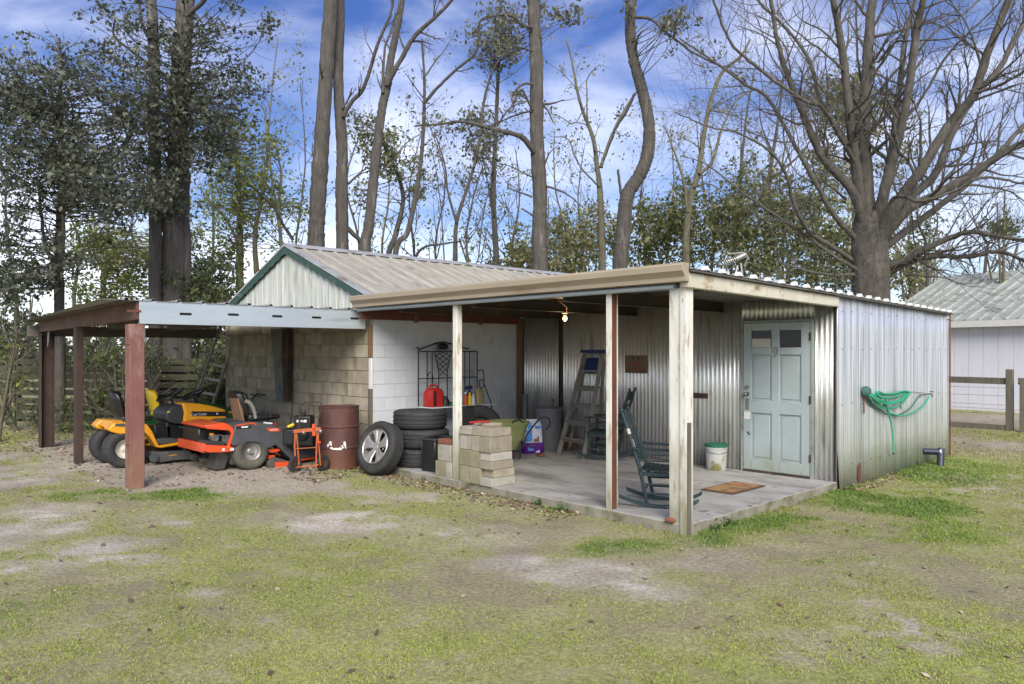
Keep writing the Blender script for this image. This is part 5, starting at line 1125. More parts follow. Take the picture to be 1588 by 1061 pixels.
# ---- stepladder
lf = thing('stepladder', (-3.8, 2.7, SL), 'tall folded stepladder with a blue top leaning against the corrugated wall', 'ladder')
A0, A1 = Vector((-4.13, 2.70, SL)), Vector((-3.50, 2.58, SL)); tL = ony(3.22, 908, 548); tR = ony(3.14, 935, 548); tL.z = tR.z = 1.70
def lerp(a, b, t): return a + (b - a) * t
upv = (tL - A0).cross(A1 - A0).normalized()
for a, b in ((A0, tL), (A1, tR)): q = MB(); q.bar(a, b, .028, .075, upv); q.build('rail', M['ladder'], lf, bevel=.003)
for k in range(5):
    t = .16 + .165 * k; q = MB(); a, b = lerp(A0, tL, t), lerp(A1, tR, t); q.bar(a, b, .09, .02, (0, 0, 1)); q.bar(a - Vector((0, 0, .03)), b - Vector((0, 0, .03)), .012, .045, (0, 0, 1)); q.build('step', M['ladder'], lf)
B0, B1 = Vector((-4.27, 3.10, SL)), Vector((-3.60, 3.02, SL))
for a, b in ((B0, tL + Vector((0, .02, -.10))), (B1, tR + Vector((0, .03, -.10)))): q = MB(); q.bar(a, b, .026, .055, upv); q.build('rear_rail', M['ladder'], lf, bevel=.003)
for k in range(5):
    t = .12 + .18 * k; q = MB(); q.bar(lerp(B0, tL, t), lerp(B1, tR, t), .02, .03, (0, 0, 1)); q.build('rear_bar', M['ladder'], lf)
q = MB(); tm = (tL + tR) / 2; dd = (tR - tL).normalized(); q.bar(tL - dd * .04 + Vector((0, 0, .02)), tR + dd * .05 + Vector((0, 0, .02)), .16, .05, (0, 0, 1)); q.build('top_cap', M['blue_top'], lf, bevel=.008)
q = MB(); a, b = lerp(A0, tL, .95), lerp(A1, tR, .95); a2, b2 = lerp(A0, tL, .80), lerp(A1, tR, .80); a, b, a2, b2 = lerp(a, b, .18), lerp(a, b, .82), lerp(a2, b2, .18), lerp(a2, b2, .82)
q.add([a, b, b2, a2, a + upv * .01, b + upv * .01, b2 + upv * .01, a2 + upv * .01], [(0, 1, 2, 3), (4, 7, 6, 5), (0, 4, 5, 1), (1, 5, 6, 2), (2, 6, 7, 3), (3, 7, 4, 0)]); q.build('tool_tray', M['blue_top'], lf)

# ---- rocking chair (built facing +x, then copied)
def rocking_chair(loc, rotz, label, mt, patch=False):
    r_ = thing('rocking_chair', (0, 0, 0), label, 'chair', 'rocking chairs on the porch')
    W2 = .235
    def arc(y):
        pts = []
        for i in range(13):
            x = -.43 + .86 * i / 12; pts.append((x, y, .022 + .42 * (x - .03) ** 2 * 1.0 + (.02 if i == 12 else 0)))
        return pts
    for s_ in (-1, 1):
        pts = arc(s_ * W2); q = MB(); q.loft([[(x, y - .014, z - .020), (x, y + .014, z - .020), (x, y + .014, z + .020), (x, y - .014, z + .020)] for (x, y, z) in pts]); q.build('rocker', mt, r_, smooth=.8)
        q = MB(); q.tube([(-.12, s_ * .235, .05), (-.20, s_ * .235, .42), (-.30, s_ * .225, .74), (-.40, s_ * .215, 1.04)], [.020, .021, .021, .016], 10); q.ball((-.405, s_ * .214, 1.055), (.022, .022, .03), 10); q.build('back_post', mt, r_)
        q = MB(); q.tube([(.24, s_ * W2, .05), (.23, s_ * W2, .30), (.23, s_ * W2, .62)], [.019, .021, .016], 10); q.build('front_leg', mt, r_)
        q = MB(); q.loft([[(x, s_ * .262 - w, z - .012), (x, s_ * .262 + w, z - .012), (x, s_ * .262 + w, z + .012), (x, s_ * .262 - w, z + .012)] for (x, w, z) in ((-.27, .02, .65), (-.1, .026, .645), (.12, .036, .64), (.27, .044, .635), (.30, .03, .63))]); q.build('armrest', mt, r_, bevel=.004)
        for zz in (.16, .26):
            q = MB(); q.tube([(-.14 - .02 * (zz > .2), s_ * .24, zz), (.235, s_ * .25, zz)], .011, 8); q.build('stretcher', mt, r_)
        q = MB(); q.tube([(-.22, s_ * .245, .52), (.23, s_ * .255, .52)], .010, 8); q.build('stretcher', mt, r_)
    for (x, zz) in ((.235, .13), (.235, .22), (-.15, .20)):
        q = MB(); q.tube([(x, -.25, zz), (x, .25, zz)], .011, 8); q.build('stretcher', mt, r_)
    for k in range(9):
        x0 = -.20 + k * .052; q = MB(); q.bx(x0, x0 + .047, -.27, .27, .395 + .004 * abs(k - 4), .413 + .004 * abs(k - 4)); q.build('seat_slat', mt, r_, bevel=.004)
    for s_ in (-.2375, .2375): q = MB(); q.bx(-.19, .25, s_ - .0125, s_ + .0125, .35, .393); q.build('seat_rail', mt, r_)
    for k, zz in enumerate((.52, .66, .80, .95)):
        x = -.225 - (zz - .5) * .31; h = .075 if k < 3 else .10
        q = MB(); q.loft([[(x - .02 * (1 - (2 * t - 1) ** 2), -.215 + .43 * t, zz - h / 2), (x - .02 * (1 - (2 * t - 1) ** 2) + .016, -.215 + .43 * t, zz - h / 2), (x - .025 - .02 * (1 - (2 * t - 1) ** 2) + .016, -.215 + .43 * t, zz + h / 2 + (.03 * (1 - (2 * t - 1) ** 2) if k == 3 else 0)), (x - .025 - .02 * (1 - (2 * t - 1) ** 2), -.215 + .43 * t, zz + h / 2 + (.03 * (1 - (2 * t - 1) ** 2) if k == 3 else 0))] for t in [i / 8 for i in range(9)]]); q.build('back_slat', mt, r_, smooth=.5)
    if patch:
        for (z0_, z1_) in ((.80, .86), (.64, .74)):
            f_ = lambda zz: -.20 - (zz - .42) / .32 * .10
            q = MB(); q.tube([(f_(z0_) + .002, -.2215, z0_), (f_(z1_) + .002, -.220, z1_)], .0225, 10); q.build('bare_patch', M['chair_bare'], r_)
    r_.location = loc; r_.rotation_euler = (0, 0, rotz); r_.scale = (.95, .95, .95 if patch else 1.0); return r_
cA = at(1025, 545, 7.93)
rocking_chair((cA.x, cA.y, SL), math.atan2(.466, .888), 'worn teal green rocking chair beside the corner post', M['chair_green'], True)
cB = at(942, 545, 11.35)
rocking_chair((cB.x, cB.y, SL), math.atan2(-.45, -.95), 'dark green rocking chair between the stepladder and the rusty porch post', M['chair_dark'])
# ---- bucket
bk = Vector((-1.56, 3.12, SL)); bu = thing('paint_bucket', bk, 'white stained plastic bucket with a green lid by the corrugated wall', 'bucket')
q = MB(); q.lathe([(0, .0), (.125, .0), (.13, .01), (.148, .30), (.156, .30), (.156, .325), (0, .325)], bk, (0, 0, 1), 36); q.build('pail', M['bucket'], bu)
q = MB(); q.lathe([(.16, .32), (.163, .355), (.15, .362), (.14, .352), (0, .352)], bk, (0, 0, 1), 36); q.build('lid', M['green_lid'], bu)
q = MB(); q.tube([bk + Vector((.157 * math.cos(t), .157 * math.sin(t), .29 - .05 * math.sin((t + 2.4) / 3.1 * math.pi))) for t in [-2.4 + 3.1 * k / 14 for k in range(15)]], .004, 6); q.build('wire_handle', M['steel'], bu)
# ---- door mat: fibre pad with printed flower shapes
mc = [gd(1091, 761, SL), gd(1140, 749, SL), gd(1186, 754.5, SL), gd(1139, 767.5, SL)]
dmt = thing('door_mat', ((mc[0].x + mc[2].x) / 2, (mc[0].y + mc[2].y) / 2, SL), 'brown coir door mat with faded red and green flower pattern', 'mat')
x0, x1, y0, y1 = -.875, -.46, 1.635, 2.40
q = MB(); q.bx(x0, x1, y0, y1, SL + .001, SL + .016); q.build('coir_pad', M['mat_border'], dmt, bevel=.004)
mm_ = bpy.data.materials.new('mat_print'); mm_.use_nodes = True; t = mm_.node_tree; b_ = t.nodes['Principled BSDF']; b_.inputs['Roughness'].default_value = .95
vo = t.nodes.new('ShaderNodeTexNoise'); vo.inputs['Scale'].default_value = 7; vo.inputs['Detail'].default_value = 2; cr = t.nodes.new('ShaderNodeValToRGB'); tcn = t.nodes.new('ShaderNodeTexCoord'); t.links.new(tcn.outputs['Object'], vo.inputs['Vector'])
e = cr.color_ramp.elements; e[0].position = .36; e[0].color = (.30, .20, .08, 1); e[1].position = .64; e[1].color = (.11, .13, .04, 1)
for pos, c_ in ((.44, (.34, .24, .07, 1)), (.50, (.36, .11, .08, 1)), (.57, (.30, .12, .07, 1)), (.60, (.16, .17, .05, 1))): k = e.new(pos); k.color = c_
t.links.new(vo.outputs['Fac'], cr.inputs[0]); t.links.new(cr.outputs[0], b_.inputs['Base Color'])
q = MB(); q.bx(x0 + .035, x1 - .035, y0 + .04, y1 - .04, SL + .0165, SL + .021); q.build('printed_pile', mm_, dmt)
# ---- wall sign and bracket
s0, s1 = ony(YW - .02, 970, 551), ony(YW - .02, 1004, 579)
sg = thing('wall_sign', ((s0.x + s1.x) / 2, YW - .022, s1.z), 'square rusty brown sign with faded red lettering on the corrugated wall', 'sign')
q = MB(); q.bx(s0.x, s1.x, YW - .034, YW - .024, s1.z, s0.z); q.build('board', M['sign_rust'], sg, bevel=.003)
sc3 = ((s0.x + s1.x) / 2, YW - .0355)
text_mesh('LEAD', .085, .001, frame((sc3[0] - .01, sc3[1], (s0.z + s1.z) / 2 - .005), (1, 0, 0), (0, 0, 1)), M['sign_red'], 'lettering', sg)
text_mesh('NATURAL', .075, .001, frame((sc3[0], sc3[1], s1.z + .05), (1, 0, 0), (0, 0, 1)), M['sign_red'], 'lettering', sg)
for dx in (-.045, .05): q = MB(); q.ball((sc3[0] + dx, sc3[1] + .001, s0.z - .045), (.016, .002, .020), 12); q.build('dark_spot', M['black_hole'], sg)
s0, s1 = ony(YW - .02, 1069, 609), ony(YW - .02, 1098, 618.5); q = MB(); q.bx(s0.x, s1.x, YW - .034, YW - .018, s1.z, s0.z); o = q.build('rusty_plate', M['rust_dark'], None, bevel=.003); tag(o, 'narrow rusty metal plate fixed on the corrugated wall right of the corner post', 'plate')
# ---- light bulb
lb = ony(1.70, 880, 489); bulb = thing('light_bulb', (-3.08, 1.7, 2.262), 'lit bulb in a white socket under the porch roof joist', 'light')
bx_, by_ = -3.08, 1.70
q = MB(); q.lathe([(0, 0), (.045, 0), (.045, -.012), (.028, -.02), (.022, -.045), (0, -.045)], (bx_, by_, 2.262), (0, 0, 1), 20); q.build('socket', M['white_paint'], bulb)
q = MB(); q.ball((bx_, by_, 2.262 - .083), (.030, .030, .038), 16); q.build('globe', M['bulb'], bulb, smooth=3)
pl_ = bpy.data.lights.new('bulb_light', 'POINT'); pl_.energy = 4; pl_.color = (1, .7, .38); pl_.shadow_soft_size = .04
po = bpy.data.objects.new('bulb_light', pl_); COL.objects.link(po); po.parent = bulb; po.location = (0, -0.0, -.15)
q = MB(); q.tube([(bx_ + .03, by_, 2.262), (bx_ + .12, by_ - .1, 2.33), (bx_ + .14, by_ - .3, 2.41)], .004, 6); q.build('wire', M['orange'], bulb)
# ---- hose, hanger, tap, pipe
hs_ = thing('garden_hose', (.07, 5.0, .9), 'coiled green garden hose hanging on the galvanised side wall', 'hose')
def hp3(L, x0=.085): return [tuple(onx(x0, a, b)) for a, b in L]
def smooth_pts(L, n=6):
    P_ = [Vector(p) for p in L]; out = []
    for i in range(len(P_) - 1):
        p0, p1, p2, p3 = P_[max(i - 1, 0)], P_[i], P_[i + 1], P_[min(i + 2, len(P_) - 1)]
        for k in range(n):
            t = k / n; out.append(.5 * ((2 * p1) + (p2 - p0) * t + (2 * p0 - 5 * p1 + 4 * p2 - p3) * t * t + (3 * p1 - p0 - 3 * p2 + p3) * t ** 3))
    out.append(P_[-1]); return out
hx_, hw = 1320, 160 / 1213
def H(L): return [(1320 + a * hw, 590 + b * hw) for a, b in L]
loops = [[(200, 160), (330, 170), (480, 165), (600, 140), (690, 140)], [(210, 165), (340, 195), (450, 205), (560, 175), (680, 135)], [(215, 170), (330, 230), (440, 255), (560, 230), (690, 140)], [(220, 175), (320, 250), (440, 275), (560, 250), (640, 190), (690, 145)],
         [(330, 150), (360, 250), (430, 315), (520, 320), (610, 260), (690, 150)], [(240, 180), (300, 280), (430, 370), (540, 410), (640, 410), (760, 360), (860, 280), (915, 190)], [(325, 130), (400, 160), (520, 150), (620, 125), (690, 140)], [(400, 200), (430, 330), (470, 500), (490, 680), (500, 850)], [(230, 160), (280, 240), (340, 300), (380, 300)]]
for k, L_ in enumerate(loops):
    q = MB(); q.tube(smooth_pts(hp3(H(L_), .078 + .016 * (k % 4))), .0130, 8); q.build('hose_coil', M['hose'], hs_)
for L_ in ([(170, 190), (230, 280), (340, 350), (440, 400), (560, 405), (700, 320), (780, 210), (850, 160)], [(190, 200), (260, 290), (330, 340), (380, 370)], [(330, 400), (342, 560), (335, 760)]):
    if L_[0][0] != 330: q = MB(); q.tube(smooth_pts(hp3(H(L_), .055)), .009, 8); q.build('hose_coil', M['hose_dark'], hs_)
q = MB(); q.tube(hp3(H([(300, 130), (305, 165), (330, 190)]), .11), .016, 8); q.build('hose_knot', M['hose'], hs_)
q = MB(); q.tube(hp3(H([(497, 845), (499, 870)]), .09), .013, 8); q.build('hose_end', M['rubber'], hs_)
hk = thing('hose_hanger', (.05, onx(.05, 1343, 607).y, 1.0), 'round verdigris metal hanger with a rusty bracket above the hose', 'hanger')
pc = onx(.06, 1342, 608); q = MB(); q.lathe([(0, 0), (.075, 0), (.08, .02), (.06, .07), (.0, .08)], (.045, pc.y, pc.z), (1, 0, .0), 20); q.build('cup', M['hose_dark'], hk)
q = MB(); q.tube(hp3(H([(150, 190), (150, 390)]), .05), .010, 6); q.build('bracket', M['rust'], hk)
q = MB(); q.tube(hp3(H([(585, 210), (585, 340)]), .045), .007, 6); tag(q.build('rusty_strip', M['rust'], None), 'short rusty strip on the side wall behind the hose loops', 'strip')
tpq = thing('water_tap', tuple(onx(.06, 1437, 612)), 'small tap on the side wall where the hose joins', 'tap')
q = MB(); pc = onx(.03, 1433, 611); q.tube([(.03, pc.y, pc.z), (.13, pc.y + .02, pc.z), (.14, pc.y + .03, pc.z - .04)], .015, 8); q.build('spout', M['steel'], tpq)
q = MB(); q.lathe([(0, 0), (.03, 0), (.03, .012), (0, .012)], (.13, pc.y + .02, pc.z + .03), (0, 0, 1), 12); q.build('tap_wheel', M['blue_top'], tpq)
q = MB(); q.tube(hp3(H([(690, 135), (770, 138), (850, 150)]), .05), .004, 6); tag(q.build('hanging_wire', M['rust'], None), 'thin rusty wire running from the hose to the tap', 'wire')
dp = thing('drain_pipe', (.2, 6.6, .2), 'dark blue plastic drain elbow coming out of the foot of the side wall', 'pipe')
a_ = onx(.03, 1432, 700); b__ = Vector((.24, a_.y + .10, a_.z - .0))
q = MB(); q.tube([(a_.x, a_.y, a_.z), tuple(b__)], .048, 16); q.build('elbow', M['pipe_blue'], dp)
q = MB(); q.tube([b__ + Vector((.0, .02, .05)), Vector((b__.x + .02, b__.y - .09, -.01))], .048, 16); q.build('downpipe', M['pipe_blue'], dp)
q = MB(); q.disc(b__ + Vector((-.015, -.01, 0)), (1, .45, 0), .02, .052, .02, 16); q.build('collar', M['white_paint'], dp)
# ---- aerial scrap lying on the roof
an = thing('roof_aerial', (-1.2, 1.6, 2.48), 'grey aluminium fitting with a coiled spring propped on the shed roof', 'antenna')
Da = 8.0
q = MB(); q.tube(bp3([(1141, 402), (1156, 395)], Da), .03, 12); q.build('cylinder', M['rim_steel'], an)
q = MB(); hl = []
a_, b__ = at(1120, 409, Da), at(1142, 402, Da); d = (b__ - a_); dn = d.normalized(); u1 = dn.orthogonal().normalized(); u2 = dn.cross(u1)
for k in range(85): t = k / 84; hl.append(a_ + d * t + (u1 * math.cos(t * 7 * 2 * math.pi) + u2 * math.sin(t * 7 * 2 * math.pi)) * .03)
q.tube(hl, .006, 5); q.build('spring', M['alloy'], an)
q = MB(); q.tube(bp3([(1156, 394), (1161, 403)], Da), .012, 6); q.tube(bp3([(1149, 408), (1152, 434)], Da), .010, 6); q.tube(bp3([(1127, 396), (1125, 401), (1118, 428)], Da), .008, 6); q.tube(bp3([(1128, 394), (1155, 392)], Da), .008, 6); q.tube(bp3([(1144, 412), (1139, 432)], Da), .012, 6); q.build('bracket', M['alloy'], an)

# ================================================================== RIGHT: WHITE BARN AND FENCES
ps = thing('white_barn', (-3, 19, 0), 'long white sided barn with a pale green ribbed tin roof beyond the fence', 'barn')
def atg(px, D, z=0): p = at(px, CY, D); return Vector((p.x, p.y, z))
B0 = atg(1380, 23.9); B1 = atg(1475, 22.3); e = (B1 - B0).normalized(); B2 = B0 + e * 16; nrm_ = Vector((-e.y, e.x, 0))
if nrm_.dot(CW) < 0: nrm_ = -nrm_
BD = 8.0
hE, hR = 2.66, 4.35
def bq(u, d, z): p = B0 + e * u + nrm_ * d; return (p.x, p.y, z)
q = MB(); q.add([bq(0, 0, -.1), bq(16, 0, -.1), bq(16, 0, hE), bq(0, 0, hE), bq(0, BD, -.1), bq(16, BD, -.1), bq(16, BD, hE), bq(0, BD, hE), bq(0, BD / 2, hR - .1), bq(16, BD / 2, hR - .1)], [(0, 1, 2, 3), (4, 7, 6, 5), (0, 3, 8, 7, 4), (1, 5, 6, 9, 2)]); q.build('wall_core', M['wall_far'], ps, smooth=0)
u = .0
while u < 9:
    q = MB(); q.add([bq(u + .004, -.004, .08), bq(u + .396, -.004, .08), bq(u + .396, -.004, hE - .12), bq(u + .004, -.004, hE - .12), bq(u + .004, -.012, .08), bq(u + .396, -.012, .08), bq(u + .396, -.012, hE - .12), bq(u + .004, -.012, hE - .12)], [(4, 5, 6, 7), (0, 4, 7, 3), (1, 2, 6, 5), (3, 7, 6, 2), (0, 1, 5, 4)]); q.build('siding_panel', M['wall_far'], ps, smooth=0); u += .40
q = MB()
def rquad(u0, u1, side, th=.03, lift=0):
    d0, z0, d1, z1 = (-.35, hE - .08, BD / 2, hR) if side == 0 else (BD + .35, hE - .08, BD / 2, hR)
    q.add([bq(u0, d0, z0 + lift), bq(u1, d0, z0 + lift), bq(u1, d1, z1 + lift), bq(u0, d1, z1 + lift), bq(u0, d0, z0 + lift + th), bq(u1, d0, z0 + lift + th), bq(u1, d1, z1 + lift + th), bq(u0, d1, z1 + lift + th)], [(0, 3, 2, 1), (4, 5, 6, 7), (0, 1, 5, 4), (1, 2, 6, 5), (2, 3, 7, 6), (3, 0, 4, 7)])
rquad(-.4, 16.4, 0); rquad(-.4, 16.4, 1); rf = q.build('roof', M['roof_far'], ps, smooth=0)
u = -.35
while u < 10: q = MB(); rquad(u, u + .05, 0, .045, .031); q.build('roof_rib', M['roof_far'], rf, smooth=0); u += .35
q = MB(); q.add([bq(-.4, -.36, hE - .24), bq(16.4, -.36, hE - .24), bq(16.4, -.36, hE - .06), bq(-.4, -.36, hE - .06), bq(-.4, -.33, hE - .24), bq(16.4, -.33, hE - .24), bq(16.4, -.33, hE - .06), bq(-.4, -.33, hE - .06)], [(0, 1, 2, 3), (4, 7, 6, 5), (0, 4, 5, 1), (2, 6, 7, 3)]); q.build('eave_board', M['white_paint'], ps, smooth=0)
pcb = atg(1513, 21.9); q = MB(); q.tube([(pcb.x, pcb.y, .1), (pcb.x, pcb.y, 1.2), (pcb.x - .02, pcb.y, 2.5)], .014, 6); q.build('conduit', M['plastic_grey'], ps)
q = MB(); vp = atg(1455, 26.5); q.tube([(vp.x, vp.y, 3.3), (vp.x, vp.y, 4.75)], .07, 12); q.build('vent_pipe', M['ridge_metal'], ps)
# right fence with rails and wire
rf_ = thing('paddock_fence', (-1, 13, 0), 'weathered wooden post and rail fence in front of the white barn', 'fence')
F0 = gd(1470, 661.5, 0); F1 = gd(1566, 668, 0); fe = (F1 - F0).normalized()
def FP(t, z): p = F0 + fe * t; return Vector((p.x, p.y, z))
tl = (F1 - F0).length
for t, h in ((tl, 1.33), (tl - 2.6, 1.2)): q = MB(); q.bar(FP(t, -.05), FP(t, h), .13, .13, fe); q.build('post', M['wood_grey'], rf_, bevel=.006)
q = MB(); a_ = FP(tl + .17, -.05) - CW * .15; q.bar(a_, a_ + Vector((0, 0, 1.13)), .13, .13, fe); q.build('post', M['wood_grey'], rf_, bevel=.006)
q = MB(); q.bar(FP(-3, 1.10), FP(tl - .06, 1.07), .05, .14); q.build('top_rail', M['wood_grey'], rf_)
q = MB(); q.bar(FP(tl + .1, 1.08) - CW * .1, FP(tl + 3.5, 1.10) - CW * .6, .05, .14); q.build('top_rail', M['wood_grey'], rf_)
q = MB(); q.bar(FP(tl + .3, .1) - CW * .2, FP(tl + 1.6, .85) - CW * .3, .05, .10); q.build('gate_brace', M['wood_grey'], rf_)
q = MB(); q.bar(FP(tl + .1, .12) - CW * .15, FP(tl + 3.5, .12) - CW * .6, .05, .16); q.build('low_rail', M['wood_grey'], rf_)
q = MB(); q.bar(FP(-3, .07), FP(tl - .06, .05), .10, .12); q.build('low_rail', M['wood_grey'], rf_)
for z_ in (.35, .55, .75, .92): q = MB(); q.tube([FP(-3, z_), FP(tl, z_)], .004, 5); q.build('wire', M['steel'], rf_)
# left board fence
lfn = thing('board_fence', (-15.5, -1.5, .07), 'dark mossy fence of spaced horizontal boards behind the shrubs on the left', 'fence')
G0 = atg(-260, 18.0, .07); G1 = atg(420, 17.0, .07); ge = (G1 - G0).normalized(); gl = (G1 - G0).length
def GP(t, z): p = G0 + ge * t; return Vector((p.x, p.y, z))
t = 0
while t < gl:
    q = MB(); q.bar(GP(t, -.02), GP(t, 1.62), .11, .11, ge); q.build('post', M['fence_board'], lfn)
    for k in range(8):
        z_ = .20 + k * .185 + rng.uniform(-.012, .012); q = MB(); q.bar(GP(t + .02, z_) - CW * .07, GP(t + 2.38, z_ + rng.uniform(-.02, .02)) - CW * .07, .022, .135); q.build('board', M['fence_board'], lfn)
    t += 2.4
# ================================================================== TREES
def lines_arrays(lines, smin=4):
    V = []; F = []; off = 0
    for (P, r) in lines:
        P = np.asarray(P, float); r = np.asarray(r, float); N = len(P)
        n = 26 if r[0] > .10 else (8 if r[0] > .05 else (6 if r[0] > .02 else (4 if r[0] > .009 else 3)))
        d = np.gradient(P, axis=0); d /= np.linalg.norm(d, axis=1)[:, None] + 1e-9
        ref = np.array([.31, .95, .05]) if abs(d[0, 2]) > .7 else np.array([0, 0, 1.])
        a = np.cross(d, ref); a /= np.linalg.norm(a, axis=1)[:, None] + 1e-9; b = np.cross(a, d)
        t = np.arange(n) * 2 * math.pi / n
        ring = P[:, None, :] + (a[:, None, :] * np.cos(t)[None, :, None] + b[:, None, :] * np.sin(t)[None, :, None]) * r[:, None, None]
        if n == 26:                                  # furrowed bark: ridges that wander along the trunk
            ln = np.concatenate([[0], np.cumsum(np.linalg.norm(np.diff(P, axis=0), axis=1))]); AA, LL = np.meshgrid(np.arange(n), ln)
            nz = vnoise(AA * 1.0 + 3 * np.sin(LL * 1.3), LL * 3.0 + 50, .47, int(abs(P[0, 0]) * 7) % 90, 2, .6); nz[:, -1] = nz[:, 0] * .5 + nz[:, -2] * .5
            ring = P[:, None, :] + (ring - P[:, None, :]) * (1 + (nz - .5)[:, :, None] * .17)
        V.append(ring.reshape(-1, 3))
        i = np.arange(N - 1)[:, None] * n; k = np.arange(n)[None, :]; k2 = (k + 1) % n
        F.append(np.stack([i + k, i + k2, i + n + k2, i + n + k], -1).reshape(-1, 4) + off); off += N * n
    return np.concatenate(V), np.concatenate(F)
def lines_obj(name, lines, mt, parent, kind=None):
    V, F = lines_arrays(lines); o_ = np.array(wloc(parent)) if parent else np.zeros(3)
    me = np_mesh(name, V - o_, F, None, True); me.materials.append(mt)
    o = bpy.data.objects.new(name, me); COL.objects.link(o)
    if parent: o.parent = parent
    if kind: o['kind'] = kind
    return o
def cat_rom(P, n=5):
    return np.array([tuple(v) for v in smooth_pts(P, n)])
def sprout(p, d, L, r, lvl, out, rg, curl=.22, up=.04, nch=(3, 5), tips=None, ang=(.35, .95), shrink=(.42, .72)):
    n = max(3, min(9, int(L / .22))); P = [p.copy()]; dd = d.copy(); st = L / n
    for i in range(n):
        dd = dd + rg.normal(0, curl, 3) ; dd[2] += up; dd /= np.linalg.norm(dd); P.append(P[-1] + dd * st)
    P = np.array(P); R = r * (1 - .72 * np.linspace(0, 1, n + 1)); R = np.maximum(R, .0028); out.append((P, R))
    if tips is not None and lvl <= 1: tips.append(P[-1]); tips.append(P[n // 2])
    if lvl > 0:
        for c in range(rg.integers(nch[0], nch[1] + 1)):
            t = rg.uniform(.2, 1.0); i = min(n - 1, int(t * n)); q = P[i] + (P[i + 1] - P[i]) * (t * n - i)
            dl = P[i + 1] - P[i]; dl /= np.linalg.norm(dl); rv = rg.normal(0, 1, 3); rv -= dl * rv.dot(dl); rv /= np.linalg.norm(rv)
            a = rg.uniform(*ang); cd = dl * math.cos(a) + rv * math.sin(a)
            sprout(q, cd, L * rg.uniform(*shrink), max(.003, R[i] * rg.uniform(.5, .75)), lvl - 1, out, rg, curl, up, nch, tips, ang, shrink)
def limb_line(L, D0, D1, r0, r1, n=6, wig=0, rg=None, w=None):
    k = len(L); P = [at(a, b, D0 + (D1 - D0) * i / (k - 1)) for i, (a, b) in enumerate(L)]
    P = cat_rom(P, n); N = len(P)
    if rg is not None and wig:
        P = P + np.cumsum(rg.normal(0, wig, P.shape), axis=0) * np.linspace(0, 1, N)[:, None] * .4 + rg.normal(0, wig * .4, P.shape)
    R = (np.linspace(r0 ** .8, r1 ** .8, N)) ** 1.25
    if rg is not None: R = R * (1 + rg.normal(0, .035, N))
    return P, R
def add_sprouts(out, P, R, rg, cnt, L, lvl, t0=.2, tips=None, fr=.5, **k):
    N = len(P)
    for c in range(cnt):
        t = t0 + (1 - t0) * (c + rg.random()) / cnt; i = min(N - 2, int(t * (N - 1)))
        dl = P[i + 1] - P[i]; dl /= np.linalg.norm(dl) + 1e-9; rv = rg.normal(0, 1, 3); rv[2] += .35; rv -= dl * rv.dot(dl); rv /= np.linalg.norm(rv)
        a = rg.uniform(.5, 1.1); cd = dl * math.cos(a) + rv * math.sin(a)
        sprout(P[i], cd, L * rg.uniform(.5, 1.1) * (1 - .3 * t), min(max(.006, R[i] * fr), .05), lvl, out, rg, tips=tips, **k)
def leaves(name, C, size, cols, parent, rg, kind='stuff', up=.3, aspect=.5, mt=None, svar=.35):
    C = np.asarray(C); n = len(C)
    u = rg.normal(0, 1, (n, 3)); u /= np.linalg.norm(u, axis=1)[:, None]
    w = rg.normal(0, 1, (n, 3)); w[:, 2] += up; w -= u * (w * u).sum(1)[:, None]; w /= np.linalg.norm(w, axis=1)[:, None]
    nn_ = np.cross(u, w); s = size * (1 + rg.uniform(-.55, .55, n))[:, None]
    V = np.stack([C + u * s * .5, C + w * s * .5 * aspect + nn_ * s * .08, C - u * s * .5, C - w * s * .5 * aspect + nn_ * s * .08], 1).reshape(-1, 3)
    F = np.arange(n * 4).reshape(n, 4)
    cols = np.asarray(cols); idx = rg.integers(0, len(cols), n); c = cols[idx] * rg.uniform(.7, 1.3, n)[:, None]
    c = np.repeat(c, 4, 0); o_ = np.array(wloc(parent)) if parent else np.zeros(3)
    me = np_mesh(name, V - o_, F, c); me.materials.append(mt or M['leaf'])
    o = bpy.data.objects.new(name, me); COL.objects.link(o)
    if parent: o.parent = parent
    if kind: o['kind'] = kind
    return o
def clumps(px, py, rx, ry, D, rD, ncl, rc, per, rg, flat=.7):
    """clump centres through an ellipsoid seen at (px,py); returns leaf centres and clump centres"""
    v = rg.normal(0, 1, (ncl, 3)); v /= np.linalg.norm(v, axis=1)[:, None]; v *= (rg.random(ncl) ** .42)[:, None]
    c0 = np.array(at(px, py, D)); sx__ = rx * D / FPX; sz__ = ry * D / FPX
    C = c0 + v[:, :1] * sx__ * np.array(CR) + v[:, 1:2] * rD * np.array(CW) + v[:, 2:] * sz__ * np.array([0, 0, 1.])
    rr = rc * rg.uniform(.5, 1.3, ncl); k = np.maximum(3, (per * (rr / rc) ** 2).astype(int))
    idx = np.repeat(np.arange(ncl), k); o = rg.normal(0, 1, (len(idx), 3)); o[:, 2] *= flat
    return C[idx] + o * (rr[idx] * .46)[:, None], C
def twig_to(C, starts, out, rg, r=.012):
    S_ = np.asarray(starts)
    for c in C:
        d = np.linalg.norm(S_ - c, axis=1); s = S_[np.argmin(d * rg.uniform(.8, 1.2, len(d)))]
        m_ = (s + c) / 2 + rg.normal(0, .12, 3) * np.linalg.norm(c - s); t = np.linspace(0, 1, 6)[:, None]
        P = s * (1 - t) ** 2 + 2 * m_ * t * (1 - t) + c * t ** 2; out.append((P, np.linspace(r * 1.3, .004, 6)))
        for k in range(3):
            q = P[rg.integers(2, 6)]; sprout(q, rg.normal(0, 1, 3) / 1.7 + np.array([0, 0, .1]), .45, .006, 0, out, rg)

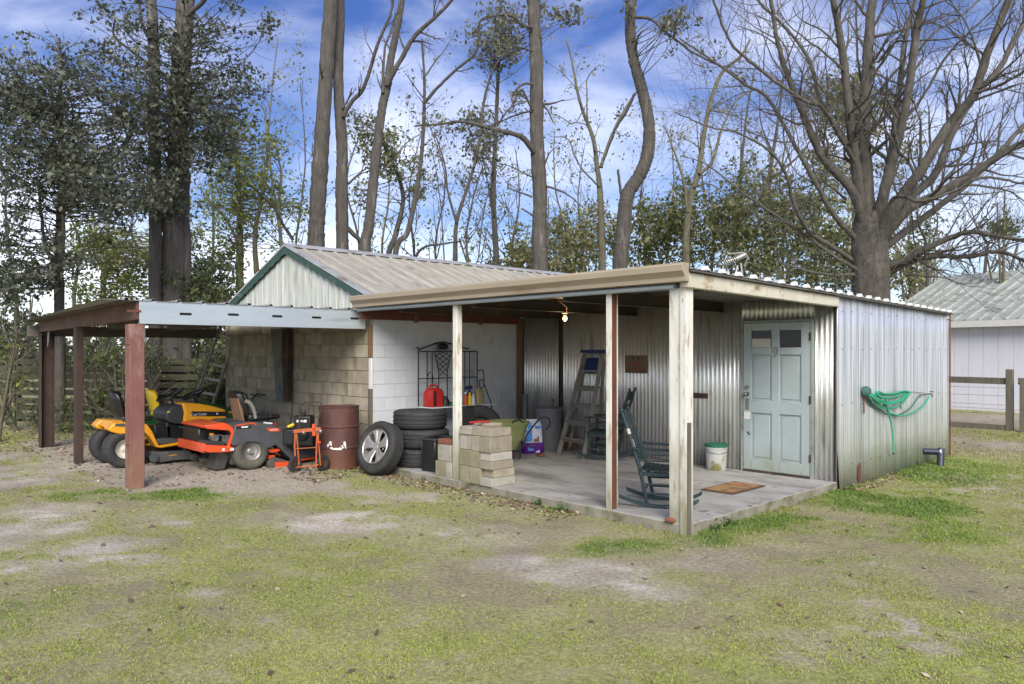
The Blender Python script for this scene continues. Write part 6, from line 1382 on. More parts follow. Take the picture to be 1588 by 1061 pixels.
DK = [(.125, .14, .095), (.10, .115, .078), (.165, .18, .12), (.225, .24, .175), (.08, .092, .062)]
GR = [(.16, .19, .07), (.19, .215, .08), (.13, .155, .06), (.24, .26, .11), (.11, .13, .055)]
YG = [(.27, .33, .05), (.22, .27, .055), (.16, .20, .05), (.32, .36, .08), (.13, .155, .05)]
OL = [(.31, .31, .13), (.24, .24, .11), (.36, .355, .17), (.19, .185, .095), (.40, .39, .21)]
PN = [(.18, .185, .11), (.15, .155, .09), (.23, .23, .15), (.26, .25, .185)]

# ---- the big bare tree behind the shed
rg = np.random.default_rng(5)
BT = 16.8
def Z(L): return [(1100 + a * .4428, b * .4428) for a, b in L]
base = at(1350, 545, BT)
big = thing('bare_hardwood_tree', (base.x, base.y, 0), 'huge leafless tree with many spreading limbs behind the metal shed', 'tree')
P, R = limb_line([(1350, 672), (1350, 560), (1351, 450), (1349, 400), (1347, 360), (1346, 330)], BT, BT, .50, .37, 12)
R = .385 + .0 * R; R[:12] = np.linspace(.52, .40, 12); R[-20:] = np.linspace(.385, .26, 20)
lines_obj('trunk', [(P, R)], M['bark_oak'], big)
LIMBS = [
 ([(560, 800), (548, 600), (545, 450), (558, 200), (575, 0), (585, -150), (590, -350)], 0, .5, .26, .13),
 ([(540, 800), (515, 600), (495, 450), (468, 200), (435, 0), (400, -180)], .1, -1.5, .20, .10),
 ([(580, 800), (620, 640), (655, 500), (690, 330), (720, 100), (742, 0), (775, -200)], -.1, -1.8, .20, .10),
 ([(585, 800), (625, 600), (655, 400), (680, 180), (705, 60), (735, -50), (760, -200)], .1, 1.5, .15, .06),
 ([(600, 820), (680, 680), (740, 600), (840, 440), (930, 330), (985, 170), (1050, 0), (1090, -150)], -.1, -2.2, .21, .11),
 ([(600, 830), (700, 700), (790, 610), (850, 470), (930, 340), (1010, 250), (1100, 90), (1180, -60)], .1, 1.0, .17, .09),
 ([(600, 850), (690, 740), (800, 680), (930, 600), (1060, 520), (1200, 470), (1350, 430)], -.1, -1.8, .19, .10),
 ([(610, 870), (740, 770), (870, 670), (990, 560), (1102, 430), (1210, 350), (1300, 250)], .1, .8, .15, .07),
 ([(600, 800), (640, 700), (690, 690), (740, 705), (860, 670), (960, 620), (1100, 640), (1200, 650)], -.3, -3.0, .075, .035),
 ([(610, 930), (690, 910), (760, 870), (850, 830), (930, 815), (1100, 845), (1250, 850)], -.1, -2.0, .15, .06),
 ([(610, 970), (700, 920), (800, 900), (900, 905), (1010, 890), (1100, 925), (1250, 940)], .1, -2.8, .11, .05),
 ([(545, 800), (500, 670), (420, 580), (370, 500), (330, 400), (300, 330), (262, 230), (232, 120), (212, 0), (170, -120)], -.1, -1.5, .17, .06),
 ([(545, 760), (520, 600), (470, 500), (400, 380), (330, 350), (180, 240), (80, 150), (20, 0), (-20, -110)], .1, -2.6, .10, .035),
 ([(550, 820), (510, 560), (460, 460), (400, 370), (350, 200), (280, 100), (180, 0), (120, -80)], 0, 1.2, .11, .05),
 ([(540, 860), (450, 770), (390, 670), (330, 560), (270, 450), (200, 340), (130, 300), (0, 210), (-90, 150)], 0, -1.5, .11, .03),
 ([(530, 930), (440, 870), (350, 810), (300, 720), (270, 620), (220, 540), (100, 470), (0, 450), (-120, 400)], .1, -2.4, .10, .02),
 ([(530, 950), (440, 900), (330, 820), (230, 750), (100, 660), (-20, 570), (-110, 540)], -.1, -1.0, .07, .018),
 ([(520, 960), (440, 965), (350, 955), (290, 940), (230, 930)], 0, -1.8, .07, .02),
 ([(630, 640), (650, 400), (665, 300), (720, 190), (790, 110), (870, 60), (960, -20)], 0, 1.2, .08, .04),
 ([(670, 430), (740, 350), (830, 200), (900, 120), (1000, 20), (1060, -60)], -.6, -2, .06, .03),
 ([(590, 220), (650, 150), (700, 145), (840, 135), (990, 95), (1100, 60)], .1, -1.6, .05, .015),
 ([(960, 560), (975, 500), (1040, 400), (1075, 330), (1085, 280)], -1.2, -1.8, .035, .01),
 ([(545, 350), (520, 200), (515, 0), (512, -120)], .3, 1.2, .05, .04),
 ([(930, 325), (1010, 300), (1100, 245), (1200, 190)], -1.5, -2.6, .06, .04),
 ([(700, 750), (660, 680), (650, 620), (720, 480), (830, 430)], -.1, 1.3, .05, .02),
 ([(480, 700), (400, 640), (330, 660), (250, 665), (80, 680)], -.1, 1.5, .045, .01),
 ([(250, 620), (262, 520), (258, 440), (290, 390), (330, 375)], -.8, -1.4, .03, .012),
 ([(680, 960), (760, 968), (830, 975), (890, 1000)], -.8, -3.0, .03, .012),
]
for (L_, d0, d1, r0, r1) in LIMBS:
    P, R = limb_line(Z(L_), BT + d0, BT + d1, r0 * .62, r1 * .50, 9, .012, rg); out = [(P, R)]
    big_ = r0 > .09
    add_sprouts(out, P, R, rg, 19 if big_ else 11, 2.2 if big_ else 1.4, 2, .20, fr=.36, curl=.17, up=.05, nch=(2, 4))
    lines_obj('limb', out, M['bark_oak'], big)
# fine twig haze in the crotch
out = []
for k in range(60):
    p = np.array(at(1350 + rng.uniform(-22, 22), rng.uniform(300, 460), BT - .4)); d = np.array(CR) * rng.uniform(-1, 1) - np.array(CW) * .5 + np.array([0, 0, rng.uniform(-.3, .5)])
    sprout(p, d / np.linalg.norm(d), rng.uniform(.5, 1.3), .006, 1, out, rg, curl=.25, nch=(2, 3))
lines_obj('twigs', out, M['bark_oak'], big, 'stuff')

# ---- trunks behind the buildings (name, label, material, base D, trunk line, radii, [limbs], leaves)
def tree(name, label, D, trunk, r0, r1, limbs, mt='bark', tw=6, twL=1.2, twlvl=1, t0=.35, leaf=None, seed=1, group=None, tiplf=None):
    rg = np.random.default_rng(seed); x0, y0 = trunk[0]
    ybase = CY + FPX * CAMP.z / D
    b = at(x0, ybase, D); t_ = thing(name, (b.x, b.y, 0), label, 'tree', group)
    P, R = limb_line([(x0, ybase)] + trunk, D, D + .3, r0, r1, 16, .004, rg); R[:4] *= np.array([1.35, 1.15, 1.05, 1])
    lines_obj('trunk', [(P, R)], M[mt], t_); tips = []
    out = []
    if tw: add_sprouts(out, P, R, rg, tw, twL, twlvl, t0, fr=.3, nch=(2, 4), tips=tips)
    if out: lines_obj('twigs', out, M[mt], t_, 'stuff')
    for L_, d1, a, b_, cnt, ll in limbs:
        Q, RR = limb_line(L_, D, D + d1, a, b_, 6, .012, rg); o2 = [(Q, RR)]
        if cnt: add_sprouts(o2, Q, RR, rg, cnt, ll, 2 if ll > .8 else 1, .25, fr=.45, nch=(2, 4), tips=tips)
        lines_obj('limb', o2, M[mt], t_)
    if tiplf and tips:
        n, size, cols = tiplf; T = np.array(tips); idx = rg.integers(0, len(T), n); leaves('leaves', T[idx] + rg.normal(0, .12, (n, 3)), size, cols, t_, rg)
    if leaf:
        Ls = []; Cs = []
        for sp_ in leaf[0]:
            a, c = clumps(*sp_, rg); Ls.append(a); Cs.append(c)
        o3 = []; twig_to(np.concatenate(Cs), P[len(P) // 4:], o3, rg); lines_obj('branches', o3, M[mt], t_, 'stuff')
        leaves('crown', np.concatenate(Ls), leaf[1], leaf[2], t_, rg)
    return t_
tree('pine_tree', 'tall straight pine trunk leaning slightly right, left of a close pair above the gable', 21, [(490, 400), (492, 330), (499, 220), (508, 80), (514, -20), (520, -160)], .265, .17, [([(455, 372), (440, 350), (424, 320), (400, 296), (380, 280)], -1, .05, .02, 5, .8)], tw=5, seed=2, t0=.3)
tree('pine_tree', 'straight dark trunk with one long branch, right of the close pair above the gable', 21.5, [(531, 400), (530, 300), (530, 220), (524, 120), (527, 0), (527, -150)], .20, .13, [([(533, 180), (545, 158), (562, 140), (575, 105), (585, 70), (600, 35), (608, 10), (612, -40)], -.8, .07, .03, 6, .9), ([(530, 345), (560, 375), (580, 400)], .6, .08, .05, 0, 0)], tw=5, seed=3)
tree('bare_tree', 'dark forked bare tree rising behind the roof ridge, two long limbs opening right', 20.5, [(566, 400), (572, 350), (580, 270), (592, 170), (600, 135), (606, 90), (618, 30), (628, -40), (632, -130)], .165, .07, [([(600, 132), (622, 92), (645, 55), (680, 25), (712, -10), (740, -50)], -1, .075, .035, 9, 1.0), ([(594, 145), (594, 110), (597, 75), (605, 50), (612, 20)], .5, .05, .02, 4, .7), ([(580, 275), (605, 255), (630, 222), (656, 205)], .5, .03, .012, 4, .6)], tw=6, seed=4)
tree('bare_tree', 'slim crooked bare tree with budding twigs, next right of the forked dark one', 22, [(612, 405), (632, 360), (645, 300), (655, 230), (658, 160), (658, 120), (655, 60)], .10, .03, [([(658, 160), (675, 140), (705, 110), (735, 85), (742, 60), (745, 30), (775, 22), (800, 25)], -1, .05, .022, 9, .9), ([(658, 120), (675, 95), (690, 75), (705, 50)], .5, .03, .01, 5, .5), ([(656, 152), (640, 130), (630, 118)], -.4, .02, .01, 3, .4)], tw=9, seed=5, tiplf=(260, .10, PN))
tree('bare_tree', 'thin many stemmed bare tree standing between the ridge and the tall scarred pine', 22.5, [(706, 420), (706, 380), (709, 340), (725, 290), (742, 230), (752, 150), (770, 100), (800, 60)], .085, .022, [([(708, 345), (695, 300), (690, 260), (680, 225), (672, 205)], -.6, .04, .012, 6, .6), ([(735, 260), (745, 220), (765, 205), (790, 170), (815, 160)], .6, .04, .015, 7, .7), ([(712, 370), (722, 400), (728, 425)], 0, .03, .02, 0, 0), ([(742, 400), (748, 340), (758, 290), (765, 240), (768, 205)], .4, .02, .01, 5, .5), ([(690, 425), (685, 340), (678, 270), (668, 230)], .4, .025, .008, 4, .4), ([(640, 410), (655, 385), (690, 378), (715, 374)], -.8, .05, .02, 3, .4)], tw=8, seed=6, tiplf=(420, .10, PN))
tree('pine_tree', 'tall grey pine trunk with broken stubs and drooping dead branches left of centre right', 20, [(838, 425), (836, 370), (838, 300), (833, 200), (833, 100), (830, 30), (826, -50), (824, -180)], .225, .155, [
    ([(828, 235), (812, 215), (790, 206), (760, 200), (720, 190), (680, 194), (645, 196)], -1.8, .085, .02, 9, .9), ([(826, 170), (818, 155), (808, 140), (798, 158), (797, 170)], -.6, .04, .02, 3, .4), ([(826, 130), (810, 132), (795, 150), (796, 170)], -.5, .04, .015, 3, .4),
    ([(826, 42), (812, 40), (798, 28), (780, 22), (755, 28)], -.6, .05, .015, 6, .7), ([(825, 305), (805, 298), (787, 290)], -.4, .03, .012, 0, 0), ([(846, 288), (880, 302), (905, 322)], -.4, .035, .015, 0, 0), ([(826, 80), (812, 75), (790, 70), (760, 68)], -1, .03, .012, 5, .7),
    ([(826, 275), (805, 265), (790, 258), (768, 254)], .3, .025, .008, 3, .4), ([(826, 172), (800, 178), (760, 195), (740, 205)], .5, .03, .01, 4, .5), ([(827, 335), (816, 328), (808, 324)], 0, .03, .02, 0, 0), ([(840, 60), (838, 50), (845, 40)], 0, .02, .01, 0, 0)], tw=4, seed=7, tiplf=(500, .11, PN))
tree('crooked_tree', 'strongly S-curved bare trunk just right of the middle of the sky', 20, [(962, 418), (966, 370), (970, 320), (975, 298), (990, 275), (1003, 245), (1008, 210), (1004, 170), (994, 130), (983, 90), (978, 50), (980, 0), (985, -60), (980, -160)], .215, .12, [([(963, 300), (960, 275), (959, 262)], 0, .04, .03, 0, 0), ([(984, 27), (1010, 30), (1030, 48), (1060, 70), (1080, 85), (1130, 110), (1160, 128)], -2, .045, .02, 8, .9), ([(985, 145), (970, 175), (955, 200), (945, 225), (935, 250)], 1, .04, .02, 3, .4), ([(978, 100), (975, 96), (977, 92)], 0, .03, .02, 0, 0)], tw=3, seed=8, t0=.7, tiplf=(160, .12, PN), leaf=([(1052, 32, 34, 14, 18.6, .5, 12, .26, 26), (968, 12, 14, 8, 19.6, .4, 4, .2, 20)], .12, PN))
tree('bare_tree', 'mossy bare tree with long whippy upright shoots left of the S-curved trunk', 23, [(934, 425), (932, 340), (930, 290), (926, 260), (920, 215), (905, 175), (895, 140), (888, 100), (878, 60)], .13, .02, [([(932, 260), (945, 220), (958, 190), (972, 165), (987, 145)], 1, .06, .025, 4, .7), ([(924, 235), (912, 190), (910, 150), (912, 120), (930, 100)], -.6, .03, .01, 5, .6), ([(930, 290), (905, 265), (890, 240), (880, 215), (858, 210)], -.8, .03, .012, 5, .5), ([(905, 180), (895, 140), (870, 110), (850, 97)], 1, .02, .008, 4, .4), ([(905, 170), (890, 192), (870, 182), (850, 177)], -1, .02, .008, 3, .4)], mt='bark_moss', tw=9, seed=9, tiplf=(260, .10, OL))
tree('bare_tree', 'tangled two stemmed bare tree between the S-curved trunk and the huge bare tree', 23.5, [(1064, 425), (1064, 370), (1070, 310), (1084, 265), (1092, 210), (1105, 150), (1122, 110), (1150, 85), (1165, 60)], .14, .03, [([(1066, 330), (1062, 290), (1055, 262), (1045, 235), (1032, 200)], .6, .06, .02, 6, .7), ([(1084, 270), (1105, 250), (1120, 200), (1140, 160), (1165, 140)], .8, .06, .02, 6, .8), ([(1086, 230), (1075, 222), (1062, 215)], .6, .03, .01, 3, .4), ([(1075, 290), (1100, 285), (1125, 300), (1150, 320)], -1, .03, .01, 3, .5), ([(1100, 170), (1140, 180), (1175, 195)], -1, .03, .01, 3, .5)], mt='bark_moss', tw=9, seed=10)
tree('red_maple', 'thin bare tree with small red buds left of the huge bare tree', 26, [(1190, 440), (1190, 330), (1195, 260), (1205, 200), (1215, 120)], .16, .03, [([(1195, 280), (1240, 240), (1270, 200), (1290, 170)], .6, .05, .015, 8, 1.1), ([(1150, 440), (1148, 300), (1155, 200), (1170, 110)], .5, .09, .02, 8, 1.0), ([(1200, 240), (1180, 190), (1178, 140)], .5, .04, .015, 6, 1.0)], tw=9, twL=1.8, twlvl=2, seed=11, tiplf=(500, .07, [(.20, .04, .045), (.16, .05, .05), (.12, .06, .05)]))
# left side twin trunks with evergreen growth
tree('magnolia_tree', 'broad evergreen with thick twin trunks and dark leathery leaves above the carport', 17.5, [(270, 400), (268, 330), (276, 250), (276, 170), (282, 90), (288, 0), (296, -120)], .27, .19, [
    ([(288, 645), (290, 500), (290, 400), (288, 330), (290, 270)], .3, .12, .10, 0, 0), ([(290, 25), (310, 8), (330, -10)], -.4, .06, .04, 3, .6), ([(274, 180), (230, 170), (190, 150), (150, 140)], -1.5, .06, .02, 5, .8), ([(262, 120), (225, 95), (180, 60), (180, 30)], -1, .04, .015, 5, .8)], tw=6, seed=12,
    leaf=([(235, 150, 120, 85, 16.8, 1.9, 100, .42, 36), (330, 155, 70, 90, 17, 1.5, 72, .42, 34), (215, 250, 90, 70, 16.5, 1.5, 66, .42, 38), (330, 230, 45, 45, 17, 1, 20, .34, 50), (260, 45, 80, 35, 17, 1.2, 26, .28, 40), (250, 305, 40, 40, 16.5, 1, 22, .34, 60), (370, 130, 40, 40, 16.5, 1.0, 12, .26, 36), (390, 30, 55, 35, 15.5, 1.0, 14, .22, 26), (170, 20, 50, 22, 15.5, 1.0, 8, .22, 26)], .105, DK))
tree('pine_tree', 'slimmer grey trunk immediately left of the thick twin trunk behind the carport', 17.2, [(240, 640), (241, 400), (240, 250), (240, 150), (237, 40), (232, -40), (228, -150)], .155, .11, [([(232, 60), (222, 40), (218, 10), (214, -30)], .3, .05, .03, 3, .5), ([(205, 200), (195, 225), (198, 240)], 0, .06, .05, 0, 0)], tw=3, seed=13)
tree('holly_tree', 'dark evergreen holly with three stems and glossy leaves at the far left', 15.2, [(92, 480), (92, 440), (90, 400), (93, 330), (96, 260), (94, 180), (90, 60)], .115, .03, [([(92, 430), (75, 390), (65, 350), (62, 290)], .3, .05, .03, 3, .5), ([(94, 420), (98, 370), (100, 300), (104, 220)], -.3, .05, .03, 3, .5)], tw=8, seed=14,
     leaf=([(100, 180, 135, 85, 14.8, 1.8, 108, .38, 37), (70, 250, 100, 70, 14.6, 1.6, 78, .38, 37), (160, 285, 85, 60, 14.6, 1.4, 66, .36, 38), (20, 150, 60, 45, 14.6, 1.2, 34, .30, 50), (95, 90, 40, 35, 14.8, 1, 12, .20, 30), (75, 400, 60, 35, 14.4, 1, 26, .26, 45), (15, 360, 45, 80, 14, 1, 26, .26, 45), (190, 130, 40, 60, 14.8, 1, 14, .26, 40), (20, 440, 50, 30, 14, 1, 22, .26, 45), (180, 330, 40, 20, 14.5, 1, 12, .26, 40)], .095, DK))
tree('young_leafed_tree', 'bright yellow green leafing tree between the evergreen and the pine pair', 24, [(372, 420), (372, 360), (370, 300), (365, 240), (352, 180)], .15, .03, [([(372, 380), (350, 340), (325, 310), (310, 290)], .5, .06, .02, 8, .9), ([(398, 425), (396, 360), (408, 300), (416, 230), (412, 180), (404, 165)], .8, .09, .02, 9, 1.0), ([(375, 350), (390, 320), (400, 310)], 0, .05, .02, 4, .6), ([(440, 410), (432, 330), (436, 270), (425, 220)], .8, .07, .02, 8, .9)], mt='bark_moss', tw=9, seed=15,
     leaf=([(385, 240, 65, 70, 24, 1.6, 80, .45, 26), (365, 330, 80, 70, 24, 1.6, 80, .45, 26), (440, 330, 50, 70, 24.5, 1.4, 50, .42, 20), (340, 220, 35, 50, 24, 1.2, 22, .40, 24)], .12, YG))
tree('young_leafed_tree', 'pale green leafing tree tucked behind the twin trunks of the evergreen', 22, [(160, 430), (165, 380), (170, 330)], .10, .04, [([(160, 440), (190, 380), (210, 340)], .5, .05, .02, 5, .7)], mt='bark_moss', tw=6, seed=16,
     leaf=([(150, 380, 55, 40, 22, 1.4, 50, .40, 36), (215, 400, 60, 45, 22, 1.4, 50, .40, 34), (190, 450, 90, 40, 21.5, 1.4, 50, .40, 36), (310, 400, 60, 50, 22, 1.4, 42, .42, 36)], .12, YG[1:] + GR))
tree('pine_tree', 'leaning green pine with loose needle tufts behind the forked bare tree', 25, [(600, 420), (615, 360), (625, 300), (600, 230), (585, 190)], .12, .04, [], tw=7, seed=17, leaf=([(600, 235, 50, 38, 24.5, 1.2, 30, .42, 36), (560, 200, 28, 26, 24.5, 1, 14, .4, 30), (640, 280, 32, 26, 24.5, 1, 12, .4, 28), (560, 300, 30, 30, 25, 1, 8, .35, 24)], .14, GR + OL))
tree('pine_tree', 'far pine with grey green tufts high behind the scarred pine trunk', 26, [(770, 420), (765, 300), (770, 180), (775, 60)], .13, .05, [], tw=7, seed=18, leaf=([(765, 75, 50, 30, 25, 1.2, 30, .4, 30), (790, 30, 50, 22, 25, 1.2, 20, .38, 28), (735, 190, 34, 24, 25, 1, 12, .36, 26), (870, 20, 45, 22, 24, 1, 14, .34, 24), (745, 250, 32, 30, 25, 1, 12, .36, 24)], .15, PN))
tree('pine_tree', 'tall far pine crown showing through the limbs of the huge bare tree', 34, [(1330, 440), (1325, 300), (1318, 160), (1312, 100)], .25, .08, [], tw=5, seed=19, leaf=([(1312, 160, 62, 60, 33, 2, 75, .55, 40), (1300, 250, 60, 50, 33, 2, 42, .55, 36), (1380, 220, 50, 60, 33, 2, 28, .5, 30)], .19, PN + OL))
# rounded evergreens and brush behind the buildings
def bush(name, label, spots, size, cols, seed, stems=3, cat='tree', group='evergreens behind the buildings', Dg=None, mt='bark_moss'):
    rg = np.random.default_rng(seed); px, py, rx, ry, D = spots[0][:5]; b = at(px, CY + FPX * 1.66 / D, D); t_ = thing(name, (b.x, b.y, .02), label, cat, group)
    Ls = []; Cs = []
    for sp_ in spots: a, c = clumps(*sp_, rg); Ls.append(a); Cs.append(c)
    out = []; top = np.array(at(px, py, D)); b_ = np.array(b)
    for k in range(stems):
        q = top + rg.normal(0, .5, 3); m_ = (b_ + q) / 2 + rg.normal(0, .3, 3); t = np.linspace(0, 1, 9)[:, None]; P = (b_ + rg.normal(0, .12, 3) * np.array([1, 1, 0])) * (1 - t) ** 2 + 2 * m_ * t * (1 - t) + q * t ** 2
        out.append((P, np.linspace(.07, .02, 9) * D / 22)); add_sprouts(out, P, np.linspace(.06, .02, 9), rg, 6, 1.3, 1, .2, fr=.5)
    lines_obj('trunk', out, M[mt], t_); leaves('crown', np.concatenate(Ls), size, cols, t_, rg); return t_
bush('evergreen_tree', 'olive evergreen crown peeping over the roof left of the scarred pine', [(805, 400, 38, 48, 27, 1.5, 62, .5, 34), (780, 425, 30, 25, 27, 1, 20, .5, 30)], .15, OL, 30)
bush('evergreen_tree', 'rounded olive evergreen between the scarred pine and the S-curved trunk', [(895, 375, 65, 60, 29, 1.8, 120, .5, 36), (860, 410, 40, 25, 28, 1, 30, .5, 30)], .16, OL, 31)
bush('evergreen_tree', 'grey green evergreen directly right of the S-curved trunk', [(1010, 370, 65, 60, 28, 1.8, 110, .5, 36)], .16, GR + OL, 32)
bush('evergreen_tree', 'bushy green evergreen with small leaves behind the shed roof corner', [(1105, 345, 75, 75, 26, 1.8, 130, .5, 32), (1060, 320, 34, 40, 27, 1, 24, .45, 26)], .15, GR + OL, 33)
bush('evergreen_tree', 'wide dense olive evergreen left of the huge bare trunk', [(1205, 335, 90, 72, 25, 1.8, 150, .5, 32), (1180, 410, 80, 35, 24, 1.4, 60, .5, 34), (1165, 280, 40, 40, 26, 1.2, 24, .45, 26)], .15, OL + GR, 34)
bush('evergreen_tree', 'dark olive growth right behind the foot of the huge bare trunk', [(1290, 400, 60, 60, 24, 1.5, 90, .5, 40), (1300, 330, 40, 40, 26, 1.2, 30, .5, 30)], .15, OL + GR, 35)
bush('evergreen_tree', 'small glossy evergreen near the barn roof at the right edge', [(1560, 350, 30, 22, 24, .8, 16, .35, 34), (1430, 360, 30, 30, 26, 1, 20, .4, 30)], .13, GR, 36)
bush('evergreen_tree', 'olive shrubby tree between the huge bare trunk and the barn roof', [(1410, 410, 40, 45, 34, 1.5, 60, .6, 36)], .18, OL, 37)
bush('dark_shrub', 'dark green spreading shrub behind the carport left of the gable', [(310, 440, 60, 40, 18.5, 1.2, 90, .32, 50), (340, 480, 50, 40, 18, 1.2, 60, .32, 48), (345, 580, 30, 60, 17, .8, 50, .28, 46), (300, 560, 40, 70, 18, .8, 50, .3, 40)], .10, DK + GR + GR, 38, group='shrubs behind the carport', cat='shrub')
bush('dark_shrub', 'tangled shrub growing over the board fence at the far left', [(20, 520, 40, 40, 15.6, .8, 22, .24, 34), (70, 640, 70, 22, 15.3, .5, 22, .22, 34), (10, 470, 45, 50, 15.3, .6, 30, .26, 36)], .085, DK + GR, 39, group='shrubs along the board fence', cat='shrub')
bush('dark_shrub', 'leafy shrub over the fence between the two rear carport posts', [(150, 550, 40, 26, 15.8, .8, 22, .24, 34), (120, 650, 60, 16, 15.2, .5, 20, .2, 30), (45, 600, 30, 30, 15.6, .5, 9, .2, 28), (150, 610, 26, 22, 15.6, .5, 7, .2, 28)], .085, DK + GR + YG[1:], 40, group='shrubs along the board fence', cat='shrub')
bush('dark_shrub', 'shrub with reddish stems behind the mowers beside the grey trunks', [(215, 550, 26, 34, 15.9, .7, 22, .26, 36), (195, 640, 30, 20, 15.4, .6, 14, .24, 34), (330, 620, 40, 30, 16.4, .6, 30, .26, 40)], .085, DK + GR, 41, group='shrubs along the board fence', cat='shrub')
bush('sapling', 'small sapling with a few bright green leaves at the left edge', [(10, 545, 14, 20, 13.5, .3, 6, .12, 14)], .09, YG, 42, stems=1, cat='sapling', group='saplings')
# slender bare trees filling the wood behind
SB = [(430, 27, 60, 'directly left of the pine pair'), (462, 30, 130, 'beside the left trunk of the pine pair'), (548, 29, 170, 'between the pine pair and the forked dark tree'), (596, 31, 200, 'behind the forked dark tree'), (640, 28, 210, 'right of the forked dark tree, low and twiggy'), (682, 31, 180, 'behind the middle of the gable ridge'),
      (728, 27, 240, 'above the right half of the gable ridge'), (762, 30, 200, 'just left of the scarred pine'), (802, 28, 230, 'touching the scarred pine on its left'), (872, 30, 200, 'right of the scarred pine'), (912, 32, 230, 'behind the mossy whippy tree'), (1004, 29, 240, 'right of the S-curved trunk'), (1040, 31, 200, 'above the porch corner on the left'),
      (1098, 28, 190, 'above the porch corner on the right'), (1136, 30, 160, 'left of the wide olive evergreen'), (1225, 29, 170, 'rising out of the wide olive evergreen'), (1268, 31, 210, 'left of the foot of the huge bare tree'), (1432, 30, 300, 'right of the huge bare trunk'), (330, 27, 170, 'right of the twin trunks, far back'), (120, 27, 260, 'behind the holly, far back'), (20, 26, 200, 'at the far left edge, far back')]
rg = np.random.default_rng(90)
for i, (px, D, ytop, where) in enumerate(SB):
    b = at(px, 600, D); H_ = CAMP.z + (CY - ytop) * D / FPX; t_ = thing('slender_tree', (b.x, b.y, 0), 'slender grey bare tree ' + where, 'tree', 'slender bare trees in the wood behind')
    P, R = limb_line([(px, 545 + 1.72 * FPX / D), (px + rng.uniform(-6, 6), 470), (px + rng.uniform(-10, 10), 380), (px + rng.uniform(-16, 16), (380 + ytop) / 2), (px + rng.uniform(-26, 26), ytop)], D, D, .085, .014, 7, .015, rg)
    out = [(P, R)]; add_sprouts(out, P, R, rg, 13, 2.5, 2, .30, fr=.5, curl=.13, up=.10, nch=(2, 4)); lines_obj('trunk', out, M['bark_moss' if i % 3 == 0 else 'bark'], t_)
    T = np.array([q[0][-1] for q in out]); idx = rg.integers(0, len(T), 150 if i % 2 else 420); leaves('leaves', T[idx] + rg.normal(0, .16, (len(idx), 3)), .13, OL + YG[1:3], t_, rg)
# bare hazy brush at the right and distant woods all round
rg = np.random.default_rng(77)
for i, (px, lab) in enumerate(((1440, 'thin grey leafless tree above the left end of the barn roof'), (1500, 'fine twigged leafless tree centred above the barn roof'), (1565, 'pale leafless tree over the barn roof at the right edge'), (1620, 'leafless tree just past the right edge above the barn'))):
    D = 42 + i; b = at(px, 600, D); t_ = thing('distant_bare_tree', (b.x, b.y, 0), lab, 'tree', 'leafless trees beyond the barn')
    out = []; sprout(np.array([b.x, b.y, 0.]), np.array([0, 0, 1.]), 8.2, .22, 4, out, rg, curl=.10, up=.10, nch=(4, 6), ang=(.3, .8), shrink=(.40, .62)); lines_obj('trunk', out, M['bark_oak'], t_)
Ls = []; out = []
for k in range(150):
    a = rng.uniform(-1.15, 1.05); D = rng.uniform(44, 75); px = CX + math.tan(a) * FPX * (1 if abs(a) < 1.0 else 1)
    h = rng.uniform(3.2, 6.5) * (1.0 if px > 300 else .75)
    c0 = np.array(at(px, 545, D)); n = 330; v = rg.normal(0, 1, (n, 3)); v /= np.linalg.norm(v, axis=1)[:, None]; v *= (rg.random(n) ** .35)[:, None]
    C = c0.copy(); C[2] = h * .52; Ls.append(C + v * np.array([h * .5, h * .5, h * .52]) + rg.normal(0, .2, (n, 3)))
    b = c0.copy(); b[2] = 0; P = np.array([b, b + [0, 0, h * .5], b + [rng.uniform(-.5, .5), rng.uniform(-.5, .5), h * rng.uniform(1.1, 1.8)]]); out.append((P, [.16, .12, .03]))
    for j in range(3): sprout(P[1], np.array([rng.uniform(-1, 1), rng.uniform(-1, 1), 1.]) / 1.4, h * .8, .06, 1, out, rg)
for k in range(120):                                  # low brush filling the horizon
    a = rng.uniform(-1.1, 1.0); D = rng.uniform(34, 60); px = CX + math.tan(a) * FPX; c0 = np.array(at(px, 545, D)); n = 120
    if px > 1380 and D < 40: continue
    v = rg.normal(0, .55, (n, 3)); v[:, 2] = np.abs(v[:, 2]); Ls.append(c0 * [1, 1, 0] + v * [2.2, 2.2, 1.6])
wd = leaves('distant_woods', np.concatenate(Ls), .42, [(.12, .125, .075), (.10, .105, .065), (.15, .145, .10), (.13, .115, .09), (.09, .10, .055)], None, rg)
lines_obj('distant_trunks', out, M['bark_oak'], None, 'stuff')
# ================================================================== GRASS AND LITTER
rg = np.random.default_rng(3)
def scatter(n, Dlo, Dhi, pw=1.0, side=.86):
    D = Dlo + (Dhi - Dlo) * rg.random(n) ** pw; X = (rg.random(n) * 2 - 1) * side * D
    return np.array(CAMP)[0] + X * CR.x + D * CW.x, np.array(CAMP)[1] + X * CR.y + D * CW.y, D
def gheight(x, y):
    t = np.clip((-x - 4.4) / 2, 0, 1); t = t * t * (3 - 2 * t) * .075
    rl = (vnoise(x, y, 1.4, 31, 5, .6) - .5) * .045 + (vnoise(x, y, 9, 32, 2) - .5) * .012
    nb = np.clip(np.maximum(np.abs(x + 2.8) - 2.9, np.abs(y - 3.8) - 3.85) / .3, 0, 1)
    return t + rl * nb * .8
def occupied(x, y):
    shed = (x > -5.72) & (x < .02) & (y > -.012) & (y < 7.7); blk = (x > -11.1) & (x < -5.6) & (y > .2) & (y < 7.7)
    post = (np.abs(x + 5.83) < .1) & (np.abs(y + 3.05) < .1)
    return shed | blk | post
X_, Y_, D_ = [], [], []
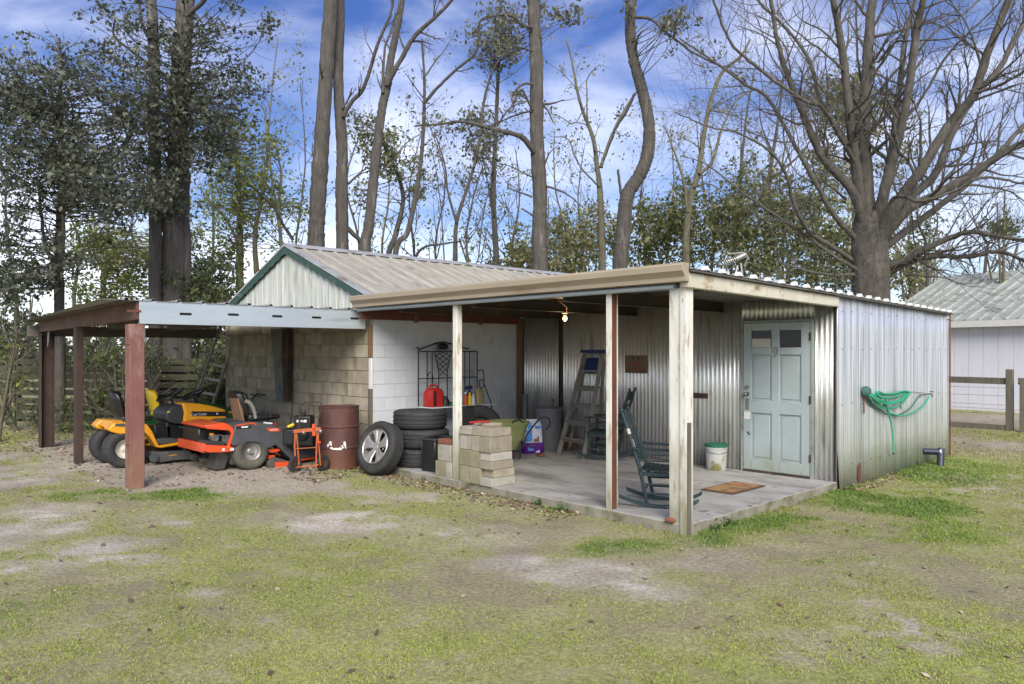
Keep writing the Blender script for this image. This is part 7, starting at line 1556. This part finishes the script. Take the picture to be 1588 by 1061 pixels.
for (n, a, b_) in ((290000, 3.2, 6.2), (310000, 6.2, 10), (240000, 10, 16), (100000, 16, 30)):
    x, y, D = scatter(n, a, b_); X_.append(x); Y_.append(y); D_.append(D)
x = np.concatenate(X_); y = np.concatenate(Y_); D = np.concatenate(D_)
bare, sandm, gr, lush, yel, dry, na_, nb_, edge = masks(x, y)
tuft = vnoise(x, y, 5.5, 44, 3, .7)
pgr = np.clip(gr * (1 - bare * .93) * np.clip((tuft - .28) * 3.4, .10, 1) * 2.2, 0, 1) * (1 - sandm * .85)
pgr = np.where((x < -5.4) & (y > -3.0), pgr * .15, pgr)
keep = (rg.random(len(x)) < pgr) & ~occupied(x, y)
x, y, D, lush, yel, dry, tuft = [v[keep] for v in (x, y, D, lush, yel, dry, tuft)]
n = len(x); z = gheight(x, y) - .004
h = (.011 + .019 * rg.random(n)) * (1 + .9 * np.clip(lush, 0, 1)) * (.7 + .7 * tuft); h *= np.clip(D / 9, .85, 1.5)
wd_ = (.0022 + .0018 * rg.random(n)) * np.clip(D / 6, 1, 3.2)
ang = rg.random(n) * 2 * math.pi; lean = rg.uniform(.3, 1.9, n); la = rg.random(n) * 2 * math.pi
b0 = np.stack([x, y, z], 1); wv = np.stack([np.cos(ang), np.sin(ang), 0 * ang], 1) * wd_[:, None]; lv = np.stack([np.cos(la) * lean, np.sin(la) * lean, np.ones(n)], 1); lv /= np.linalg.norm(lv, axis=1)[:, None]; lv *= h[:, None]
mid = b0 + lv * .55; tip = b0 + lv * np.array([1.25, 1.25, .8]); tip[:, 2] = np.maximum(tip[:, 2], z + .002)
V = np.stack([b0 - wv, b0 + wv, mid + wv * .8, mid - wv * .8, tip], 1).reshape(-1, 3)
o5 = np.arange(n)[:, None] * 5
F4 = o5 + np.array([[0, 1, 2, 3]]); F3 = o5 + np.array([[3, 2, 4, 4]])
# use quads + triangles as two polygon sets by building one mesh of triangles
T = np.concatenate([o5 + np.array([[0, 1, 2]]), o5 + np.array([[0, 2, 3]]), o5 + np.array([[3, 2, 4]])])
g1 = np.array([.31, .365, .08]); g2 = np.array([.46, .53, .11]); g3 = np.array([.155, .26, .055]); st = np.array([.47, .42, .27])
c = g1[None, :] * (1 - np.clip(yel, 0, 1)[:, None] * .8) + g2[None, :] * np.clip(yel, 0, 1)[:, None] * .8
lu = np.clip(lush * (.5 + tuft), 0, 1)[:, None] * .8; c = c * (1 - lu) + g3 * lu
pst = np.clip(.24 + .5 * dry - .25 * np.clip(lush, 0, 1) - .05 * yel, .05, .75); iss = (rg.random(n) < pst)[:, None]
c = np.where(iss, st[None, :] * rg.uniform(.6, 1.1, (n, 1)), c * rg.uniform(.72, 1.2, (n, 1)))
c = np.repeat(c, 5, 0)
me = np_mesh('grass', V, T, c); me.materials.append(M['grass']); go_ = bpy.data.objects.new('grass', me); COL.objects.link(go_); go_['kind'] = 'stuff'
# dead leaves and twigs
xs_, ys_ = [], []
x, y, D = scatter(2600, 3.4, 16); k_ = rg.random(len(x)) < .2; xs_.append(x[k_]); ys_.append(y[k_])
x = rg.uniform(-11, -5.6, 1000); y = rg.uniform(-3.3, .2, 1000); xs_.append(x); ys_.append(y)                  # carport floor
x = rg.uniform(-17, -8, 5200); y = rg.uniform(-4.2, 1.5, 5200); k_ = x < -10.2; xs_.append(x[k_]); ys_.append(y[k_])   # under the shrubs
x = rg.uniform(-6.5, -1.2, 800); y = -.03 - np.abs(rg.normal(0, .22, 800)); xs_.append(x); ys_.append(y)         # along the slab
x = rg.uniform(-6.6, -4.8, 500); y = rg.uniform(-1.3, -.1, 500); xs_.append(x); ys_.append(y)
x = rg.uniform(.03, .30, 160); y = rg.uniform(3.3, 5.2, 160); xs_.append(x); ys_.append(y)
x = np.concatenate(xs_); y = np.concatenate(ys_); ok = ~occupied(x, y); x = x[ok]; y = y[ok]
C = np.stack([x, y, gheight(x, y) + .010], 1); n = len(C)
LC = [(.21, .15, .10), (.15, .10, .07), (.30, .22, .15), (.12, .08, .06), (.42, .35, .27), (.23, .13, .085), (.19, .155, .125)]
a = rg.random(n) * 2 * math.pi; u = np.stack([np.cos(a), np.sin(a), rg.normal(0, .25, n)], 1); w = np.stack([-np.sin(a), np.cos(a), rg.normal(0, .35, n)], 1); s = rg.uniform(.014, .036, n)[:, None]
Vv = np.stack([C + u * s, C + w * s * .55 + [0, 0, .008], C - u * s + [0, 0, .004], C - w * s * .55], 1); Vv[:, :, 2] = np.maximum(Vv[:, :, 2], (C[:, 2] - .008)[:, None]); 
cc_ = np.array(LC)[rg.integers(0, len(LC), n)] * rg.uniform(.7, 1.25, n)[:, None]
me = np_mesh('fallen_leaves', Vv.reshape(-1, 3), np.arange(n * 4).reshape(n, 4), np.repeat(cc_, 4, 0)); me.materials.append(M['litter']); o = bpy.data.objects.new('fallen_leaves', me); COL.objects.link(o); o['kind'] = 'stuff'
# weeds at the slab foot and leaves blown on to the slab
wp = []
for (px, py) in ((836, 783), (872, 793), (790, 770), (1110, 822), (1130, 815), (1420, 722), (660, 745)):
    c_ = gd(px, py, 0); n_ = 45; v = rg.normal(0, .035, (n_, 3)); v[:, 2] = np.abs(v[:, 2]) * .9; wp.append(np.array(c_) + v)
leaves('weeds', np.concatenate(wp), .035, [(.06, .13, .025), (.09, .17, .035), (.05, .10, .02)], None, rg)
n_ = 46; x = rg.uniform(-5.4, -.1, n_); y = rg.uniform(.1, 3.2, n_); y = np.where(rg.random(n_) < .5, 3.0 + rg.random(n_) * .25, y)
C = np.stack([x, y, np.full(n_, SL + .006)], 1); a = rg.random(n_) * 6.28; u = np.stack([np.cos(a), np.sin(a), 0 * a], 1); w = np.stack([-np.sin(a), np.cos(a), 0 * a], 1); s = rg.uniform(.010, .022, n_)[:, None]
Vv = np.stack([C + u * s, C + w * s * .5, C - u * s, C - w * s * .5], 1); me = np_mesh('blown_leaves', Vv.reshape(-1, 3), np.arange(n_ * 4).reshape(n_, 4), np.repeat(np.array(LC)[rg.integers(0, 7, n_)], 4, 0)); me.materials.append(M['litter']); o = bpy.data.objects.new('blown_leaves', me); COL.objects.link(o); o['kind'] = 'stuff'
